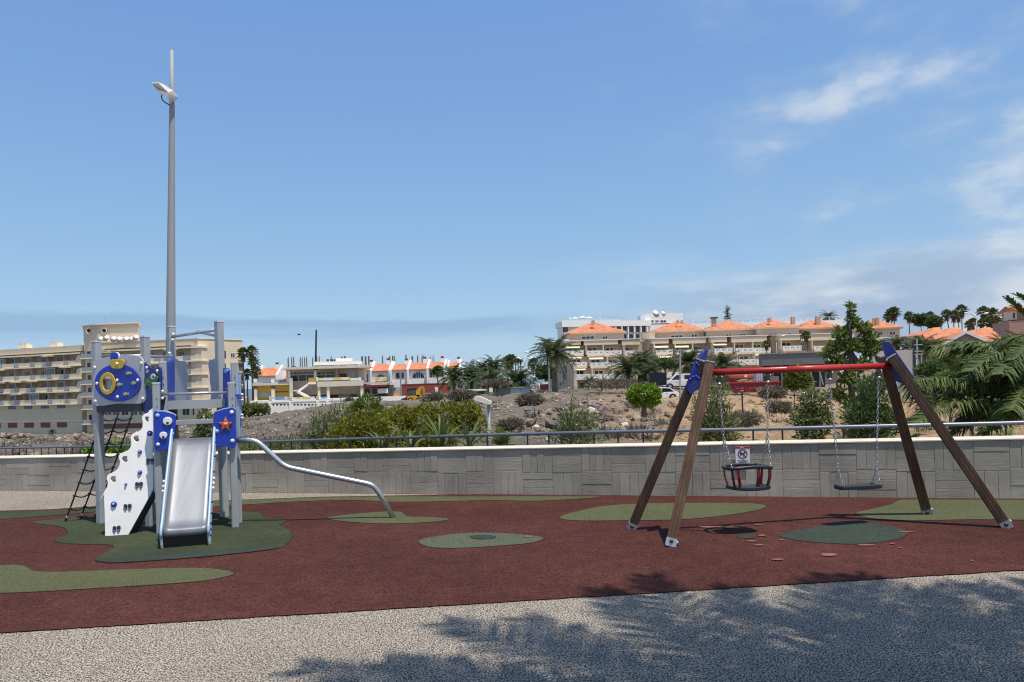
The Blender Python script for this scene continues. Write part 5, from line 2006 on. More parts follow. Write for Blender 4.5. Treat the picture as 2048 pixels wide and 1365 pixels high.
shrub('round_tree', 'small clipped tree with a round bright green crown on the rubble slope', 'tree', rt, [B(1288, 788, 22, 42, 14), B(1266, 794, 11, 42, 10), B(1309, 796, 12, 42, 11), B(1276, 806, 11, 42, 8), B(1300, 806, 11, 42, 8), B(1298, 777, 13, 42, 8), B(1277, 779, 11, 42, 8), B(1313, 786, 8, 42, 8), B(1262, 786, 7, 42, 7)], 2800, L_BRIGHT, 0.19, 0.12, 23, 0.17, trunk=at(1288, 812, 42))
for k, (x, y, w, h) in enumerate(((495, 822, 12, 11), (512, 820, 14, 11), (527, 822, 10, 10))):
    shrub('hedge_bush', 'grey-green bush at the left end of the white garden wall', 'bush', spot(x, 126), [B(x, y, w, 126, h), B(x - 4, y + 6, w, 126, h * 0.7)], 1500, L_OLIVE, 0.55, 0.22, 30 + k, 0.15, group='bushes at the left end of the white garden wall')
pf = at(1455, 640, 300)
shrub('thin_pine', 'thin pine on the skyline above the white hotel', 'tree', (pf.x, 300, tz(pf.x, 300)), [B(1455, 616, 1.5, 300, 4), B(1456, 620, 3, 300, 1), B(1453, 625, 4.5, 300, 1), B(1457, 630, 5, 300, 1), B(1454, 635, 5.5, 300, 1), B(1456, 640, 6, 300, 1)], 330, L_DARK, 0.9, 0.25, 59, 0.2, trunk=at(1455, 616, 300), shell=0.1)
for k, (x, y, w, h, Y, lf) in enumerate(((1842, 640, 14, 9, 250, L_DARK), (1868, 645, 11, 10, 245, L_DARK), (1090, 745, 16, 12, 130, L_DARK), (700, 806, 8, 6, 110, L_GREY), (875, 742, 7, 5, 150, L_DARK), (1330, 727, 26, 8, 118, L_DARK), (1400, 740, 26, 8, 118, L_DARK))):
    lb = ('round dark tree on the skyline right of the lone palm', 'dark bushy tree next to the round one on the skyline', 'dark shady tree left of the tall thick palm', 'dry grey bush by the white garden wall', 'small tree beside the terrace houses', 'dark hedge behind the blue screen', 'dark hedge behind the white van')[k]
    foot = at(x, y + h, Y)
    foot.z = min(foot.z, max(tz(foot.x, Y), foot.z - 12)) if Y < 200 else tz(foot.x, Y) - 1.0
    shrub('dark_tree', lb, 'tree', foot, [B(x, y, w, Y, h), B(x + w * 0.35, y + h * 0.3, w * 0.6, Y, h * 0.7), B(x - w * 0.4, y + h * 0.25, w * 0.6, Y, h * 0.7)], 1500, lf, 0.0045 * Y, 0.0022 * Y, 60 + k, 0.12, trunk=at(x, y + h * 0.4, Y))


for k, (x, y, w, h, Y, lb) in enumerate(((1900, 718, 34, 16, 48, 'leafy green bush under the orange gable'), (1965, 716, 36, 18, 46, 'second leafy bush behind the big palm fronds'), (2025, 712, 34, 20, 44, 'dark bush at the right edge behind the palm fronds'), (1862, 738, 24, 14, 45, 'low bush at the end of the pale blockwork wall'), (1925, 755, 50, 14, 40, 'wide low thicket behind the big palm'))):
    shrub('thicket_bush', lb, 'bush', spot(x, Y), [B(x, y, w, Y, h), B(x - w * 0.5, y + h * 0.4, w * 0.6, Y, h * 0.8), B(x + w * 0.5, y + h * 0.3, w * 0.6, Y, h * 0.8), B(x, y + h, w * 0.9, Y, h * 0.6)], 3000, L_DARK if k % 2 else L_MID, 0.26, 0.09, 130 + k, 0.06, shell=0.3)


# strap-leaved plants (agaves) right behind the wall
def agave(px, py, Y, n, L, seed, label, width=0.07):
    r = random.Random(seed)
    c0 = at(px, py, Y)
    t = thing('agave', label, 'plant', (c0.x, c0.y, c0.z))
    for i in range(n):
        az = i * 2.399 + r.uniform(-0.2, 0.2)
        e0 = R(r.uniform(42, 84))
        P = arc_frond(c0, az, e0, L * r.uniform(0.7, 1.1), R(r.uniform(15, 55)), 8)
        T = unit(np.gradient(P, axis=0))
        S = unit(np.cross(T, [0, 0, 1.0]))
        w = (width * np.array([0.55, 0.9, 1.0, 1.0, 0.9, 0.7, 0.42, 0.03]))[:, None] / 2
        U = np.cross(S, T)
        v = np.stack([P + S * w + U * w * 0.45, P, P - S * w + U * w * 0.45], 1).reshape(-1, 3)
        f = []
        for k in range(7):
            for q in (0, 1):
                f.append((k*3 + q, k*3 + q + 1, k*3 + q + 4, k*3 + q + 3))
        me = np_mesh('blade', v, np.array(f))
        me.polygons.foreach_set('use_smooth', [True] * len(me.polygons))
        link('blade', me, L_STRAP, t)
    return t


agave(822, 905, 12.6, 10, 0.70, 1, 'strappy green agave on the left of the group behind the wall')
agave(884, 903, 12.4, 12, 0.80, 2, 'largest strappy green agave in the middle of the group behind the wall')
agave(938, 900, 12.3, 10, 0.72, 3, 'strappy green agave left of the small path lamp')
agave(770, 908, 13.0, 12, 0.6, 4, 'small strappy agave at the foot of the yellow-green bush')


def small_cycad(px, py, Y, L, seed, label):
    c0 = at(px, py, Y)
    t = thing('cycad', label, 'plant', c0)
    r = random.Random(seed)
    for i in range(18):
        fr = Fr()
        fr.frond(arc_frond(c0, i * 2.399, R(r.uniform(15, 75)), L * r.uniform(0.8, 1.1), R(60), 8), L * 0.26, 0.022, 22, 0.2, rw=0.008)
        link('frond', fr.mesh('frond'), L_MID, t)
    return t


small_cycad(1005, 895, 12.8, 0.50, 5, 'small feathery cycad right of the path lamp')
small_cycad(1815, 893, 10.8, 0.34, 7, 'small green sprout behind the wall beside the right swing leg')
small_cycad(2015, 884, 9.6, 0.26, 8, 'tiny green plant behind the wall under the rail at right')

# the big date palm on the right, its crown just outside the frame
pc = at(2215, 795, 11.2)
big = thing('date_palm', 'large date palm whose long drooping fronds reach in from the right edge', 'palm', (pc.x, pc.y, tz(pc.x, pc.y)))
MB().path([(pc.x, pc.y, tz(pc.x, pc.y) - 0.3), (pc.x, pc.y, pc.z - 0.1), (pc.x, pc.y, pc.z + 0.25)], [0.34, 0.36, 0.2], 14).build('trunk', M_PTRUNK, big, smooth=True)
fl = [([(2120, 770), (1960, 775), (1863, 764), (1829, 767)], 10.3), ([(2110, 815), (1990, 812), (1900, 812), (1826, 850)], 9.9), ([(2130, 735), (1990, 712), (1930, 697), (1876, 696)], 11.6),
      ([(2120, 755), (2030, 735), (1960, 728), (1930, 760)], 10.8), ([(2130, 730), (2060, 712), (1985, 716), (1944, 742)], 10.4), ([(2140, 745), (2075, 722), (2022, 722), (2002, 748)], 10.0),
      ([(2150, 700), (2085, 660), (2045, 625), (2013, 597)], 11.2), ([(2160, 690), (2110, 640), (2070, 610), (2034, 590)], 11.0), ([(2140, 790), (2030, 770), (1940, 755), (1880, 778)], 11.8),
      ([(2130, 840), (2050, 835), (1960, 838), (1905, 872)], 11.5), ([(2140, 770), (2050, 790), (1980, 800), (1935, 838)], 10.9), ([(2160, 705), (2080, 680), (2000, 690), (1960, 715)], 12.4),
      ([(2170, 720), (2110, 690), (2060, 690), (2030, 720)], 10.2), ([(2140, 800), (2070, 800), (2020, 815), (1985, 860)], 10.0), ([(2150, 760), (2090, 752), (2050, 775), (2025, 820)], 9.8), ([(2150, 735), (2070, 745), (1990, 770), (1900, 800)], 12.2)]
fl += [([(x + random.uniform(-22, 22), y + random.uniform(-16, 20)) for x, y in q_], Y_ + random.uniform(0.3, 1.4)) for q_, Y_ in fl if q_[3][1] > 640]
for pts_, Yt in fl:
    ctl = [pc] + [at(x, y, pc.y + (Yt - pc.y) * (k + 1) / 4) for k, (x, y) in enumerate(pts_)]
    P = []
    n_ = len(ctl)
    for k in range(n_ - 1):
        p0, p1, p2, p3 = ctl[max(k-1, 0)], ctl[k], ctl[k+1], ctl[min(k+2, n_-1)]
        for q in range(5):
            s = q / 5
            P.append(0.5 * ((2*p1) + (p2-p0)*s + (2*p0-5*p1+4*p2-p3)*s*s + (3*p1-p0-3*p2+p3)*s**3))
    P.append(ctl[-1])
    fr = Fr()
    fr.frond([tuple(p) for p in P], 0.20 if pts_[3][1] < 620 else 0.52, 0.034, 125, 0.42 if pts_[3][1] > 620 else 0.1, 0.25, 0.018)
    link('frond', fr.mesh('frond'), leafmat('near_palm_leaf', (0.046, 0.082, 0.020), (0.160, 0.200, 0.062), 0.3, 0.5), big)
for k in range(16):    # the rest of the crown, away from the picture
    fr = Fr()
    fr.frond(arc_frond(pc + Vector((0, 0, 0.1)), R(-95 + k * 11.5), R(70 - 50 * (k % 3) / 2), 2.6, R(75), 12), 0.44, 0.03, 50, 0.3, 0.3, 0.016)
    link('frond', fr.mesh('frond'), MATS['near_palm_leaf'], big)

# the palms behind the viewer's right shoulder that throw their shade on the paving
def shade_palm(x, y, zc, n, L, seed, label, azs):
    r = random.Random(seed)
    t = thing('date_palm', label, 'palm', (x, y, 0))
    MB().path([(x + 0.1, y - 0.1, 0), (x + 0.05, y, zc * 0.5), (x, y, zc)], [0.22, 0.19, 0.17], 14).build('trunk', M_PTRUNK, t, smooth=True)
    for i in range(n):
        az = azs(i, r)
        e0 = R(r.uniform(8, 70))
        P = arc_frond((x, y, zc), az, e0, L * r.uniform(0.85, 1.1), R(r.uniform(45, 70)), 12)
        # keep every leaf above the top of the picture
        low_ = min((H + (p[1] if p[1] > 0.3 else 0.3) * 0.56) - p[2] for p in P)
        need = max((H + max(p[1], 0.3) * 0.60 + 0.45) - p[2] for p in P)
        if need > 0 and P[:, 0].min() < 0.75 * P[:, 1].max():
            P[:, 2] += np.linspace(0, 1, 12) ** 1.0 * need
        fr = Fr()
        fr.frond(P, 0.46, 0.046, 64, 0.12, 0.2, 0.02)
        link('frond', fr.mesh('frond'), L_PALM, t)
    return t


shade_palm(3.15, 1.42, 6.8, 28, 2.95, 41, 'date palm just outside the right edge that shades the paving', lambda i, r: R(20 + i * 12.9 + r.uniform(-5, 5)))
shade_palm(5.2, 1.5, 6.6, 24, 2.6, 42, 'second date palm outside the right edge shading the paving corner', lambda i, r: R(i * 15 + r.uniform(-6, 6)))


# ------------------------------------------------------------------ dry scrub on the plot: one mass nobody could count
ps, ds = [], []
for _ in range(1500):
    px = random.uniform(-40, 2090)
    Y = math.exp(random.uniform(math.log(20), math.log(130)))
    dens = 1.0 if px < 1330 else 0.35
    if 960 < px < 1360 and 24 < Y < 72:
        dens = 0.22
    if vnoise(px / 60.0, Y / 9.0, 1.0, 9) < 0.45 or random.random() > dens:
        continue
    p = spot(px, Y)
    s = random.uniform(0.12, 0.38) * (Y / 45) ** 0.45
    k = 34
    d = unit(rng.normal(size=(k, 3)))
    d[:, 2] = np.abs(d[:, 2])
    ps.append(np.array(p) + d * s * np.array([1.3, 1.3, 0.55]) * rng.random((k, 1)) ** 0.5)
    ds.append(d + np.array([0, 0, 0.3]))
o = link('dry_scrub', leaf_mesh('dry_scrub', np.concatenate(ps), np.concatenate(ds), 0.30, 0.06), L_GREY)
tag(stuff(o), 'grey-brown dry scrub scattered over the rubble plot', 'scrub')
for x, y, w, h, Y, lb in ((1490, 838, 34, 12, 26, 'straw-coloured dry bush on the sand below the red skip'), (1560, 815, 26, 8, 40, 'grey dry bush on the sand between the swing chains'), (1545, 785, 26, 9, 62, 'grey bush in front of the red skip'), (1225, 768, 50, 6, 92, 'long grey scrub hump below the hotel'), (990, 768, 30, 5, 100, 'grey scrub left of the grey container'),
                          (870, 797, 26, 7, 88, 'low grey scrub right of the yellow digger'), (1060, 800, 26, 9, 60, 'brown scrub above the rubble stones'), (925, 790, 26, 7, 80, 'grey mounded scrub before the teal kiosk'), (1020, 850, 26, 10, 32, 'brownish scrub just right of the path lamp')):
    shrub('dry_bush', lb, 'bush', spot(x, Y), [B(x, y, w, Y, h), B(x + w * 0.4, y + h * 0.3, w * 0.6, Y, h * 0.7), B(x - w * 0.5, y + h * 0.3, w * 0.5, Y, h * 0.7)], 1700, L_GREY, 0.006 * Y, 0.0012 * Y, 80 + int(x), 0.03, shell=0.2)
# ================================================================== buildings
class Facade:
    """a building front between two sight columns; local x along it, y into the building, z up"""
    def __init__(self, name, label, pxA, YA, pxB, YB, pyref=740, cat='building', root=None):
        A, B_ = at(pxA, pyref, YA), at(pxB, pyref, YB)
        self.A = Vector((A.x, A.y))
        d = Vector((B_.x - A.x, B_.y - A.y))
        self.L = d.length
        self.D = d.normalized()
        self.N = Vector((-self.D.y, self.D.x))
        rz = math.atan2(self.D.y, self.D.x)
        self.inv = None
        if root is None:
            self.root = thing(name, label, cat, (A.x, A.y, 0), rz)
        else:                                   # a further wing of the same building
            self.root = root
            self.inv = wm(root).inverted() @ Matrix.Translation((A.x, A.y, 0)) @ Matrix.Rotation(rz, 4, 'Z')

    def attach(self, o, parent):
        o.parent = parent or self.root
        if parent is None and self.inv is not None:
            o.matrix_parent_inverse = self.inv
        return o

    def uz(self, px, py, d=0.0):
        a, b_ = ray(px, py)
        P = self.A + self.N * d
        t = (a * P.y - P.x) / (self.D.x - a * self.D.y)
        return t, H + b_ * (P.y + t * self.D.y)

    def rect(self, px0, py0, px1, py1, d=0.0):
        my, mx = (py0 + py1) / 2, (px0 + px1) / 2
        u0, u1 = self.uz(px0, my, d)[0], self.uz(px1, my, d)[0]
        z0, z1 = self.uz(mx, py1, d)[1], self.uz(mx, py0, d)[1]
        return u0, u1, z0, z1

    def box(self, name, m, px0, py0, px1, py1, d0, d1, parent=None):
        u0, u1, z0, z1 = self.rect(px0, py0, px1, py1, d0)
        return self.ubox(name, m, u0, u1, d0, d1, z0, z1, parent)

    def ubox(self, name, m, u0, u1, d0, d1, z0, z1, parent=None):
        return self.attach(MB().box(u0, u1, d0, d1, z0, z1).build(name, m, None), parent)

    def put(self, mb, name, m, parent=None, **kw):
        return self.attach(mb.build(name, m, None, **kw), parent)

    def window(self, u0, u1, z0, z1, d, frame=0.10, bars=1, fm=None, gm_=None, parent=None, reveal=0.03):
        """a framed window standing 'reveal' proud of depth d, panes set back"""
        mb = MB()
        f = frame
        mb.box(u0, u0 + f, d - reveal, d + 0.05, z0, z1).box(u1 - f, u1, d - reveal, d + 0.05, z0, z1)
        mb.box(u0 + f, u1 - f, d - reveal, d + 0.05, z1 - f, z1).box(u0 + f, u1 - f, d - reveal, d + 0.05, z0, z0 + f * 0.8)
        for k in range(1, bars + 1):
            c0 = u0 + (u1 - u0) * k / (bars + 1)
            mb.box(c0 - f / 2, c0 + f / 2, d - reveal * 0.8, d + 0.05, z0 + f * 0.8, z1 - f)
        w = self.put(mb, 'window', fm or M_WFRAME, parent)
        us = [u0 + f + (u1 - u0 - 2 * f) * k / (bars + 1) for k in range(bars + 2)]
        for k in range(bars + 1):
            p = MB().box(us[k] + 0.01, us[k + 1] - 0.01, d + 0.0, d + 0.02, z0 + f * 0.8 + 0.005, z1 - f - 0.005).build('pane', gm_ or M_GLASS, None)
            p.parent = w
        return w


M_WFRAME = mat('white_window_frame', (0.66, 0.65, 0.62), 0.5, var=0.05)
M_GLASS = glass('window_glass')
M_GLASS2 = glass('curtained_glass', (0.09, 0.10, 0.115), 0.15)
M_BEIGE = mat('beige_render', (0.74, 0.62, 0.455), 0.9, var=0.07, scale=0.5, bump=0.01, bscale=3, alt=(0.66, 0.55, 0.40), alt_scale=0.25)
M_BEIGE2 = mat('beige_render_painted_shade', (0.62, 0.515, 0.38), 0.9, var=0.07, scale=0.5, bump=0.01, bscale=3)  # darker copy of the beige render, shade put into the colour
M_CREAM = mat('cream_slab', (0.83, 0.74, 0.58), 0.85, var=0.05, scale=0.6)
M_KHAKI = mat('khaki_render', (0.58, 0.54, 0.40), 0.9, var=0.06, scale=0.5)
M_BROWN = mat('brown_shutter', (0.16, 0.065, 0.045), 0.7, var=0.1)
M_RAILG = mat('grey_glass_rail', (0.30, 0.33, 0.36), 0.4, var=0.15, scale=1)
M_WHITE = mat('white_render', (0.88, 0.86, 0.82), 0.85, var=0.04, scale=0.5)
M_WHITE2 = mat('white_stucco', (0.85, 0.81, 0.73), 0.9, var=0.05, scale=0.6)
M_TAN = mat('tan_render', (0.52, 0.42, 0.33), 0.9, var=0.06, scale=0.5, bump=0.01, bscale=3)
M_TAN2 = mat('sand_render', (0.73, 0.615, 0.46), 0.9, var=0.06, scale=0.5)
M_AWN = mat('cream_awning', (0.80, 0.70, 0.44), 0.8, var=0.08)
M_CONC = mat('weathered_concrete', (0.62, 0.55, 0.45), 0.9, var=0.15, scale=0.8)
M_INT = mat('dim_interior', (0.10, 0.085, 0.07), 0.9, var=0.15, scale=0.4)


def tile_mat(name, c, alt):
    """clay tiles: fine ribs down the slope"""
    m = mat(name, c, 0.85, var=0.18, scale=1.2, alt=alt, alt_scale=0.8)
    nt = m.node_tree
    b = nt.nodes['Principled BSDF']
    t = _n(nt, 'ShaderNodeTexCoord')
    wv = _n(nt, 'ShaderNodeTexWave')
    wv.inputs['Scale'].default_value = 1.5
    wv.inputs['Distortion'].default_value = 1.0
    nt.links.new(t.outputs['Object'], wv.inputs[0])
    bp = _n(nt, 'ShaderNodeBump')
    bp.inputs['Distance'].default_value = 0.06
    nt.links.new(wv.outputs[0], bp.inputs['Height'])
    nt.links.new(bp.outputs[0], b.inputs['Normal'])
    return m


M_TILE = tile_mat('orange_roof_tile', (0.62, 0.235, 0.115), (0.50, 0.18, 0.085))

# ------------------------------------------------------------------ beige apartment block on the left: three wings, one building
FH = 2.92


lw = Facade('apartment_block', 'long beige block of flats with balconies and a stair tower at far left', 0, 178, 160, 169, 760)
slab_z = [lw.uz(100, y)[1] for y in (708.5, 732.5, 758.5, 783.5, 808)]
roof_z = lw.uz(100, 694)[1]
base_z = lw.uz(100, 872)[1]
U0, U1 = -16.0, lw.L + 0.4
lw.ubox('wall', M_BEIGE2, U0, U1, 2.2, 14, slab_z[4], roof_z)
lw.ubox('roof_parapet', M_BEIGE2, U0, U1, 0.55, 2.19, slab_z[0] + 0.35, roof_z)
lw.ubox('lower_wall', M_KHAKI, U0, U1 - 1.2, 0.9, 14, base_z - 2, slab_z[4] - 0.36)
for k, z in enumerate(slab_z):
    lw.ubox('balcony_slab', M_CREAM, U0, U1, -0.25, 2.18, z - 0.32, z)
pitch = (lw.uz(133.5, 750)[0] - lw.uz(33.5, 750)[0]) / 3
u_ref = lw.uz(33.5, 750)[0]
for k in range(1, 5):
    z = slab_z[k]
    top = slab_z[k - 1] - 0.32
    end_u = lw.uz(152, 760)[0]
    # rounded end wall of each balcony
    pts = [(end_u - 0.3, 0.0, z), (end_u - 0.3, 0.0, z + 1.0), (end_u, 0.0, z + 1.1), (end_u + 0.25, 0.0, z + 1.6), (end_u + 0.7, 0.0, z + 2.1), (U1, 0.0, z + 2.25), (U1, 0.0, z)]
    lw.put(MB().prism([Vector(p) for p in pts], (0, 2.15, 0)), 'balcony_end', M_BEIGE, fix=True)
    prev = U0
    for j in range(-6, 4):
        uc = u_ref + pitch * j
        if uc < U0 + 2:
            continue
        lw.ubox('balcony_parapet', M_BEIGE, prev, uc - 0.85, -0.05, 0.12, z + 0.001, z + 0.98)
        rl = MB().box(uc - 0.84, uc + 0.84, -0.12, -0.06, z + 0.12, z + 1.05)
        r_ = lw.put(rl, 'balcony_rail', M_RAILG)
        for q in range(3):
            o = MB().box(uc - 0.84 + q * 0.82 - 0.02, uc - 0.84 + q * 0.82 + 0.04, -0.15, -0.121, z + 0.1, z + 1.08).build('rail_bar', M_WFRAME, None)
            o.parent = r_
        prev = uc + 0.85
        # sliding window, curved party wall, sometimes an awning
        lw.window(uc - 0.2, uc + 1.7, z + 0.05, z + 2.1, 2.15, 0.07, 2, gm_=random.choice((M_GLASS, M_GLASS, M_GLASS2)))
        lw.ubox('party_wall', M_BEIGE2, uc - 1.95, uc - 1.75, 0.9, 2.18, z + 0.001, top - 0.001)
        if (j, k) in ((-1, 1), (2, 2), (1, 4)):   # glazed-in balconies
            w0 = lw.window(uc - 1.6, uc + 1.6, z + 1.0, top - 0.25, 0.05, 0.09, 5)
        elif random.random() < 0.45:
            lw.ubox('awning', M_AWN, uc - 1.6, uc + 1.5, -0.7, 0.6, top - 0.28, top - 0.10)
    lw.ubox('balcony_parapet', M_BEIGE, prev, end_u - 0.31, -0.05, 0.12, z + 0.001, z + 0.98)
# strip windows and the shuttered ground floor
for j in range(-4, 5):
    uc = lw.uz(17 + 33 * j, 815)[0]
    if uc < U0 + 2 or uc > U1 - 3:
        continue
    zc = lw.uz(80, 814)[1]
    lw.window(uc - 1.4, uc + 1.4, zc - 0.55, zc + 0.5, 0.86, 0.07, 2)
    zb0, zb1 = lw.uz(80, 856)[1], lw.uz(80, 846)[1]
    s_ = lw.ubox('shutter', M_BROWN, uc - 1.55, uc + 1.55, 0.82, 0.88, zb0, zb1)
zl = lw.uz(80, 844)[1]
lw.ubox('string_course', M_CREAM, U0, U1 - 1.0, 0.78, 0.89, zl, zl + 0.22)
for px, py in ((45, 692), (107, 689)):
    ch = lw.box('chimney', M_CREAM, px - 8, py - 2, px + 8, py + 5, 3, 4.5)
    for q in (-1, 1):
        lw.box('chimney_pot', M_KHAKI, px + q * 4 - 2.6, py - 5, px + q * 4 + 2.6, py - 2.2, 3.2, 4.3)

# stair tower and the right-hand wings, part of the same block
tw = Facade('', '', 160, 166.5, 275, 164, 740, root=lw.root)
tw_r = tw.root
z_roof, z_bot = tw.uz(200, 648)[1], tw.uz(180, 872)[1]
uA, uB, uC = tw.uz(160, 700)[0], tw.uz(196, 700)[0], tw.uz(275, 700)[0]
tw.put(MB().prism([Vector((uA, 1.2, z_roof - 6)), Vector((uB, 0, z_roof - 6)), Vector((uC, 0.6, z_roof - 6)), Vector((uC - 6, 9, z_roof - 6)), Vector((uA, 9, z_roof - 6))], (0, 0, 5.75)), 'tower_head', M_BEIGE, fix=True)
tw.put(MB().prism([Vector((uA - 0.35, 0.9, z_roof - 0.24)), Vector((uB, -0.4, z_roof - 0.24)), Vector((uC + 0.35, 0.2, z_roof - 0.24)), Vector((uC - 5.8, 9.4, z_roof - 0.24)), Vector((uA - 0.35, 9.4, z_roof - 0.24))], (0, 0, 0.24)), 'roof_edge', M_CREAM, fix=True)
zband = tw.uz(200, 657)[1]
tw.put(MB().prism([Vector((uA - 0.06, 1.12, zband)), Vector((uB, -0.08, zband)), Vector((uC + 0.06, 0.5, zband)), Vector((uC, 0.62, zband)), Vector((uB, 0.02, zband)), Vector((uA, 1.22, zband))], (0, 0, z_roof - 0.26 - zband)), 'frieze', M_BEIGE2, fix=True)
for px, d_ in ((178.5, 0.45), (209, -0.02)):
    u, z = tw.uz(px, 662, d_)
    wd = tw.put(MB().path([(u, d_ - 0.12, z), (u, d_ + 0.25, z)], 0.62, 14), 'round_window', M_BLK)
    o = MB().path([(u + 0.60 * math.cos(t), d_ - 0.1, z + 0.60 * math.sin(t)) for t in [2 * math.pi * k / 16 for k in range(16)]], 0.09, 6, closed=True).build('window_ring', M_CREAM, None)
    o.parent = wd
tw.put(MB().tube((tw.uz(200, 640)[0], 1.5, z_roof), (tw.uz(200, 640)[0], 1.5, z_roof + 2.0), 0.05, 0.03, 6), 'roof_mast', M_RAILG)
# shaft with small balconies
us0, us1 = tw.uz(163, 780)[0], tw.uz(190, 780)[0]
tw.ubox('stair_shaft', M_BEIGE, us0, us1 + 0.4, 1.4, 8, z_bot - 2, z_roof - 6)
tw.ubox('shaft_return', M_BEIGE2, us1 + 0.41, us1 + 1.4, 0.6, 8, z_bot - 2, tw.uz(190, 696)[1])
pts = [(us0 + (us1 - us0) * (0.5 - 0.5 * math.cos(t)), tw.uz(176, 700)[1] + 1.9 * math.sin(t)) for t in [math.pi * k / 10 for k in range(11)]]
tw.put(MB().prism([Vector((x, 1.1, z)) for x, z in pts], (0, 0.28, 0)), 'arch_hood', M_BEIGE2, fix=True)
for k, py in enumerate((716, 743, 768, 793, 818, 848)):
    z = tw.uz(176, py)[1]
    tw.ubox('landing', M_CREAM, us0 - 0.3, us1 + 0.3, 0.1, 1.38, z - 0.25, z)
    tw.ubox('landing_rail', M_RAILG, us0, us1, 0.15, 0.19, z + 0.05, z + 0.9)
    for q in (0.28, 0.72):
        uc = us0 + (us1 - us0) * q
        tw.window(uc - 0.5, uc + 0.5, z + 0.05, z + 2.0, 1.36, 0.06, 0)

# dishes on the tower terrace
dish_m = mat('dish_white', (0.80, 0.79, 0.75), 0.5, var=0.04)
for k, (px, py) in enumerate(((200, 679), (212, 677), (227, 679), (238.5, 679.5), (252, 679.5), (264, 679.5), (271.5, 676))):
    c0 = at(px, py, 161.5)
    t = thing('satellite_dish', 'round white satellite dish in the row on the flats terrace', 'dish', (c0.x, c0.y, c0.z - 1.0), 0, 'satellite dishes on the flats terrace')
    n = Vector((random.uniform(-0.3, 0.4), -1, 0.45)).normalized()
    mb = MB()
    pts = []
    a1 = n.cross(Vector((0, 0, 1))).normalized()
    a2 = n.cross(a1)
    for r_, dp in ((0.72, 0.0), (0.5, 0.09), (0.25, 0.15), (0.02, 0.17)):
        pts.append((c0 - n * dp, r_))
    mb.path([p for p, _ in pts], [r_ for _, r_ in pts], 14)
    mb.build('reflector', dish_m, t, smooth=True)
    MB().tube((c0.x, c0.y + 0.2, c0.z - 1.0), c0 - n * 0.15, 0.05, n=6).build('mount', M_RAILG, t)

rw = Facade('', '', 190, 163, 396, 158, 750, root=lw.root)
slab_z = [rw.uz(300, y)[1] for y in (697, 724, 750.5, 777, 803)]
roof_z, base_z = rw.uz(300, 681.5)[1], rw.uz(300, 868)[1]
U0, U1 = rw.uz(196, 750)[0], rw.L
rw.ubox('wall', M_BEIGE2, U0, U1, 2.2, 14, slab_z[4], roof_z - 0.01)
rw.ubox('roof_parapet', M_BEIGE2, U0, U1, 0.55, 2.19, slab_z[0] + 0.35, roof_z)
rw.ubox('roof_coping', M_CREAM, U0, U1, 0.45, 2.3, roof_z + 0.002, roof_z + 0.15)
rw.ubox('lower_wall', M_KHAKI, U0, U1, 0.9, 14, base_z - 2, slab_z[4] - 0.36)
for z in slab_z:
    rw.ubox('balcony_slab', M_CREAM, U0, U1 + 1.2, -0.25, 2.18, z - 0.32, z)
for k in range(1, 5):
    z = slab_z[k]
    top = slab_z[k - 1] - 0.32
    prev = U0
    for px in (215, 249, 283, 316, 345, 375):
        uc = rw.uz(px, 750)[0]
        rw.ubox('balcony_parapet', M_BEIGE, prev, uc - 0.9, -0.05, 0.12, z + 0.001, z + 0.98)
        rw.ubox('balcony_rail', M_RAILG, uc - 0.89, uc + 0.89, -0.12, -0.06, z + 0.12, z + 1.05)
        prev = uc + 0.9
        rw.window(uc - 0.2, uc + 1.6, z + 0.05, z + 2.1, 2.15, 0.07, 2, gm_=random.choice((M_GLASS, M_GLASS, M_GLASS2)))
        if random.random() < 0.4:
            rw.ubox('awning', M_AWN, uc - 1.6, uc + 1.4, -0.7, 0.6, top - 0.28, top - 0.10)
    rw.ubox('balcony_parapet', M_BEIGE, prev, U1 - 0.2, -0.05, 0.12, z + 0.001, z + 0.98)
    e = U1 - 0.8
    pts = [(e, 0.0, z), (e, 0.0, z + 1.0), (e + 0.3, 0.0, z + 1.1), (e + 0.6, 0.0, z + 1.7), (e + 1.2, 0.0, top), (U1 + 1.0, 0.0, top), (U1 + 1.0, 0.0, z)]
    rw.put(MB().prism([Vector(p) for p in pts], (0, 2.1, 0)), 'balcony_end', M_BEIGE, fix=True)
for px in (216, 232, 250, 268, 285, 372, 392):
    u0, u1, z0, z1 = rw.rect(px - 7.5, 815, px + 7.5, 831, 0.86)
    rw.window(u0, u1, z0, z1, 0.86, 0.08, 1, gm_=random.choice((M_GLASS, M_GLASS2)))
rw.box('shop_band', M_RAILG, 228, 837, 256, 844, 0.80, 0.88)
rw.box('brown_band', M_BROWN, 206, 847, 330, 857, 0.80, 0.885)
rw.box('chimney', M_CREAM, 392, 676, 404, 684, 3, 4.5)
er = Facade('', '', 397, 158.2, 487, 168, 750, root=lw.root)
zt = er.uz(430, 679)[1]
U1 = er.L
er.ubox('wall', M_BEIGE, 0.02, U1, 0, 2.5, base_z - 2, zt)
er.ubox('roof_coping', M_CREAM, -0.1, U1 + 0.2, -0.15, 2.6, zt + 0.002, zt + 0.18)
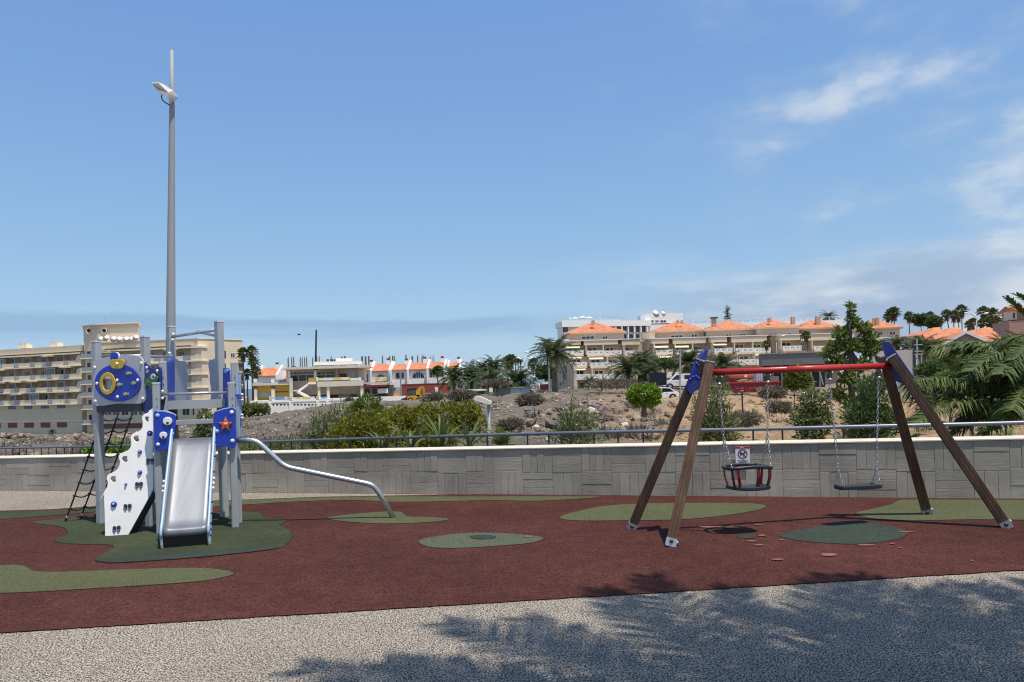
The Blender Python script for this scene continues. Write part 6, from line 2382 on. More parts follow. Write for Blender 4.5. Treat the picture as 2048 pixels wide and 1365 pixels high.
for k in range(4):
    py = 711 + k * 25.5
    u0, u1, z0, z1 = er.rect(441, py - 9, 452, py + 6, -0.02)
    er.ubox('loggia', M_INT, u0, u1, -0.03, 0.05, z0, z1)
    u0, u1, z0, z1 = er.rect(461, py - 5, 470, py + 5, -0.02)
    er.window(u0, u1, z0, z1, -0.02, 0.12, 1)
    u0, u1, z0, z1 = er.rect(477, py - 9, 486.5, py + 7, -0.02)
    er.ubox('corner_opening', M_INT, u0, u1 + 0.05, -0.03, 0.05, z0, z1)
    er.ubox('corner_slab', M_CREAM, u0 - 0.2, u1 + 0.9, -0.6, 0.6, z0 - 0.25, z0)
    if k < 3:
        zs = er.uz(420, py + 14)[1]
        er.ubox('string_course', M_CREAM, 0.02, 2.2, -0.08, -0.002, zs, zs + 0.12)

# ------------------------------------------------------------------ two-storey shop building in the middle
sh = Facade('shop_building', 'derelict two-storey flat-roofed shop building with terraces and an outside stair', 505, 138, 735, 141, 790)
zB = sh.uz(600, 835)[1] - 3
sh.box('upper_wall', M_CONC, 573, 735, 730, 790, 4.2, 12)
sh.box('lower_wall', M_CONC, 573, 789, 731, 806, 5.2, 12)
rz = sh.uz(650, 733)[1]
u0, u1 = sh.uz(561, 733)[0], sh.uz(733, 733)[0]
sh.put(MB().prism([Vector((u0, -0.5, rz - 0.45)), Vector((u0 + 1.2, -0.5, rz)), Vector((u1, -0.5, rz)), Vector((u1 + 0.8, -0.5, rz - 0.25)), Vector((u1, -0.5, rz - 0.45))], (0, 12, 0)), 'roof_slab', M_CONC, fix=True)
sh.box('roof_upstand', M_WHITE2, 628, 723, 722, 730, 1.0, 6)
sh.box('plant_room', M_WHITE2, 672, 717, 702, 723, 2, 6)
for px, w in ((663, 5), (655, 4), (668.5, 2.5)):
    sh.box('roof_unit', M_DARK, px - w / 2, 719, px + w / 2, 725, 1.8, 3)
sh.put(MB().tube(Vector((sh.uz(631, 727, 3)[0], 3, rz)), Vector((sh.uz(632.5, 660, 3)[0], 3, sh.uz(632.5, 660, 3)[1])), 0.19, 0.15, 8), 'flue', M_BLK)
# glazed upper front
for px0, px1, nb in ((580, 628, 7), (633, 669, 4)):
    u0, u1, z0, z1 = sh.rect(px0, 744, px1, 763, 3.9)
    zm = z0 + (z1 - z0) * 0.70
    sh.window(u0, u1, zm + 0.05, z1, 4.15, 0.09, nb - 1)
    sh.window(u0, u1, z0, zm, 4.15, 0.09, max(1, nb // 3))
for px in (577.5, 630.5):
    c0 = sh.box('column', M_WHITE2, px - 2, 741, px + 2, 762, 0.6, 1.2)
    sh.box('column_head', M_BROWN, px - 3.2, 735.5, px + 3.2, 741, 0.5, 1.3)
sh.box('pilaster', M_CONC, 671, 735, 676, 763, 3.5, 4.15)
sh.box('red_hatch', M_BROWN, 680, 748, 693, 760, 4.05, 4.18)
u0, u1, z0, z1 = sh.rect(697.5, 739, 714, 761, 4.1)
sh.window(u0, u1, z0, z1, 4.15, 0.1, 1, gm_=mat('whitewashed_glass', (0.55, 0.56, 0.58), 0.4, var=0.1))
sh.box('corner_pillar', M_CONC, 715, 737, 719, 763, 3.6, 4.15)
u0, u1, z0, z1 = sh.rect(720, 741, 726, 760, 4.1)
sh.window(u0, u1, z0, z1, 4.15, 0.1, 0, gm_=MATS['whitewashed_glass'])
# upper terrace with painted balustrade
M_MURAL = mat('painted_balustrade', (0.72, 0.70, 0.66), 0.7, var=0.1, alt=(0.72, 0.46, 0.06), alt_scale=0.8, alt_lo=0.45, alt_hi=0.55)
M_MURALB = mat('blue_painted_balustrade', (0.70, 0.70, 0.68), 0.7, var=0.1, alt=(0.12, 0.36, 0.66), alt_scale=0.8, alt_lo=0.45, alt_hi=0.55)
sh.box('terrace_slab', M_CONC, 634, 762.5, 727, 773, -0.6, 5.1)
sh.box('balustrade', M_MURAL, 637, 755.5, 700, 761, -0.5, -0.3)
sh.box('balustrade', M_WHITE2, 700.5, 756.5, 721, 761, -0.5, -0.4)
sh.box('balustrade_post', M_WHITE2, 632.5, 755, 636, 763, -0.6, 0.0)
sh.box('balustrade_post', M_WHITE2, 718, 755, 722, 763, -0.62, 0.0)
sh.box('yellow_panel', MATS.get('ochre_render') or mat('ochre_render', (0.50, 0.33, 0.06), 0.8, var=0.12), 617, 756, 631, 765, -0.5, -0.3)
sh.box('landing', M_WHITE2, 616, 765, 632, 769, -0.6, 1.5)
# stair flights
for (xa, ya), (xb, yb) in (((616, 767), (596, 781)), ((596, 781), (620, 794))):
    ua, za = sh.uz(xa, ya)
    ub_, zb_ = sh.uz(xb, yb)
    d_ = -0.4 if ya == 767 else -1.5
    mb = MB().prism([Vector((ua, d_, za)), Vector((ub_, d_, zb_)), Vector((ub_, d_, zb_ - 0.45)), Vector((ua, d_, za - 0.45))], (0, 1.0, 0))
    st_ = sh.put(mb, 'stair_flight', M_WHITE2, fix=True)
    for q in range(9):
        s0 = q / 9
        o = MB().box(ua + (ub_ - ua) * s0 - 0.14, ua + (ub_ - ua) * s0 + 0.14, d_ + 1.002, d_ + 2.0, za + (zb_ - za) * s0 - 0.1, za + (zb_ - za) * s0 + 0.08).build('stair_tread', M_CONC, None)
        o.parent = st_
sh.box('half_landing', M_WHITE2, 587, 780.5, 597, 783, -1.5, 1.0)
# ground floor
for px, w in ((638, 2.6), (656.5, 2.8), (724, 2.8), (582, 3)):
    sh.box('column', M_CONC, px - w, 773.5 if px > 600 else 757, px + w, 806, -0.4, 0.3)
sh.box('red_wall', M_BROWN, 641, 777, 653, 792, 5.0, 5.15)
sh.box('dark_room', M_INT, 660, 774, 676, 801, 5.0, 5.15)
u0, u1, z0, z1 = sh.rect(699, 776, 714, 797, 5.0)
sh.window(u0, u1, z0, z1, 5.15, 0.1, 0, gm_=M_GLASS2)
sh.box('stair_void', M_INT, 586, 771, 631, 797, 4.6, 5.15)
sh.box('floor_slab', M_WHITE2, 500, 799, 733, 803, -2.2, 5.1)
for px0, px1, mm in ((544, 577, M_MURALB), (585, 630, M_MURAL), (641, 656, M_MURALB)):
    sh.box('balustrade', mm, px0, 794, px1, 799, -2.1, -1.95)
for px in (540.5, 581, 635):
    sh.box('balustrade_post', M_CONC, px - 2.4, 792.5, px + 2.4, 803, -2.2, -1.7)
# yellow annex on the left with its roof terrace
sh.box('annex_wall', mat('ochre_render', (0.50, 0.33, 0.06), 0.8, var=0.12), 508, 771, 580, 803, 2.0, 9)
sh.box('annex_slab', M_CONC, 505, 766, 581, 771, 0.2, 9)
for px, w in ((511, 2.6), (546, 3.2)):
    sh.box('column', M_CONC, px - w, 778, px + w, 803, 0.4, 1.0)
    sh.box('column_head', M_BROWN, px - w, 772, px + w, 777.8, 0.35, 1.05)
sh.box('roller_shutter', M_RAILG, 516, 785, 540, 794, 1.9, 2.02)
sh.box('red_band', M_BROWN, 552, 783, 576, 785, 1.9, 2.02)
for px in (510, 545, 577):
    sh.box('parapet_post', M_WHITE2, px - 3, 758, px + 3, 766, 0.25, 0.8)
for px0, px1 in ((514, 541), (549, 573)):
    sh.box('terrace_rail', M_RAILG, px0, 759.5, px1, 765.5, 0.45, 0.5)

# white garden wall below it
gw = Facade('garden_wall', 'white garden wall with a row of small openings below the shop building', 537, 132, 735, 135, 815, 'wall')
zt = gw.uz(600, 804)[1]
gw.ubox('wall', M_WHITE2, 0, gw.L, 0, 0.4, gw.uz(540, 846)[1] - 1, zt)
gw.ubox('coping', M_WHITE, -0.1, gw.L, -0.08, 0.48, zt + 0.002, zt + 0.18)
for px in (540, 580.5, 635.5, 655):
    u, z = gw.uz(px, 810)
    gw.ubox('pier', M_WHITE2, u - 0.22, u + 0.22, -0.12, -0.002, gw.uz(px, 846)[1], zt + 0.001)
for px in (547, 554.5, 562, 569, 576.5, 589, 596, 603, 610.5, 618, 625, 632, 645, 652, 664, 671, 678, 685, 692, 699, 706, 713):
    u0, u1, z0, z1 = gw.rect(px - 2, 808.4, px + 2, 811.0, -0.02)
    gw.ubox('opening', M_BLK, u0, u1, -0.03, 0.05, z0, z1)

# ------------------------------------------------------------------ row of white terrace houses
def terrace(px0, px1, Y, roof_py, eave_py, base_py, label, kind, side=0):
    """one narrow house: orange pitched roof between white party walls"""
    f = Facade('terrace_house', label, px0, Y, px1, Y, 760)
    u1 = f.L
    zr, ze, zb = f.uz((px0 + px1) / 2, roof_py)[1], f.uz((px0 + px1) / 2, eave_py)[1], f.uz((px0 + px1) / 2, base_py)[1]
    f.ubox('front_wall', M_WHITE, 0.42, u1 - 0.42, 0.3, 7, zb, ze)
    for ua, ub_ in ((0, 0.4), (u1 - 0.4, u1)):
        pts = [(ua, -0.5, zb), (ua, -0.5, ze + 0.15), (ua, 4.0, zr + 0.55), (ua, 5.0, zr + 0.55), (ua, 7.5, zr - 1.0), (ua, 7.5, zb)]
        f.put(MB().prism([Vector(p) for p in pts], (ub_ - ua, 0, 0)), 'party_wall', M_WHITE, fix=True)
    pts = [(0.41, -0.15, ze + 0.02), (0.41, 4.3, zr), (0.41, 7.2, zr - 1.3), (0.41, 7.2, zr - 1.5), (0.41, 4.3, zr - 0.2), (0.41, -0.15, ze - 0.15)]
    f.put(MB().prism([Vector(p) for p in pts], (u1 - 0.82, 0, 0)), 'roof', M_TILE, fix=True)
    c0, w = u1 / 2, u1 * 0.3
    zf = zb + (ze - zb) * 0.42
    if kind == 'arch':
        pts = [(c0 + w * math.cos(t), zf + (ze - zf) * 0.72 * math.sin(t)) for t in [math.pi * k / 12 for k in range(13)]]
        a_ = f.put(MB().prism([Vector((x, 0.24, z)) for x, z in pts], (0, 0.1, 0)), 'arched_window', M_GLASS, fix=True)
        o = MB().path([(x, 0.22, z) for x, z in pts], 0.12, 6).build('arch_frame', M_WFRAME, None)
        o.parent = a_
        for q in (-0.33, 0.0, 0.33):
            o = MB().box(c0 + w * q - 0.05, c0 + w * q + 0.05, 0.20, 0.235, zf, zf + (ze - zf) * 0.66).build('glazing_bar', M_WFRAME, None)
            o.parent = a_
        f.ubox('balcony_front', M_WHITE, c0 - w, c0 + w, -0.3, -0.1, zf - 1.2, zf - 0.15)
        f.window(c0 - w * 0.9, c0 + w * 0.9, zb + 0.1, zf - 1.3, 0.28, 0.09, 2)
    elif kind == 'window':
        f.window(c0 - w * 0.8, c0 + w * 0.8, zf + 0.2, zf + (ze - zf) * 0.75, 0.28, 0.12, 1)
        f.ubox('balcony_front', M_WHITE, 0.5, u1 - 0.5, -0.6, -0.4, zf - 1.2, zf - 0.2)
    else:
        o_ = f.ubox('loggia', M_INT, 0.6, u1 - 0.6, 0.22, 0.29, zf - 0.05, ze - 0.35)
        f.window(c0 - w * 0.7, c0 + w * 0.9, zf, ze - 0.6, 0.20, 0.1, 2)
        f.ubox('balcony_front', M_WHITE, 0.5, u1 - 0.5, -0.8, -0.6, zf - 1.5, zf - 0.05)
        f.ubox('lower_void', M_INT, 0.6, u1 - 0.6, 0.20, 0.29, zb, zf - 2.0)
    if random.random() < 0.8:
        ch = f.ubox('chimney', M_WHITE, c0 + w * 0.5, c0 + w * 0.5 + 0.7, 3.8, 4.5, zr - 0.5, zr + 0.7)
        o = MB().box(c0 + w * 0.5 + 0.05, c0 + w * 0.5 + 0.65, 3.85, 4.45, zr + 0.701, zr + 1.15).build('chimney_pot', M_BROWN, None)
        o.parent = ch
    return f


terrace(712, 745, 160, 730, 741, 790, 'terrace house with orange roof half hidden by the shop building', 'window')
terrace(741, 782, 158, 727, 742, 784, 'terrace house with an arched window above the dark red awning', 'arch')
terrace(781, 818, 157, 727.5, 740, 775, 'terrace house with a plain window between two arched ones', 'window')
terrace(815, 858, 155, 724, 739, 769, 'terrace house with an arched window above the red retaining wall', 'arch')
terrace(854, 892, 153, 723, 737, 768, 'terrace house with a dark open loggia', 'loggia')
tr = terrace(894, 922, 158, 724, 736, 770, 'last white terrace house at the right end of the row', 'window')
terrace(512, 556, 168, 735, 752, 800, 'white house with an orange roof behind the yellow annex', 'arch')
terrace(552, 588, 172, 742, 758, 800, 'small white house between the yellow annex and the shop building', 'window')
ss = Facade('low_shop', 'low dark shop front with a red awning right of the shop building', 729, 141.5, 785, 142, 785)
ss.box('wall', M_INT, 729, 771, 784, 798, 1.5, 8)
ss.box('roof_slab', M_CONC, 728, 764.5, 778, 767.5, -0.5, 8)
ss.box('red_awning', mat('red_awning', (0.20, 0.02, 0.025), 0.7, var=0.1), 729, 770, 774, 774, -1.5, 1.2)
ss.box('signboard', M_MURAL, 744, 754.5, 772, 763, -0.3, -0.15)
ss.box('white_panel', M_WHITE, 756, 777.5, 776, 787, -0.6, -0.4)
for px0, px1 in ((728, 742), (743, 755)):
    u0, u1, z0, z1 = ss.rect(px0, 776, px1, 790, 1.4)
    ss.window(u0, u1, z0, z1, 1.45, 0.1, 0)
sw_ = Facade('low_wall', 'low white wall in front of the red-awning shop', 740, 127, 812, 128.5, 800, 'wall')
sw_.ubox('wall', M_WHITE2, 0, sw_.L, 0, 0.3, sw_.uz(770, 812)[1] - 1, sw_.uz(770, 793.5)[1])
sw_.box('orange_panel', mat('orange_paint', (0.75, 0.32, 0.08), 0.7, var=0.1), 787, 787.5, 798, 793.5, 0.1, 0.2)
rwl = Facade('red_wall', 'dark red retaining wall below the terrace houses', 801, 144, 900, 146, 780, 'wall')
M_REDW = mat('red_render', (0.26, 0.055, 0.030), 0.9, var=0.1, scale=0.4)
rwl.ubox('wall', M_REDW, 0, rwl.L, 0, 0.5, rwl.uz(850, 798)[1] - 2, rwl.uz(850, 769)[1])
rwl.ubox('coping', M_BROWN, -0.05, rwl.L + 0.05, -0.06, 0.56, rwl.uz(850, 769)[1] + 0.002, rwl.uz(850, 769)[1] + 0.15)

# unfinished concrete frame behind the houses: bare columns with reinforcement
uf = Facade('unfinished_building', 'unfinished concrete frame with bare columns sticking up behind the terrace houses', 575, 215, 905, 205, 725)
uz_b = uf.uz(700, 760)[1]
uf.ubox('floor_slab', M_CONC, 0, uf.L, 1, 25, uz_b, uz_b + 0.5)
for px, top, w, thin in ((576, 716, 2, 1), (583, 714.5, 1.6, 1), (587, 714.5, 1.6, 1), (600, 716, 1.5, 1), (604, 715.5, 1.5, 1), (609, 715, 1.5, 1), (613, 714, 1.5, 1), (625, 716, 1.5, 1), (633, 714, 1.5, 1), (638, 714, 1.5, 1), (662, 713.5, 3, 1), (683, 714, 2.6, 0), (689, 713, 3, 0), (723.5, 713, 3, 0), (730.5, 713, 2.8, 0), (737, 712.5, 2.4, 0), (764.5, 712, 2, 1), (778.5, 713, 2.6, 0), (785, 712, 2.4, 0), (789, 713, 1.4, 1), (811.5, 710.5, 2, 0), (824, 713, 2.8, 0), (835, 711.5, 1.8, 1), (844, 711.5, 2.6, 1), (847, 712, 1.6, 1), (866, 711.5, 4, 1), (860, 714, 1.4, 1)):
    u, z = uf.uz(px, top, 4)
    hw_ = w * 215 / F / 2
    if thin:
        mb = MB()
        for q in (-1, 0, 1):
            mb.box(u + q * hw_ - 0.05, u + q * hw_ + 0.05, 4, 4.1, uz_b, z + q * 0.3)
        uf.put(mb, 'reinforcement', mat('rebar', (0.22, 0.17, 0.14), 0.9, var=0.2))
    else:
        uf.ubox('column', mat('dark_concrete', (0.13, 0.13, 0.14), 0.9, var=0.2), u - hw_, u + hw_, 4, 4 + hw_ * 2, uz_b, z)
# ------------------------------------------------------------------ stepped hotel with orange hip roofs
M_HRAIL = mat('white_balustrade', (0.78, 0.77, 0.74), 0.7, var=0.04)


def hip_roof(f, pxl, pyl, pxr, pyr, apx, apy, d0, d1, chimneys=()):
    """hipped roof: eaves from (pxl, pyl) to (pxr, pyr) along the front, ridge point at (apx, apy)"""
    ul, zl = f.uz(pxl, pyl, d0)
    ur, zr = f.uz(pxr, pyr, d0)
    dm = (d0 + d1) / 2
    ua, za = f.uz(apx, apy, dm)
    ze = (zl + zr) / 2
    mb = MB()
    c_ = [Vector((ul, d0, ze)), Vector((ur, d0, ze)), Vector((ur, d1, ze)), Vector((ul, d1, ze))]
    r0, r1 = Vector((ua - 0.6, dm, za)), Vector((ua + 0.6, dm, za))
    mb.face(c_[0], c_[1], r1, r0).face(c_[1], c_[2], r1).face(c_[2], c_[3], r0, r1).face(c_[3], c_[0], r0).face(*c_[::-1])
    ro = f.put(mb, 'roof', M_TILE)
    o = MB().box(ul + 0.1, ur - 0.1, d0 + 0.1, d1 - 0.1, ze - 0.3, ze - 0.005).build('eaves', M_TAN2, None)
    o.parent = ro
    for cx, y0, y1, w in chimneys:
        u0, u1, z0, z1 = f.rect(cx - w / 2, y0, cx + w / 2, y1, d0 + 2)
        o = MB().box(u0, u1, d0 + 2, d0 + 2 + (u1 - u0), z0, z1).build('chimney', mat('pink_render', (0.50, 0.32, 0.235), 0.9, var=0.08), None)
        o.parent = ro
    return ro, ze


def rail_bay(f, p0, p1, y0, y1, d, slab=4.0):
    """one balcony: white balustrade with posts and star-shaped fretwork, cream slab edge below"""
    u0, u1, z0, z1 = f.rect(p0, y0, p1, y1, d)
    b = f.ubox('balustrade', M_HRAIL, u0, u1, d, d + 0.10, z0, z1)
    n = 3
    for k in range(n + 1):
        c0 = u0 + (u1 - u0) * k / n
        o = MB().box(c0 - 0.10, c0 + 0.10, d - 0.07, d - 0.002, z0, z1 + 0.06).build('baluster_post', M_HRAIL, None)
        o.parent = b
        if k < n:
            m_ = c0 + (u1 - u0) / n / 2
            zc = (z0 + z1) / 2
            o = MB().prism([Vector((m_ + 0.28 * math.cos(t), d - 0.012, zc + 0.20 * math.sin(t))) for t in [math.pi / 4 * q for q in range(8)]], (0, 0.010, 0)).build('fretwork', mat('fret_shadow', (0.36, 0.35, 0.34), 0.8, var=0.1), None)  # grey plates: shadow of the fret openings put into the colour
            o.parent = b
    zs = f.uz((p0 + p1) / 2, y1 + slab, d)[1]
    f.ubox('balcony_slab', M_TAN2, u0 - 0.1, u1 + 0.1, d - 0.05, d + 3.0, zs, z0 - 0.002)
    return u0, u1, z0, z1


def hwin(f, p0, p1, y0, y1, d, bars=1):
    u0, u1, z0, z1 = f.rect(p0, y0, p1, y1, d)
    return f.window(u0, u1, z0, z1, d, 0.16, bars)


def hawn(f, p0, p1, y0, y1, d):
    u0, u1, z0, z1 = f.rect(p0, y0, p1, y1, d - 1.0)
    pts = [Vector((u0, d - 1.1, z0)), Vector((u0, d - 1.1, z0 + 0.16)), Vector((u0, d, z1)), Vector((u0, d, z1 - 0.08))]
    return f.put(MB().prism(pts, (u1 - u0, 0, 0)), 'awning', M_AWN, fix=True)


def hotel_block(label, px0, px1, Y, levels, bands, roof, pent, base_py, Yr=None):
    """levels: list of (rail y0, y1, depth, [(p0, p1)], [(w0, w1, wy0, wy1)], [(awnings)], wall px0, px1)"""
    f = Facade('hotel_block', label, px0, Y, px1, Yr or Y, 700)
    top = bands[0]
    zb = f.uz(px0, base_py)[1] - 2
    zt = f.uz((px0 + px1) / 2, top)[1]
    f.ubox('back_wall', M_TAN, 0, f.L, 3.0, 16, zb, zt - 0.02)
    for p0, p1 in bands[2]:
        u0, u1, z0, z1 = f.rect(p0, top, p1, bands[1], 0)
        f.ubox('parapet', M_TAN2, u0, u1, 0, 2.98, z0, z1)
    f.ubox('parapet_coping', M_HRAIL, -0.2, f.L + 0.1, -0.15, 3.4, zt + 0.004, zt + 0.22)
    for (y0, y1, d, rails, wins, awns, w0, w1) in levels:
        u0, u1, _, _ = f.rect(w0, y0 - 10, w1, y1, d + 2.4)
        zs = f.uz((w0 + w1) / 2, y1 + 4, d)[1]
        zt_ = f.uz((w0 + w1) / 2, y1 - 23, d + 2.4)[1]
        if d < -0.1:
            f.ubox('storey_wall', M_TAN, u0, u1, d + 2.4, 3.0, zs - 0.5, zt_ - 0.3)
        for p in rails:
            uu = rail_bay(f, p[0], p[1], y0, y1, d)
            f.ubox('party_wall', M_TAN2, uu[0] - 0.35, uu[0] - 0.11, d + 0.35, d + 2.38, uu[2], zt_ - 0.3)
        for w in wins:
            hwin(f, w[0], w[1], w[2], w[3], d + 2.36)
        for a_ in awns:
            hawn(f, a_[0], a_[1], a_[2], a_[3], d + 0.9)
    # set-back top storey and roof
    ro, ze = hip_roof(f, *roof)
    ua, _ = f.uz(roof[0] + 6, 670, roof[6] + 1.2)
    ub_, _ = f.uz(roof[2] - 6, 670, roof[6] + 1.2)
    f.ubox('top_storey', M_TAN, ua, ub_, roof[6] + 1.2, roof[7] - 1, zt + 0.23, ze - 0.31)
    for w in pent:
        hwin(f, w[0], w[1], w[2], w[3], roof[6] + 1.16, w[4] if len(w) > 4 else 1)
    return f


h1_ = hotel_block('left hotel block with three rows of white balconies and an orange hip roof', 1129, 1283, 186,
    [(701.5, 709.5, -0.4, [(1134, 1166.5), (1174.7, 1207.5), (1209, 1242.5), (1250.6, 1286)], [(1137, 1155.5, 696, 704), (1175, 1193.5, 695.5, 703), (1210, 1227.5, 695, 702.5), (1250, 1267.5, 694.5, 702)], [(1133, 1160, 692.5, 697)], 1131, 1284),
     (725, 733, -1.8, [(1140, 1173.5), (1181.5, 1215), (1217, 1250.5)], [(1143, 1162, 718.5, 727), (1182, 1200.5, 718.5, 726), (1216, 1235, 718, 726)], [(1139, 1164, 714.5, 718), (1180, 1207, 715.5, 719.5)], 1136, 1284),
     (749, 756.5, -3.2, [(1147, 1180), (1187, 1225), (1228, 1260)], [(1149, 1168.5, 741, 750), (1188, 1207, 741, 749)], [(1145, 1172, 738, 741)], 1141, 1284)],
    (681, 690, [(1129, 1161.5), (1168, 1236), (1244, 1280)]), (1128, 668, 1254, 662, 1186, 645.5, 4.5, 17, ((1186.5, 641, 650, 6),)), [(1163, 1189, 672, 679, 2), (1204, 1216, 672, 679)], 782)
for w in ((1153, 1160, 768, 778), (1206, 1220, 764, 772), (1232, 1243, 764, 770)):
    hwin(h1_, *w, -0.9)
# shaded end wall of the left block
ew = Facade('', '', 1097, 200, 1130, 185.8, 700, root=h1_.root)
zt = ew.uz(1115, 683.5)[1]
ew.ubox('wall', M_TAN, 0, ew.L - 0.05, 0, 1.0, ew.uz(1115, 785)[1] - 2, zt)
ew.ubox('coping', M_HRAIL, -0.1, ew.L - 0.05, -0.1, 1.2, zt + 0.003, zt + 0.2)
ew2 = Facade('', '', 1107, 193, 1147, 182.5, 740, root=h1_.root)
ew2.ubox('wall', M_TAN, 0, ew2.L, 0, 1.0, ew2.uz(1115, 785)[1] - 2, ew2.uz(1125, 728)[1])
for px, py in ((1121, 745), (1121, 768), (1127, 745), (1127, 766)):
    hwin(ew2, px - 2.5, px + 2.5, py - 5, py + 5, -0.04, 0)
h2_ = hotel_block('second hotel block with yellow awnings behind the left swing legs', 1303, 1414, 180,
    [(700, 707.5, -0.4, [(1312, 1345), (1353.5, 1387), (1388.5, 1421)], [(1310, 1332, 696, 702), (1352, 1375, 696, 702), (1386, 1404, 693, 700)], [(1308, 1337, 691, 696.5), (1350, 1378, 690.5, 696)], 1305, 1418),
     (722, 730, -1.8, [(1320, 1353.5), (1361, 1394)], [(1317, 1336, 716.5, 724), (1362, 1380, 716, 723)], [(1316, 1344, 713, 716.5), (1357, 1383, 712, 717)], 1311, 1418),
     (745, 752, -3.2, [(1328, 1362), (1368, 1402)], [(1368, 1386, 738, 746)], [], 1318, 1418)],
    (677, 687.5, [(1304, 1337.5), (1346, 1412)]), (1298, 665, 1414, 659, 1356, 643, 4.5, 17, ((1356, 640, 648, 4), (1364, 641, 648, 4), (1378, 656, 675, 5))), [(1341, 1366, 670, 676, 2), (1382, 1395, 668, 675)], 775)
h3_ = hotel_block('third hotel block with a tall chimney above the red beam', 1420, 1536, 178,
    [(696.5, 704.5, -0.4, [(1429.5, 1464), (1472, 1507), (1509, 1541)], [(1427, 1446, 692, 698), (1469, 1488, 689, 697), (1505, 1522, 689, 696)], [(1427, 1453.5, 687, 691.5)], 1421, 1538),
     (719, 727, -1.8, [(1436, 1470), (1478, 1512), (1514, 1545)], [(1437, 1455, 713, 721), (1478, 1497, 712, 720)], [(1512, 1524, 709, 712)], 1427, 1538)],
    (673.5, 684.5, [(1422, 1454), (1463, 1534)]), (1408, 661, 1520, 656, 1455, 642, 4.5, 17, ((1429, 636, 660, 8), (1448, 656, 673, 6))), [(1450, 1464, 668, 673), (1478, 1492, 667, 672)], 770)
MB_cap = h3_.box('chimney_cap', M_DARK, 1422.5, 634.5, 1436, 637, 6.2, 7.6)
h4_ = hotel_block('right hotel block above the grey shed', 1556, 1690, 176,
    [(692, 699, -0.4, [(1566, 1602), (1628, 1664)], [(1562, 1582, 685, 693), (1600, 1610, 685, 692)], [], 1558, 1690),
     (714, 721, -1.8, [(1572, 1606), (1634, 1668)], [(1572, 1590, 708, 716)], [], 1564, 1690)],
    (669.5, 681, [(1559, 1600), (1602, 1684)]), (1508, 657, 1604, 652, 1543, 641, 4.5, 17, ((1587, 634, 649, 7), (1540, 636, 645, 6))), [(1538, 1546, 664, 670), (1574, 1584, 665, 670)], 765)
h5_ = Facade('hotel_block', 'hotel block with two chimneys at the right behind the tall shrub', 1604, 182, 1700, 182, 660)
hip_roof(h5_, 1594, 657, 1690, 654, 1628, 640.5, 4, 16, ((1637, 633, 650, 8), (1607, 650, 670, 8), (1652, 652, 672, 8)))
h5_.box('top_storey', M_TAN, 1606, 656, 1688, 676, 5.5, 14)
for px in (1629, 1662):
    hwin(h5_, px - 5, px + 5, 665, 671, 5.46)
h6_ = Facade('hotel_block', 'separate hotel villa with an orange roof right of the tall shrub', 1730, 170, 1806, 168, 660)
hip_roof(h6_, 1722, 657, 1808, 655, 1746, 640, 0, 14, ((1755, 636, 652, 7), (1748, 637, 648, 5)))
h6_.box('wall', M_TAN2, 1728, 657, 1800, 700, 1.0, 12)
for px in (1760, 1785):
    hwin(h6_, px - 6, px + 6, 663, 671, 0.96)
h6_.box('terrace_wall', M_HRAIL, 1740, 674, 1810, 678, -4, -3.6)
# low rough stone wall of the terrace between the first two blocks
h2_.box('stone_parapet', mat('pale_stonework', (0.55, 0.45, 0.30), 0.95, var=0.25, scale=1.5, bump=0.05), 1284, 666, 1310, 679, 3.5, 5)

# ------------------------------------------------------------------ long white hotel behind
wh = Facade('white_hotel', 'long white flat-roofed hotel behind the orange roofs', 1118, 226, 1300, 232, 650)
zt, zb = wh.uz(1200, 645.5)[1], wh.uz(1200, 690)[1]
wh.ubox('wall', M_WHITE, 1.6, wh.L + 0.1, 1.5, 8, zb - 14, zt - 1.2)
wh.ubox('roof_band', M_WHITE, 1.0, wh.L + 0.4, 0, 8, zt - 1.2 + 0.002, zt + 0.5)
for row, (y0, y1) in enumerate(((651.5, 664.5), (669, 680))):
    for px in (1131, 1213, 1225, 1238, 1250.5, 1263, 1276, 1288.5, 1300):
        u0, u1, z0, z1 = wh.rect(px - 5, y0, px + 5, y1, 1.4)
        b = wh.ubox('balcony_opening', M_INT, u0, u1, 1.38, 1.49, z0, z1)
        o = MB().box(u0 + 0.2, u1 - 0.2, 1.30, 1.37, z0, z0 + (z1 - z0) * 0.86).build('pane', M_GLASS2, None)
        o.parent = b
    for px in (1219, 1231.5, 1244.2, 1256.7, 1269.5, 1282.2, 1294.5):
        u0, u1, z0, z1 = wh.rect(px - 1.2, y0 - 1, px + 1.2, y1 + 1, 0.2)
        wh.ubox('fin', M_WHITE, u0, u1, 0.1, 1.37, z0, z1)
for px0, px1 in ((1122, 1160), (1160, 1200), (1200, 1240)):
    u0, u1, z0, z1 = wh.rect(px0, 640, px1, 645, 2)
    wh.ubox('glass_balustrade', mat('pale_glass_balustrade', (0.42, 0.52, 0.58), 0.2, var=0.1), u0, u1 - 0.1, 1.0, 1.06, zt + 0.5, zt + 1.5)
for px, py in ((1140, 637), (1150, 636), (1165, 634), (1178, 635), (1200, 637), (1212, 637)):
    c0 = at(px, py, 240)
    t = thing('parasol', 'white roof-terrace parasol on top of the white hotel', 'parasol', (c0.x, c0.y, c0.z - 1.8), 0, 'parasols on the white hotel roof')
    MB().tube((c0.x, c0.y, c0.z - 1.8), c0, 0.05, n=6).build('pole', M_RAILG, t)
    MB().path([c0 - Vector((0, 0, 0.35)), c0 - Vector((0, 0, 0.1)), c0 + Vector((0, 0, 0.2))], [1.5, 0.9, 0.05], 8).build('canopy', M_HRAIL, t)
wr = Facade('', '', 1296, 231, 1690, 236, 645, root=wh.root)
zt2 = wr.uz(1450, 645.5)[1]
wr.ubox('wall', M_WHITE, 0, wr.L, 1.5, 16, zt2 - 20, zt2)
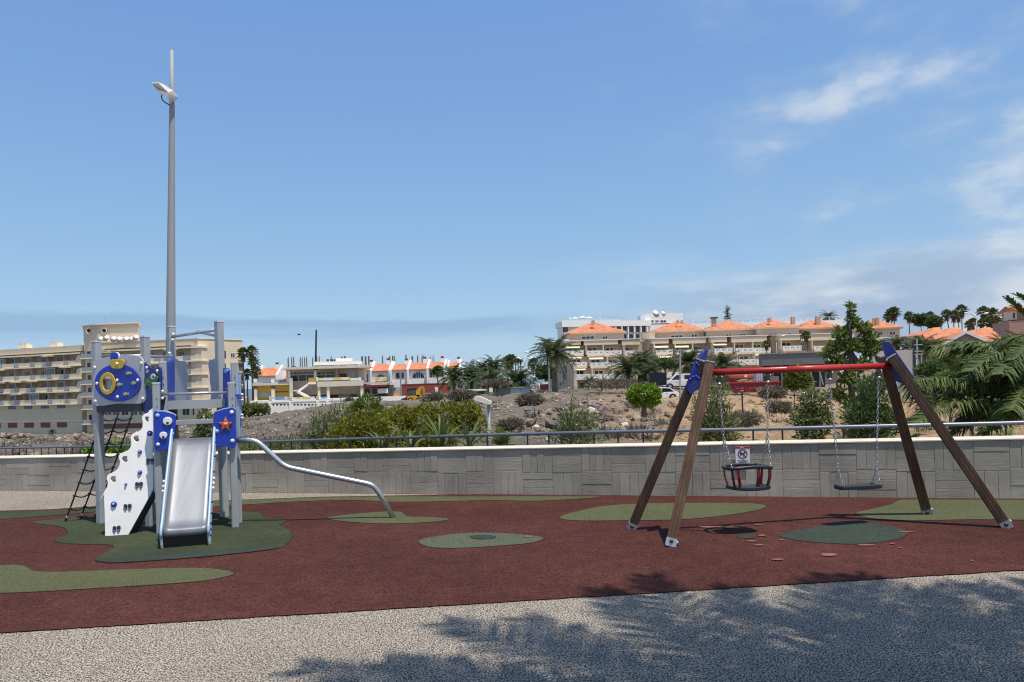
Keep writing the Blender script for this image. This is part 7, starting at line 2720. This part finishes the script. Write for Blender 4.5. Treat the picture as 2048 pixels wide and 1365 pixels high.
wr.box('roof_storey', M_WHITE, 1291, 627, 1366, 647, 2, 12)
for px0, px1 in ((1299, 1308), (1310, 1318), (1320, 1333)):
    u0, u1, z0, z1 = wr.rect(px0, 640, px1, 646.5, 1.9)
    wr.window(u0, u1, z0, z1, 1.95, 0.2, 1)
for k in range(22):
    px = 1372 + k * 14.3
    u, z = wr.uz(px, 640, 2)
    wr.ubox('rail_post', M_HRAIL, u - 0.08, u + 0.08, 1.8, 1.96, zt2, zt2 + 1.1)
wr.ubox('roof_rail', M_HRAIL, wr.uz(1372, 640)[0], wr.uz(1690, 640)[0], 1.82, 1.94, zt2 + 1.1, zt2 + 1.22)
for k in range(9):
    px = 1385 + k * 24
    u, z = wr.uz(px, 640, 4)
    wr.ubox('dark_opening', M_INT, u - 1.0, u + 1.0, 1.42, 1.49, zt2 - 3.0, zt2 - 1.4)
for k in range(8):
    px = 1398 + k * 20
    c0 = at(px, 643, 229)
    t = thing('sun_bed', 'folded white sun bed on the roof of the white hotel wing', 'sun bed', (c0.x, c0.y, zt2), 0, 'sun beds on the white hotel roof')
    MB().box(c0.x - 1.0, c0.x + 0.7, c0.y - 0.3, c0.y + 0.3, zt2 + 0.25, zt2 + 0.4).build('seat', M_HRAIL, t)
    MB().beam((c0.x + 0.7, c0.y, zt2 + 0.35), (c0.x + 1.0, c0.y, zt2 + 1.4), 0.6, 0.1, (0, 0, 1)).build('backrest', M_HRAIL, t)
for px, py, r_ in ((1312, 628, 1.2), (1327, 627.5, 0.8)):
    c0 = at(px, py, 224)
    t = thing('satellite_dish', 'larger white dish on the roof structure of the white hotel' if r_ > 1 else 'smaller white dish on the roof structure of the white hotel', 'dish', (c0.x, c0.y, c0.z - 1.2))
    n = Vector((0.5, -1, 0.4)).normalized()
    MB().path([c0 - n * d for d in (0, 0.15, 0.25, 0.28)], [r_, r_ * 0.7, r_ * 0.3, 0.02], 14).build('reflector', dish_m, t, smooth=True)
    MB().tube((c0.x, c0.y + 0.3, c0.z - 1.2), c0 - n * 0.25, 0.07, n=6).build('mount', M_RAILG, t)

# ------------------------------------------------------------------ orange-roofed houses and the pink villa on the right
oh = Facade('orange_roof_house', 'house with a broad orange roof and a pointed gable behind the right palms', 1905, 105, 2000, 103, 690)
u0, zr_ = oh.uz(1931, 667)
u1, ze_ = oh.uz(1977, 688)
oh.put(MB().prism([Vector((u0 - (u1 - u0), 0, ze_)), Vector((u0, 0, zr_)), Vector((u1, 0, ze_)), Vector((u1, 0, ze_ - 4)), Vector((u0 - (u1 - u0), 0, ze_ - 4))], (0, 8, 0)), 'gable_wall', mat('grey_gable', (0.26, 0.25, 0.22), 0.9, var=0.2, scale=0.8), fix=True)
dz = Vector((0, 0, 0.25))
for ua, ub_, za, zb_ in ((u0 - (u1 - u0) - 0.3, u0, ze_ - 0.1, zr_), (u0, u1 + 0.3, zr_, ze_ - 0.1)):
    mb = MB().prism([Vector((ua, -0.4, za + 0.03)), Vector((ub_, -0.4, zb_ + 0.03)), Vector((ub_, -0.4, zb_ + 0.3)), Vector((ua, -0.4, za + 0.3))], (0, 10, 0))
    rr_ = oh.put(mb, 'roof_slope', M_TILE, fix=True)
    o = MB().prism([Vector((ua, -0.52, za - 0.05)), Vector((ub_, -0.52, zb_ - 0.05)), Vector((ub_, -0.52, zb_ + 0.32)), Vector((ua, -0.52, za + 0.32))], (0, 0.11, 0)).build('verge_board', M_HRAIL, None)
    o.parent = rr_
# main roof behind: a long slope facing the viewer
ul, zl = oh.uz(1862, 700, 6)
ur, zrr = oh.uz(1992, 665, 12)
zE, zR = oh.uz(1930, 690, 6)[1], oh.uz(1930, 665, 13)[1]
oh.put(MB().prism([Vector((ul, 6, zE)), Vector((ul, 13, zR)), Vector((ul, 20, zE)), Vector((ul, 13, zR - 0.3))], (ur - ul, 0, 0)), 'main_roof', M_TILE, fix=True)
oh.ubox('main_wall', M_TAN, ul + 0.4, ur - 0.4, 6.6, 19, zE - 6, zE - 0.02)
for px0, px1, py0, py1, Y, lb in ((1860, 1888, 655, 668, 150, 'left one of the small orange roofs under the skyline palms'), (1885, 1935, 655, 668, 158, 'middle orange roof under the skyline palms'), (1950, 1998, 655, 668, 150, 'right one of the small orange roofs under the skyline palms'), (2000, 2030, 650, 662, 170, 'orange roof just left of the pink villa')):
    f = Facade('orange_roof_house', lb, px0, Y, px1, Y, 660)
    hip_roof(f, px0, py1, px1, py1, (px0 + px1) / 2, py0, 0, 12)
    f.box('wall', M_TAN2, px0 + 2, py1, px1 - 2, py1 + 26, 1, 11)
pv = Facade('pink_villa', 'pinkish villa with an orange roof at the right edge', 2019, 120, 2120, 118, 660)
M_PINK = mat('pink_plaster', (0.42, 0.25, 0.20), 0.9, var=0.08)
pv.box('wall', M_PINK, 2019, 640, 2120, 700, 0, 8)
pv.box('porch', M_TAN2, 2022, 622, 2034, 640, 0.5, 4)
pv.box('upper_wall', M_PINK, 2034, 620, 2120, 641, 1, 8)
u0, u1, z0, z1 = pv.rect(2024, 625, 2032, 638, 0.4)
pv.window(u0, u1, z0, z1, 0.46, 0.1, 0)
ul, zl = pv.uz(2030, 621)
ur, _ = pv.uz(2125, 621)
pv.put(MB().prism([Vector((ul, -0.3, zl)), Vector((ul, 4.5, zl + 1.0)), Vector((ul, 9, zl)), Vector((ul, 4.5, zl - 0.2))], (ur - ul, 0, 0)), 'roof', M_TILE, fix=True)
pv.box('turret', M_TILE, 2020, 615, 2028, 622, 0.3, 2)

# ------------------------------------------------------------------ sheds and walls on the plot
gs = Facade('grey_shed', 'long grey rendered shed above the red beam', 1523, 90, 1655, 88, 720)
M_GREYR = mat('grey_render', (0.175, 0.175, 0.175), 0.9, var=0.12, scale=0.6, bump=0.01, bscale=4)
gs.box('wall', M_GREYR, 1523, 707, 1655, 730, 0, 6)
gs.box('roof_edge', mat('grey_coping', (0.30, 0.29, 0.27), 0.9, var=0.1), 1522, 705, 1656, 707, -0.1, 6.1)
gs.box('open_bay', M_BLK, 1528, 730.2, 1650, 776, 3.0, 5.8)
for px in (1546, 1564, 1612, 1640):
    gs.box('bay_post', M_RAILG, px - 1.2, 730.2, px + 1.2, 780, 0.3, 0.5)
for px in (1618, 1636):
    u0, z0 = gs.uz(px, 735)
    u1, z1 = gs.uz(px + 9, 770)
    gs.put(MB().beam(Vector((u0, -0.3, z0)), Vector((u1, -0.6, z1)), 0.1, 0.1), 'prop', M_ZINC)
gs.box('timber_panel', mat('timber_panel', (0.25, 0.19, 0.14), 0.8, var=0.2), 1540, 753, 1558, 773, -1.0, -0.9)
cwl = Facade('concrete_wall', 'pale grey blockwork wall behind the right swing plate', 1745, 62, 1832, 61, 730, 'wall')
M_BLOCK = mat('pale_blockwork', (0.50, 0.49, 0.45), 0.9, var=0.1, scale=0.8, bump=0.01, bscale=3)
zt, zb = cwl.uz(1790, 701.5)[1], cwl.uz(1790, 760)[1] - 1
cwl.ubox('wall', M_BLOCK, 0, cwl.L - 0.2, 0, 0.3, zb, zt)
cwl.ubox('edge_post', M_DARK, cwl.L - 0.18, cwl.L, -0.05, 0.35, zb, zt + 0.05)
for px in (1834, 1842):
    u, z = cwl.uz(px, 700, -0.5)
    cwl.ubox('frame_post', M_ZINC, u - 0.04, u + 0.04, -0.6, -0.5, zb, z - 0.3 if px > 1836 else z + 0.9)
for py in (690, 703, 709):
    u, z = cwl.uz(1838, py, -0.5)
    cwl.ubox('frame_bar', M_ZINC, u - 0.35, u + 0.25, -0.62, -0.49, z - 0.04, z + 0.04)
# ================================================================== vehicles and site clutter
M_CARW = mat('white_car_paint', (0.76, 0.77, 0.78), 0.25, var=0.03)
M_TYRE = mat('tyre', (0.018, 0.018, 0.02), 0.8, var=0.1)
M_RIM = mat('alloy_rim', (0.45, 0.46, 0.48), 0.35, 0.7, var=0.1)
M_CGLASS = glass('car_glass', (0.015, 0.02, 0.025), 0.05)


def vehicle(name, label, loc, rz, prof, width, roofline, glassq, wheels, wr, bumper=True, light_x=None):
    """prof: side outline (x, z); roofline: cabin outline; glassq: window outlines; built along local x, y across"""
    t = thing(name, label, 'car' if name != 'van' else 'van', loc, rz)
    hw_ = width / 2

    def lk(mb, nm, m, par=None, **kw):
        o = mb.build(nm, m, None, **kw)
        o.parent = par or t
        return o
    body = lk(MB().prism([Vector((x, -hw_, z)) for x, z in prof], (0, width, 0)), 'body', M_CARW, bevel=0.05)
    cab = lk(MB().prism([Vector((x, -hw_ + 0.10, z)) for x, z in roofline], (0, width - 0.20, 0)), 'cabin', M_CARW, bevel=0.05)
    for q in glassq:
        for sg in (-1, 1):
            y = sg * (hw_ - 0.095)
            lk(MB().prism([Vector((x, y, z)) for x, z in q], (0, 0.012 * sg, 0)), 'window', M_CGLASS, cab, fix=True)
    for x in wheels:
        for sg in (-1, 1):
            w = lk(MB().path([(x, sg * (hw_ + 0.02), wr), (x, sg * (hw_ - 0.20), wr)], wr, 18), 'wheel', M_TYRE, smooth=False)
            rim_ = lk(MB().path([(x, sg * (hw_ + 0.035), wr), (x, sg * (hw_ + 0.021), wr)], [wr * 0.62, wr * 0.66], 14), 'rim', M_RIM, w)
            lk(MB().path([(x + wr * 1.12 * math.cos(a_), sg * (hw_ + 0.004), wr + wr * 1.12 * math.sin(a_)) for a_ in [math.pi * k / 10 for k in range(11)]], 0.05, 5), 'wheel_arch', M_BLK, body)
    x0, x1 = min(p[0] for p in prof), max(p[0] for p in prof)
    for sg in (-1, 1):
        lk(MB().box(x0 - 0.012, x0 + 0.10, sg * hw_ * 0.95, sg * hw_ * 0.62, 0.68, 0.84), 'headlight', mat('headlight', (0.55, 0.57, 0.6), 0.15, var=0.05), body)
        lk(MB().box(x1 - 0.10, x1 + 0.012, sg * hw_ * 0.95, sg * hw_ * 0.72, 0.75, 1.1), 'tail_light', mat('tail_light', (0.30, 0.01, 0.012), 0.2, var=0.05), body)
    for x in ((x0 + x1) / 2 - 0.45, (x0 + x1) / 2 + 0.75):
        for sg in (-1, 1):
            lk(MB().box(x - 0.006, x + 0.006, sg * hw_, sg * (hw_ + 0.004), 0.45, 1.0), 'door_seam', M_BLK, body)
            lk(MB().box(x - 0.22, x - 0.06, sg * hw_, sg * (hw_ + 0.02), 0.86, 0.90), 'door_handle', M_BLK, body)
    lk(MB().box(x0 - 0.02, x1 + 0.02, -hw_ - 0.006, hw_ + 0.006, 0.24, 0.36), 'sill', M_BLK, body)
    return t


p = at(1363, 778, 93)
vehicle('van', 'white panel van parked behind the blue swing plate', (p.x, p.y, p.z), R(-6),
        [(-2.35, 0.35), (-2.4, 0.75), (-2.25, 1.0), (-1.35, 1.12), (2.3, 1.12), (2.35, 0.35)], 1.8,
        [(-1.5, 1.05), (-0.75, 1.80), (-0.4, 1.88), (2.15, 1.88), (2.3, 1.05)], [[(-1.28, 1.15), (-0.68, 1.72), (-0.12, 1.74), (-0.12, 1.15)], [(0.30, 1.2), (0.30, 1.72), (1.95, 1.72), (2.05, 1.2)]], (-1.5, 1.45), 0.33)
p = at(1318, 803, 78)
vehicle('car', 'white hatchback parked behind the round tree', (p.x, p.y, p.z), R(4),
        [(-2.05, 0.3), (-2.1, 0.6), (-1.95, 0.80), (-1.0, 0.95), (1.75, 0.98), (1.98, 0.85), (2.0, 0.35)], 1.75,
        [(-1.1, 0.90), (-0.35, 1.40), (0.1, 1.48), (1.0, 1.42), (1.75, 0.92)], [[(-0.88, 0.98), (-0.28, 1.34), (0.08, 1.38), (0.08, 0.98)], [(0.16, 0.98), (0.16, 1.38), (0.95, 1.34), (1.45, 0.98)]], (-1.35, 1.25), 0.35)
for k, (px, py, Y, c_, lb) in enumerate(((1085, 757, 150, (0.50, 0.52, 0.56), 'small silver car on the road left of the hotel'), (1330, 764, 100, None, None))):
    if c_ is None:
        continue
    p = at(px, py + 3, Y)
    vehicle('car', lb, (p.x, p.y, p.z), R(10), [(-2.05, 0.3), (-2.1, 0.6), (-1.95, 0.80), (-1.0, 0.95), (1.75, 0.98), (1.98, 0.85), (2.0, 0.35)], 1.75,
            [(-1.1, 0.90), (-0.35, 1.40), (0.1, 1.48), (1.0, 1.42), (1.75, 0.92)], [[(-0.88, 0.98), (-0.28, 1.34), (0.08, 1.38), (0.08, 0.98)], [(0.16, 0.98), (0.16, 1.38), (0.95, 1.34), (1.45, 0.98)]], (-1.35, 1.25), 0.33)


def P(px, py, Y):
    return at(px, py, Y)


# dark blue screen beside the van
sc = Facade('screen_fence', 'dark navy site screen left of the white van', 1299, 90, 1333, 89, 758, 'fence')
sc.box('panel', mat('navy_screen', (0.010, 0.012, 0.035), 0.6, var=0.15), 1299, 746, 1333, 771, 0, 0.08)
for px in (1299.5, 1332.5):
    sc.box('post', M_DARK, px - 0.7, 744.5, px + 0.7, 775, -0.06, -0.002)

# red skip with rubble, red tank behind it
sk = Facade('skip', 'dark red open skip full of rubble and timber below the red beam', 1458, 84, 1580, 83, 775, 'skip')
M_SKIP = mat('skip_red', (0.20, 0.012, 0.018), 0.5, var=0.15, scale=1.5)
u0, zt = sk.uz(1458, 768)
u1, zb = sk.uz(1580, 783.5)
u1 = sk.uz(1562, 770)[0]
sk.put(MB().prism([Vector((u0, 0, zt)), Vector((u1, 0, zt)), Vector((u1 - 0.9, 0, zb)), Vector((u0 + 0.6, 0, zb))], (0, 1.9, 0)), 'hull', M_SKIP, fix=True)
sk.ubox('rim', mat('skip_rim', (0.28, 0.02, 0.025), 0.5, var=0.1), u0 - 0.08, u1 + 0.08, -0.10, 2.0, zt + 0.003, zt + 0.12)
for k in range(5):
    uu = u0 + 0.7 + (u1 - u0 - 1.4) * k / 4
    sk.ubox('rib', M_SKIP, uu - 0.06, uu + 0.06, -0.07, -0.003, zb + 0.1, zt)
# faded lettering in each bay between the ribs, too worn to read: strokes only
for k, (c0, w_) in enumerate(((1.25, 1.0), (2.75, 1.05), (4.2, 0.9))):
    mb = MB()
    x_ = u0 + c0 - w_ / 2
    while x_ < u0 + c0 + w_ / 2:
        hh_ = random.uniform(0.12, 0.2)
        mb.box(x_, x_ + random.uniform(0.05, 0.09), -0.02, -0.004, (zt + zb) / 2 - 0.08, (zt + zb) / 2 - 0.08 + hh_)
        x_ += random.uniform(0.11, 0.15)
    stuff(sk.put(mb, 'faded_lettering', mat('faded_lettering', (0.34, 0.16, 0.16), 0.6, var=0.15)))
for k in range(16):
    a_ = Vector((u0 + 0.9 + random.uniform(0, 2.6), random.uniform(0.2, 1.4), zt + 0.15 + random.uniform(0, 0.3)))
    sk.put(MB().beam(a_, a_ + Vector((random.uniform(0.5, 1.0), random.uniform(-0.2, 0.2), random.uniform(-0.1, 0.28))), 0.10, 0.08), 'timber_offcut', mat('offcut_timber', (0.52, 0.37, 0.19), 0.8, var=0.2))
tk = Facade('red_tank', 'red cylindrical tank behind the skip', 1462, 87, 1512, 87, 757, 'tank')
u0, z1 = tk.uz(1462, 747)
u1, z0 = tk.uz(1512, 767)
tk.put(MB().path([(u0 - 0.15, 1, (z0 + z1) / 2), (u0, 1, (z0 + z1) / 2), (u1, 1, (z0 + z1) / 2), (u1 + 0.15, 1, (z0 + z1) / 2)], [(z1 - z0) * 0.3, (z1 - z0) / 2, (z1 - z0) / 2, (z1 - z0) * 0.3], 18), 'shell', M_REDW, smooth=True)
for px in (1472, 1500):
    tk.box('saddle', M_DARK, px - 2, 766, px + 2, 775, 0.6, 1.4)
o = tk.box('label_plate', M_HRAIL, 1489, 750, 1494.5, 755, -0.06, -0.03)
wt = Facade('water_container', 'pale blue and white caged water container beside the red tank', 1513, 86, 1527, 86, 760, 'container')
wt.box('tank', mat('pale_blue_tank', (0.42, 0.50, 0.66), 0.5, var=0.1), 1513, 747, 1526, 764, 0, 1.0)
for k in range(4):
    wt.box('cage_bar', M_ZINC, 1513 + k * 4, 746, 1513.7 + k * 4, 765, -0.05, -0.002)
wt.box('pallet', M_INT, 1512.5, 764.2, 1527, 766.5, -0.05, 1.05)

# thin black pole with a white slab at its foot on the sand
p0, p1 = spot(1486, 42), at(1484, 783, 42)
t = thing('marker_post', 'thin dark post standing in the sand below the skip', 'post', p0)
MB().tube(p0 - Vector((0, 0, 0.2)), p1, 0.05, n=8).build('shaft', M_DARK, t)
MB().box(p1.x - 0.07, p1.x + 0.07, p1.y - 0.07, p1.y + 0.07, p1.z + 0.002, p1.z + 0.05).build('cap', M_ZINC, t)
q = spot(1472, 41.5)
t = tag(MB().prism([q + Vector(v_) for v_ in ((-0.35, 0, 0.1), (0.4, 0.05, 0.12), (0.5, 0.3, 0.16), (-0.2, 0.35, 0.14))], (0, 0, 0.07)).build('stone_slab', M_WHITE2, None, fix=True), 'broken white slab lying by the dark post', 'slab')
q = spot(1612, 70)
t = tag(MB().ball(q + Vector((0, 0, 0.35)), 0.62, (1.1, 0.8, 0.75), 9, 5).build('rubble_bag', mat('white_sack', (0.60, 0.63, 0.64), 0.6, var=0.2, bump=0.05, bscale=3), None), 'crumpled white sack below the grey shed', 'sack')
p0, p1 = spot(1287, 40), None

# ------------------------------------------------------------------ yellow backhoe loader
M_DIG = mat('digger_yellow', (0.62, 0.36, 0.03), 0.5, var=0.12, scale=1.5)
Yd = 106


def dg(px, py, dy=0.0):
    return at(px, py, Yd + dy)


base = at(828, 804, Yd)
dig = thing('backhoe_loader', 'yellow backhoe loader with a raised boom on the grey rubble crest', 'digger', base)
MB().prism([dg(815, 801), dg(814, 793), dg(820, 790.5), dg(842, 790), dg(843, 801)], (0, 1.6, 0)).build('chassis', M_DIG, dig, fix=True)
cb = MB().prism([dg(815, 792), dg(814, 781), dg(815, 778.5), dg(831, 777), dg(832, 791)], (0, 1.4, 0)).build('cab', M_DARK, dig, fix=True)
MB().prism([dg(813, 778.3, -0.1), dg(832, 776.8, -0.1), dg(832, 775.6, -0.1), dg(813, 777, -0.1)], (0, 1.6, 0)).build('cab_roof', mat('cab_roof', (0.12, 0.05, 0.03), 0.6), cb, fix=True)
MB().prism([dg(817, 790, -0.02), dg(816, 780.5, -0.02), dg(822, 780, -0.02), dg(822, 790, -0.02)], (0, 0.012, 0)).build('window', M_GLASS2, cb, fix=True)
MB().prism([dg(823.5, 790, -0.02), dg(823.5, 780, -0.02), dg(829, 779.5, -0.02), dg(830, 790, -0.02)], (0, 0.012, 0)).build('window', M_GLASS2, cb, fix=True)
bm_ = MB().prism([dg(831, 790), dg(831, 783), dg(836, 778), dg(843, 772), dg(841, 783), dg(838, 796)], (0, 0.5, 0)).build('boom', M_DIG, dig, fix=True)
MB().prism([dg(842, 774, 0.1), dg(845, 772.5, 0.1), dg(849, 778, 0.1), dg(850, 796, 0.1), dg(847.5, 796, 0.1), dg(845, 781, 0.1)], (0, 0.35, 0)).build('dipper_arm', mat('digger_ochre', (0.45, 0.25, 0.04), 0.6, var=0.15), dig, fix=True)
MB().prism([dg(845, 796, 0), dg(850, 795, 0), dg(851, 801, 0), dg(847, 803, 0)], (0, 0.6, 0)).build('bucket', M_DARK, dig, fix=True)
MB().prism([dg(799, 804, -0.3), dg(803, 798, -0.3), dg(812, 795, -0.3), dg(813, 799, -0.3), dg(806, 804, -0.3)], (0, 2.0, 0)).build('loader_bucket', M_DARK, dig, fix=True)
for px, r_ in ((821, 0.42), (836, 0.40)):
    c0 = dg(px, 801.5, -0.15)
    w = MB().path([c0, c0 + Vector((0, 0.35, 0))], r_, 16).build('wheel', M_TYRE, dig)
    MB().path([c0 - Vector((0, 0.02, 0)), c0 + Vector((0, 0.02, 0))], r_ * 0.6, 12).build('rim', M_YEL, w)
    c1 = c0 + Vector((0, 1.6, 0))
    MB().path([c1, c1 + Vector((0, 0.35, 0))], r_, 16).build('wheel', M_TYRE, dig)

# ------------------------------------------------------------------ kiosks, huts and signs along the far road
M_TEAL = mat('teal_canvas', (0.015, 0.24, 0.28), 0.6, var=0.1)
kk = Facade('kiosk', 'teal kiosk with a white awning top among the date palms', 922, 108, 952, 107, 788)
kk.box('body', M_TEAL, 922, 783, 952, 796, 0, 2.5)
kk.box('awning_top', M_HRAIL, 920, 779.8, 954, 783, -0.5, 3.0)
kk.box('counter', mat('counter_grey', (0.4, 0.4, 0.4), 0.6), 921, 789.5, 953, 790.5, -0.3, -0.002)
k2 = Facade('market_parasol', 'flat teal parasol left of the kiosk behind the digger', 850, 112, 862, 112, 788, 'parasol')
u0, z0 = k2.uz(850, 789)
u1, z1 = k2.uz(862, 786)
k2.put(MB().path([((u0 + u1) / 2, 0.5, z0), ((u0 + u1) / 2, 0.5, z1)], [0.9, 0.15], 8), 'canopy', M_TEAL)
k2.put(MB().tube(((u0 + u1) / 2, 0.5, z0 - 1.6), ((u0 + u1) / 2, 0.5, z0), 0.04, n=6), 'pole', M_RAILG)
for px0, px1, py0, py1, lb in ((866, 876, 790, 798, 'left white waste container beside the road sign'), (878, 892, 788, 799, 'right pale blue waste container beside the road sign')):
    f = Facade('waste_container', lb, px0, 110, px1, 110, 794, 'container')
    f.box('body', M_HRAIL if px0 < 870 else mat('pale_blue_plastic_bin', (0.50, 0.62, 0.68), 0.6), px0, py0, px1, py1, 0, 0.9)
    f.box('lid', M_WHITE2, px0 - 0.3, py0 - 0.8, px1 + 0.3, py0 - 0.05, -0.05, 0.95)
    for q in (px0 + 2, px1 - 2):
        f.box('foot', M_DARK, q - 0.7, py1 + 0.05, q + 0.7, py1 + 1.6, 0.1, 0.8)
hut = Facade('container_hut', 'grey-green container hut with a pale blue front on the crest', 997, 100, 1062, 100, 785)
hut.box('side_wall', mat('hut_grey', (0.22, 0.23, 0.22), 0.8, var=0.1), 997, 777, 1020.5, 795, 0, 2.4)
hut.box('front_wall', mat('hut_pale_blue', (0.40, 0.47, 0.48), 0.8, var=0.1), 1021, 777, 1062, 792, -0.05, 2.4)
hut.box('roof', mat('hut_roof', (0.16, 0.26, 0.28), 0.6, var=0.1), 995.5, 775, 1063, 776.8, -0.2, 2.6)
for px in (1021, 1041, 1061):
    hut.box('corner_post', MATS['hut_roof'], px - 0.6, 777, px + 0.6, 794, -0.1, -0.052)
rk = Facade('red_kiosk', 'small dark red booth at the foot of the tall date palm', 1081, 118, 1098, 118, 772)
rk.box('wall', mat('booth_red', (0.26, 0.04, 0.05), 0.7, var=0.1), 1081, 769, 1097, 782, 0, 2)
rk.box('roof', M_HRAIL, 1080, 764.5, 1099, 768.8, -0.2, 2.2)
wb = Facade('white_gate_wall', 'white wall and pillars between the hut and the red booth', 1056, 125, 1082, 125, 768, 'wall')
wb.box('wall', M_WHITE, 1060, 768, 1079, 782, 0, 0.3)
wb.box('pillar', M_WHITE, 1077, 761, 1080.5, 783, -0.1, 0.5)
wb.box('side_wall', M_WHITE, 1050, 772, 1059.8, 782, 0.02, 0.35)
for k, (px, py, Y, w, h, lb) in enumerate(((982, 780.5, 90, 7, 9, 'square white road sign on a post below the low date palm'), (873, 779, 105, 6, 9, 'small pale road sign above the waste containers'))):
    c0 = at(px, py, Y)
    g0 = spot(px, Y)
    t = thing('road_sign', lb, 'sign', g0)
    MB().tube(g0 - Vector((0, 0, 0.2)), c0, 0.035, n=6).build('post', M_RAILG, t)
    s_ = Y / F
    MB().box(c0.x - w * s_ / 2, c0.x + w * s_ / 2, c0.y - 0.06, c0.y - 0.035, c0.z - h * s_ / 2, c0.z + h * s_ / 2).build('plate', M_HRAIL, t)


def arc_lamp(px, py_top, Y, arms, label, reach=14, drop=6):
    top = at(px, py_top + 12, Y)
    g0 = Vector((top.x, Y, tz(top.x, Y)))
    t = thing('street_lamp', label, 'street lamp', g0)
    MB().tube(g0, top, 0.10, 0.07, 8).build('pole', M_POLE, t, smooth=True)
    for sg in arms:
        e = at(px + sg * reach, py_top, Y)
        m_ = at(px + sg * reach * 0.25, py_top + 1.5, Y)
        pts = [top * (1 - s)**2 + m_ * (2 * s * (1 - s)) + e * s * s for s in [k / 8 for k in range(9)]]
        a_ = MB().path(pts, 0.05, 6).build('arm', M_POLE, t, smooth=True)
        d = (pts[-1] - pts[-2]).normalized()
        MB().path([e - d * 0.05, e + d * 0.15, e + d * 0.6, e + d * 0.8], [0.07, 0.15, 0.14, 0.03], 8).build('lamp_head', M_LHEAD, a_, smooth=True)


arc_lamp(976, 724, 140, (-1,), 'arc street lamp with one arm above the date palms', 15)
arc_lamp(1050, 719, 120, (-1, 1), 'double-armed arc street lamp right of the low palms', 7)
arc_lamp(1076, 706, 130, (-1,), 'arc street lamp reaching left beside the tall date palm', 18)
arc_lamp(1553, 673, 150, (1,), 'pale arc lamp on the hotel terrace', 10)
arc_lamp(1953, 628, 120, (-1, 1), 'double-armed lamp among the skyline palms on the right', 15)
arc_lamp(1060, 717, 170, (-1,), 'faint far street lamp behind the double-armed one', 5)

# thin poles standing on the plot, kept as what they are: site posts
for px, y0, y1, Y, lb in ((801.5, 745, 792, 135, 'thin bare pole in front of the terrace houses'), (1098, 735, 782, 115, 'pale lamp pole just left of the tall palm trunk'), (1206, 747, 770, 125, 'thin pole in front of the hotel ground floor'), (1050, 855, 898, 20, 'short grey stake behind the rail left of the feathery shrub'), (1287 + 10, 838, 862, 40, 'short stake beside the round tree'), (1360, 700, 800, 60, 'bare thin sapling stake in front of the white van')):
    a_, b_ = at(px, y1, Y), at(px, y0, Y)
    t = thing('pole', lb, 'pole', a_)
    MB().tube(a_ - Vector((0, 0, 0.3)), b_, 0.0011 * Y + 0.004, 0.0009 * Y + 0.003, 8).build('shaft', M_POLE, t)
    MB().ball(b_, 0.0013 * Y + 0.004, (1, 1, 0.6), 8, 4).build('tip', M_POLE, t)

# a bird in flight
bc = at(598, 670, 60)
t = thing('bird', 'tiny dark bird flying above the shop building', 'bird', bc)
MB().path([bc + Vector((-0.14, 0, 0)), bc + Vector((-0.05, 0, 0.01)), bc + Vector((0.08, 0, 0.01)), bc + Vector((0.17, 0, 0.0))], [0.015, 0.045, 0.04, 0.01], 8).build('body', M_BLK, t, smooth=True)
for sg in (-1, 1):
    MB().prism([bc + Vector((-0.05, 0, 0.02)), bc + Vector((0.06, 0, 0.02)), bc + Vector((0.05, sg * 0.2, 0.08)), bc + Vector((0.0, sg * 0.33, 0.05))], (0, 0, 0.008)).build('wing', M_BLK, t, fix=True)
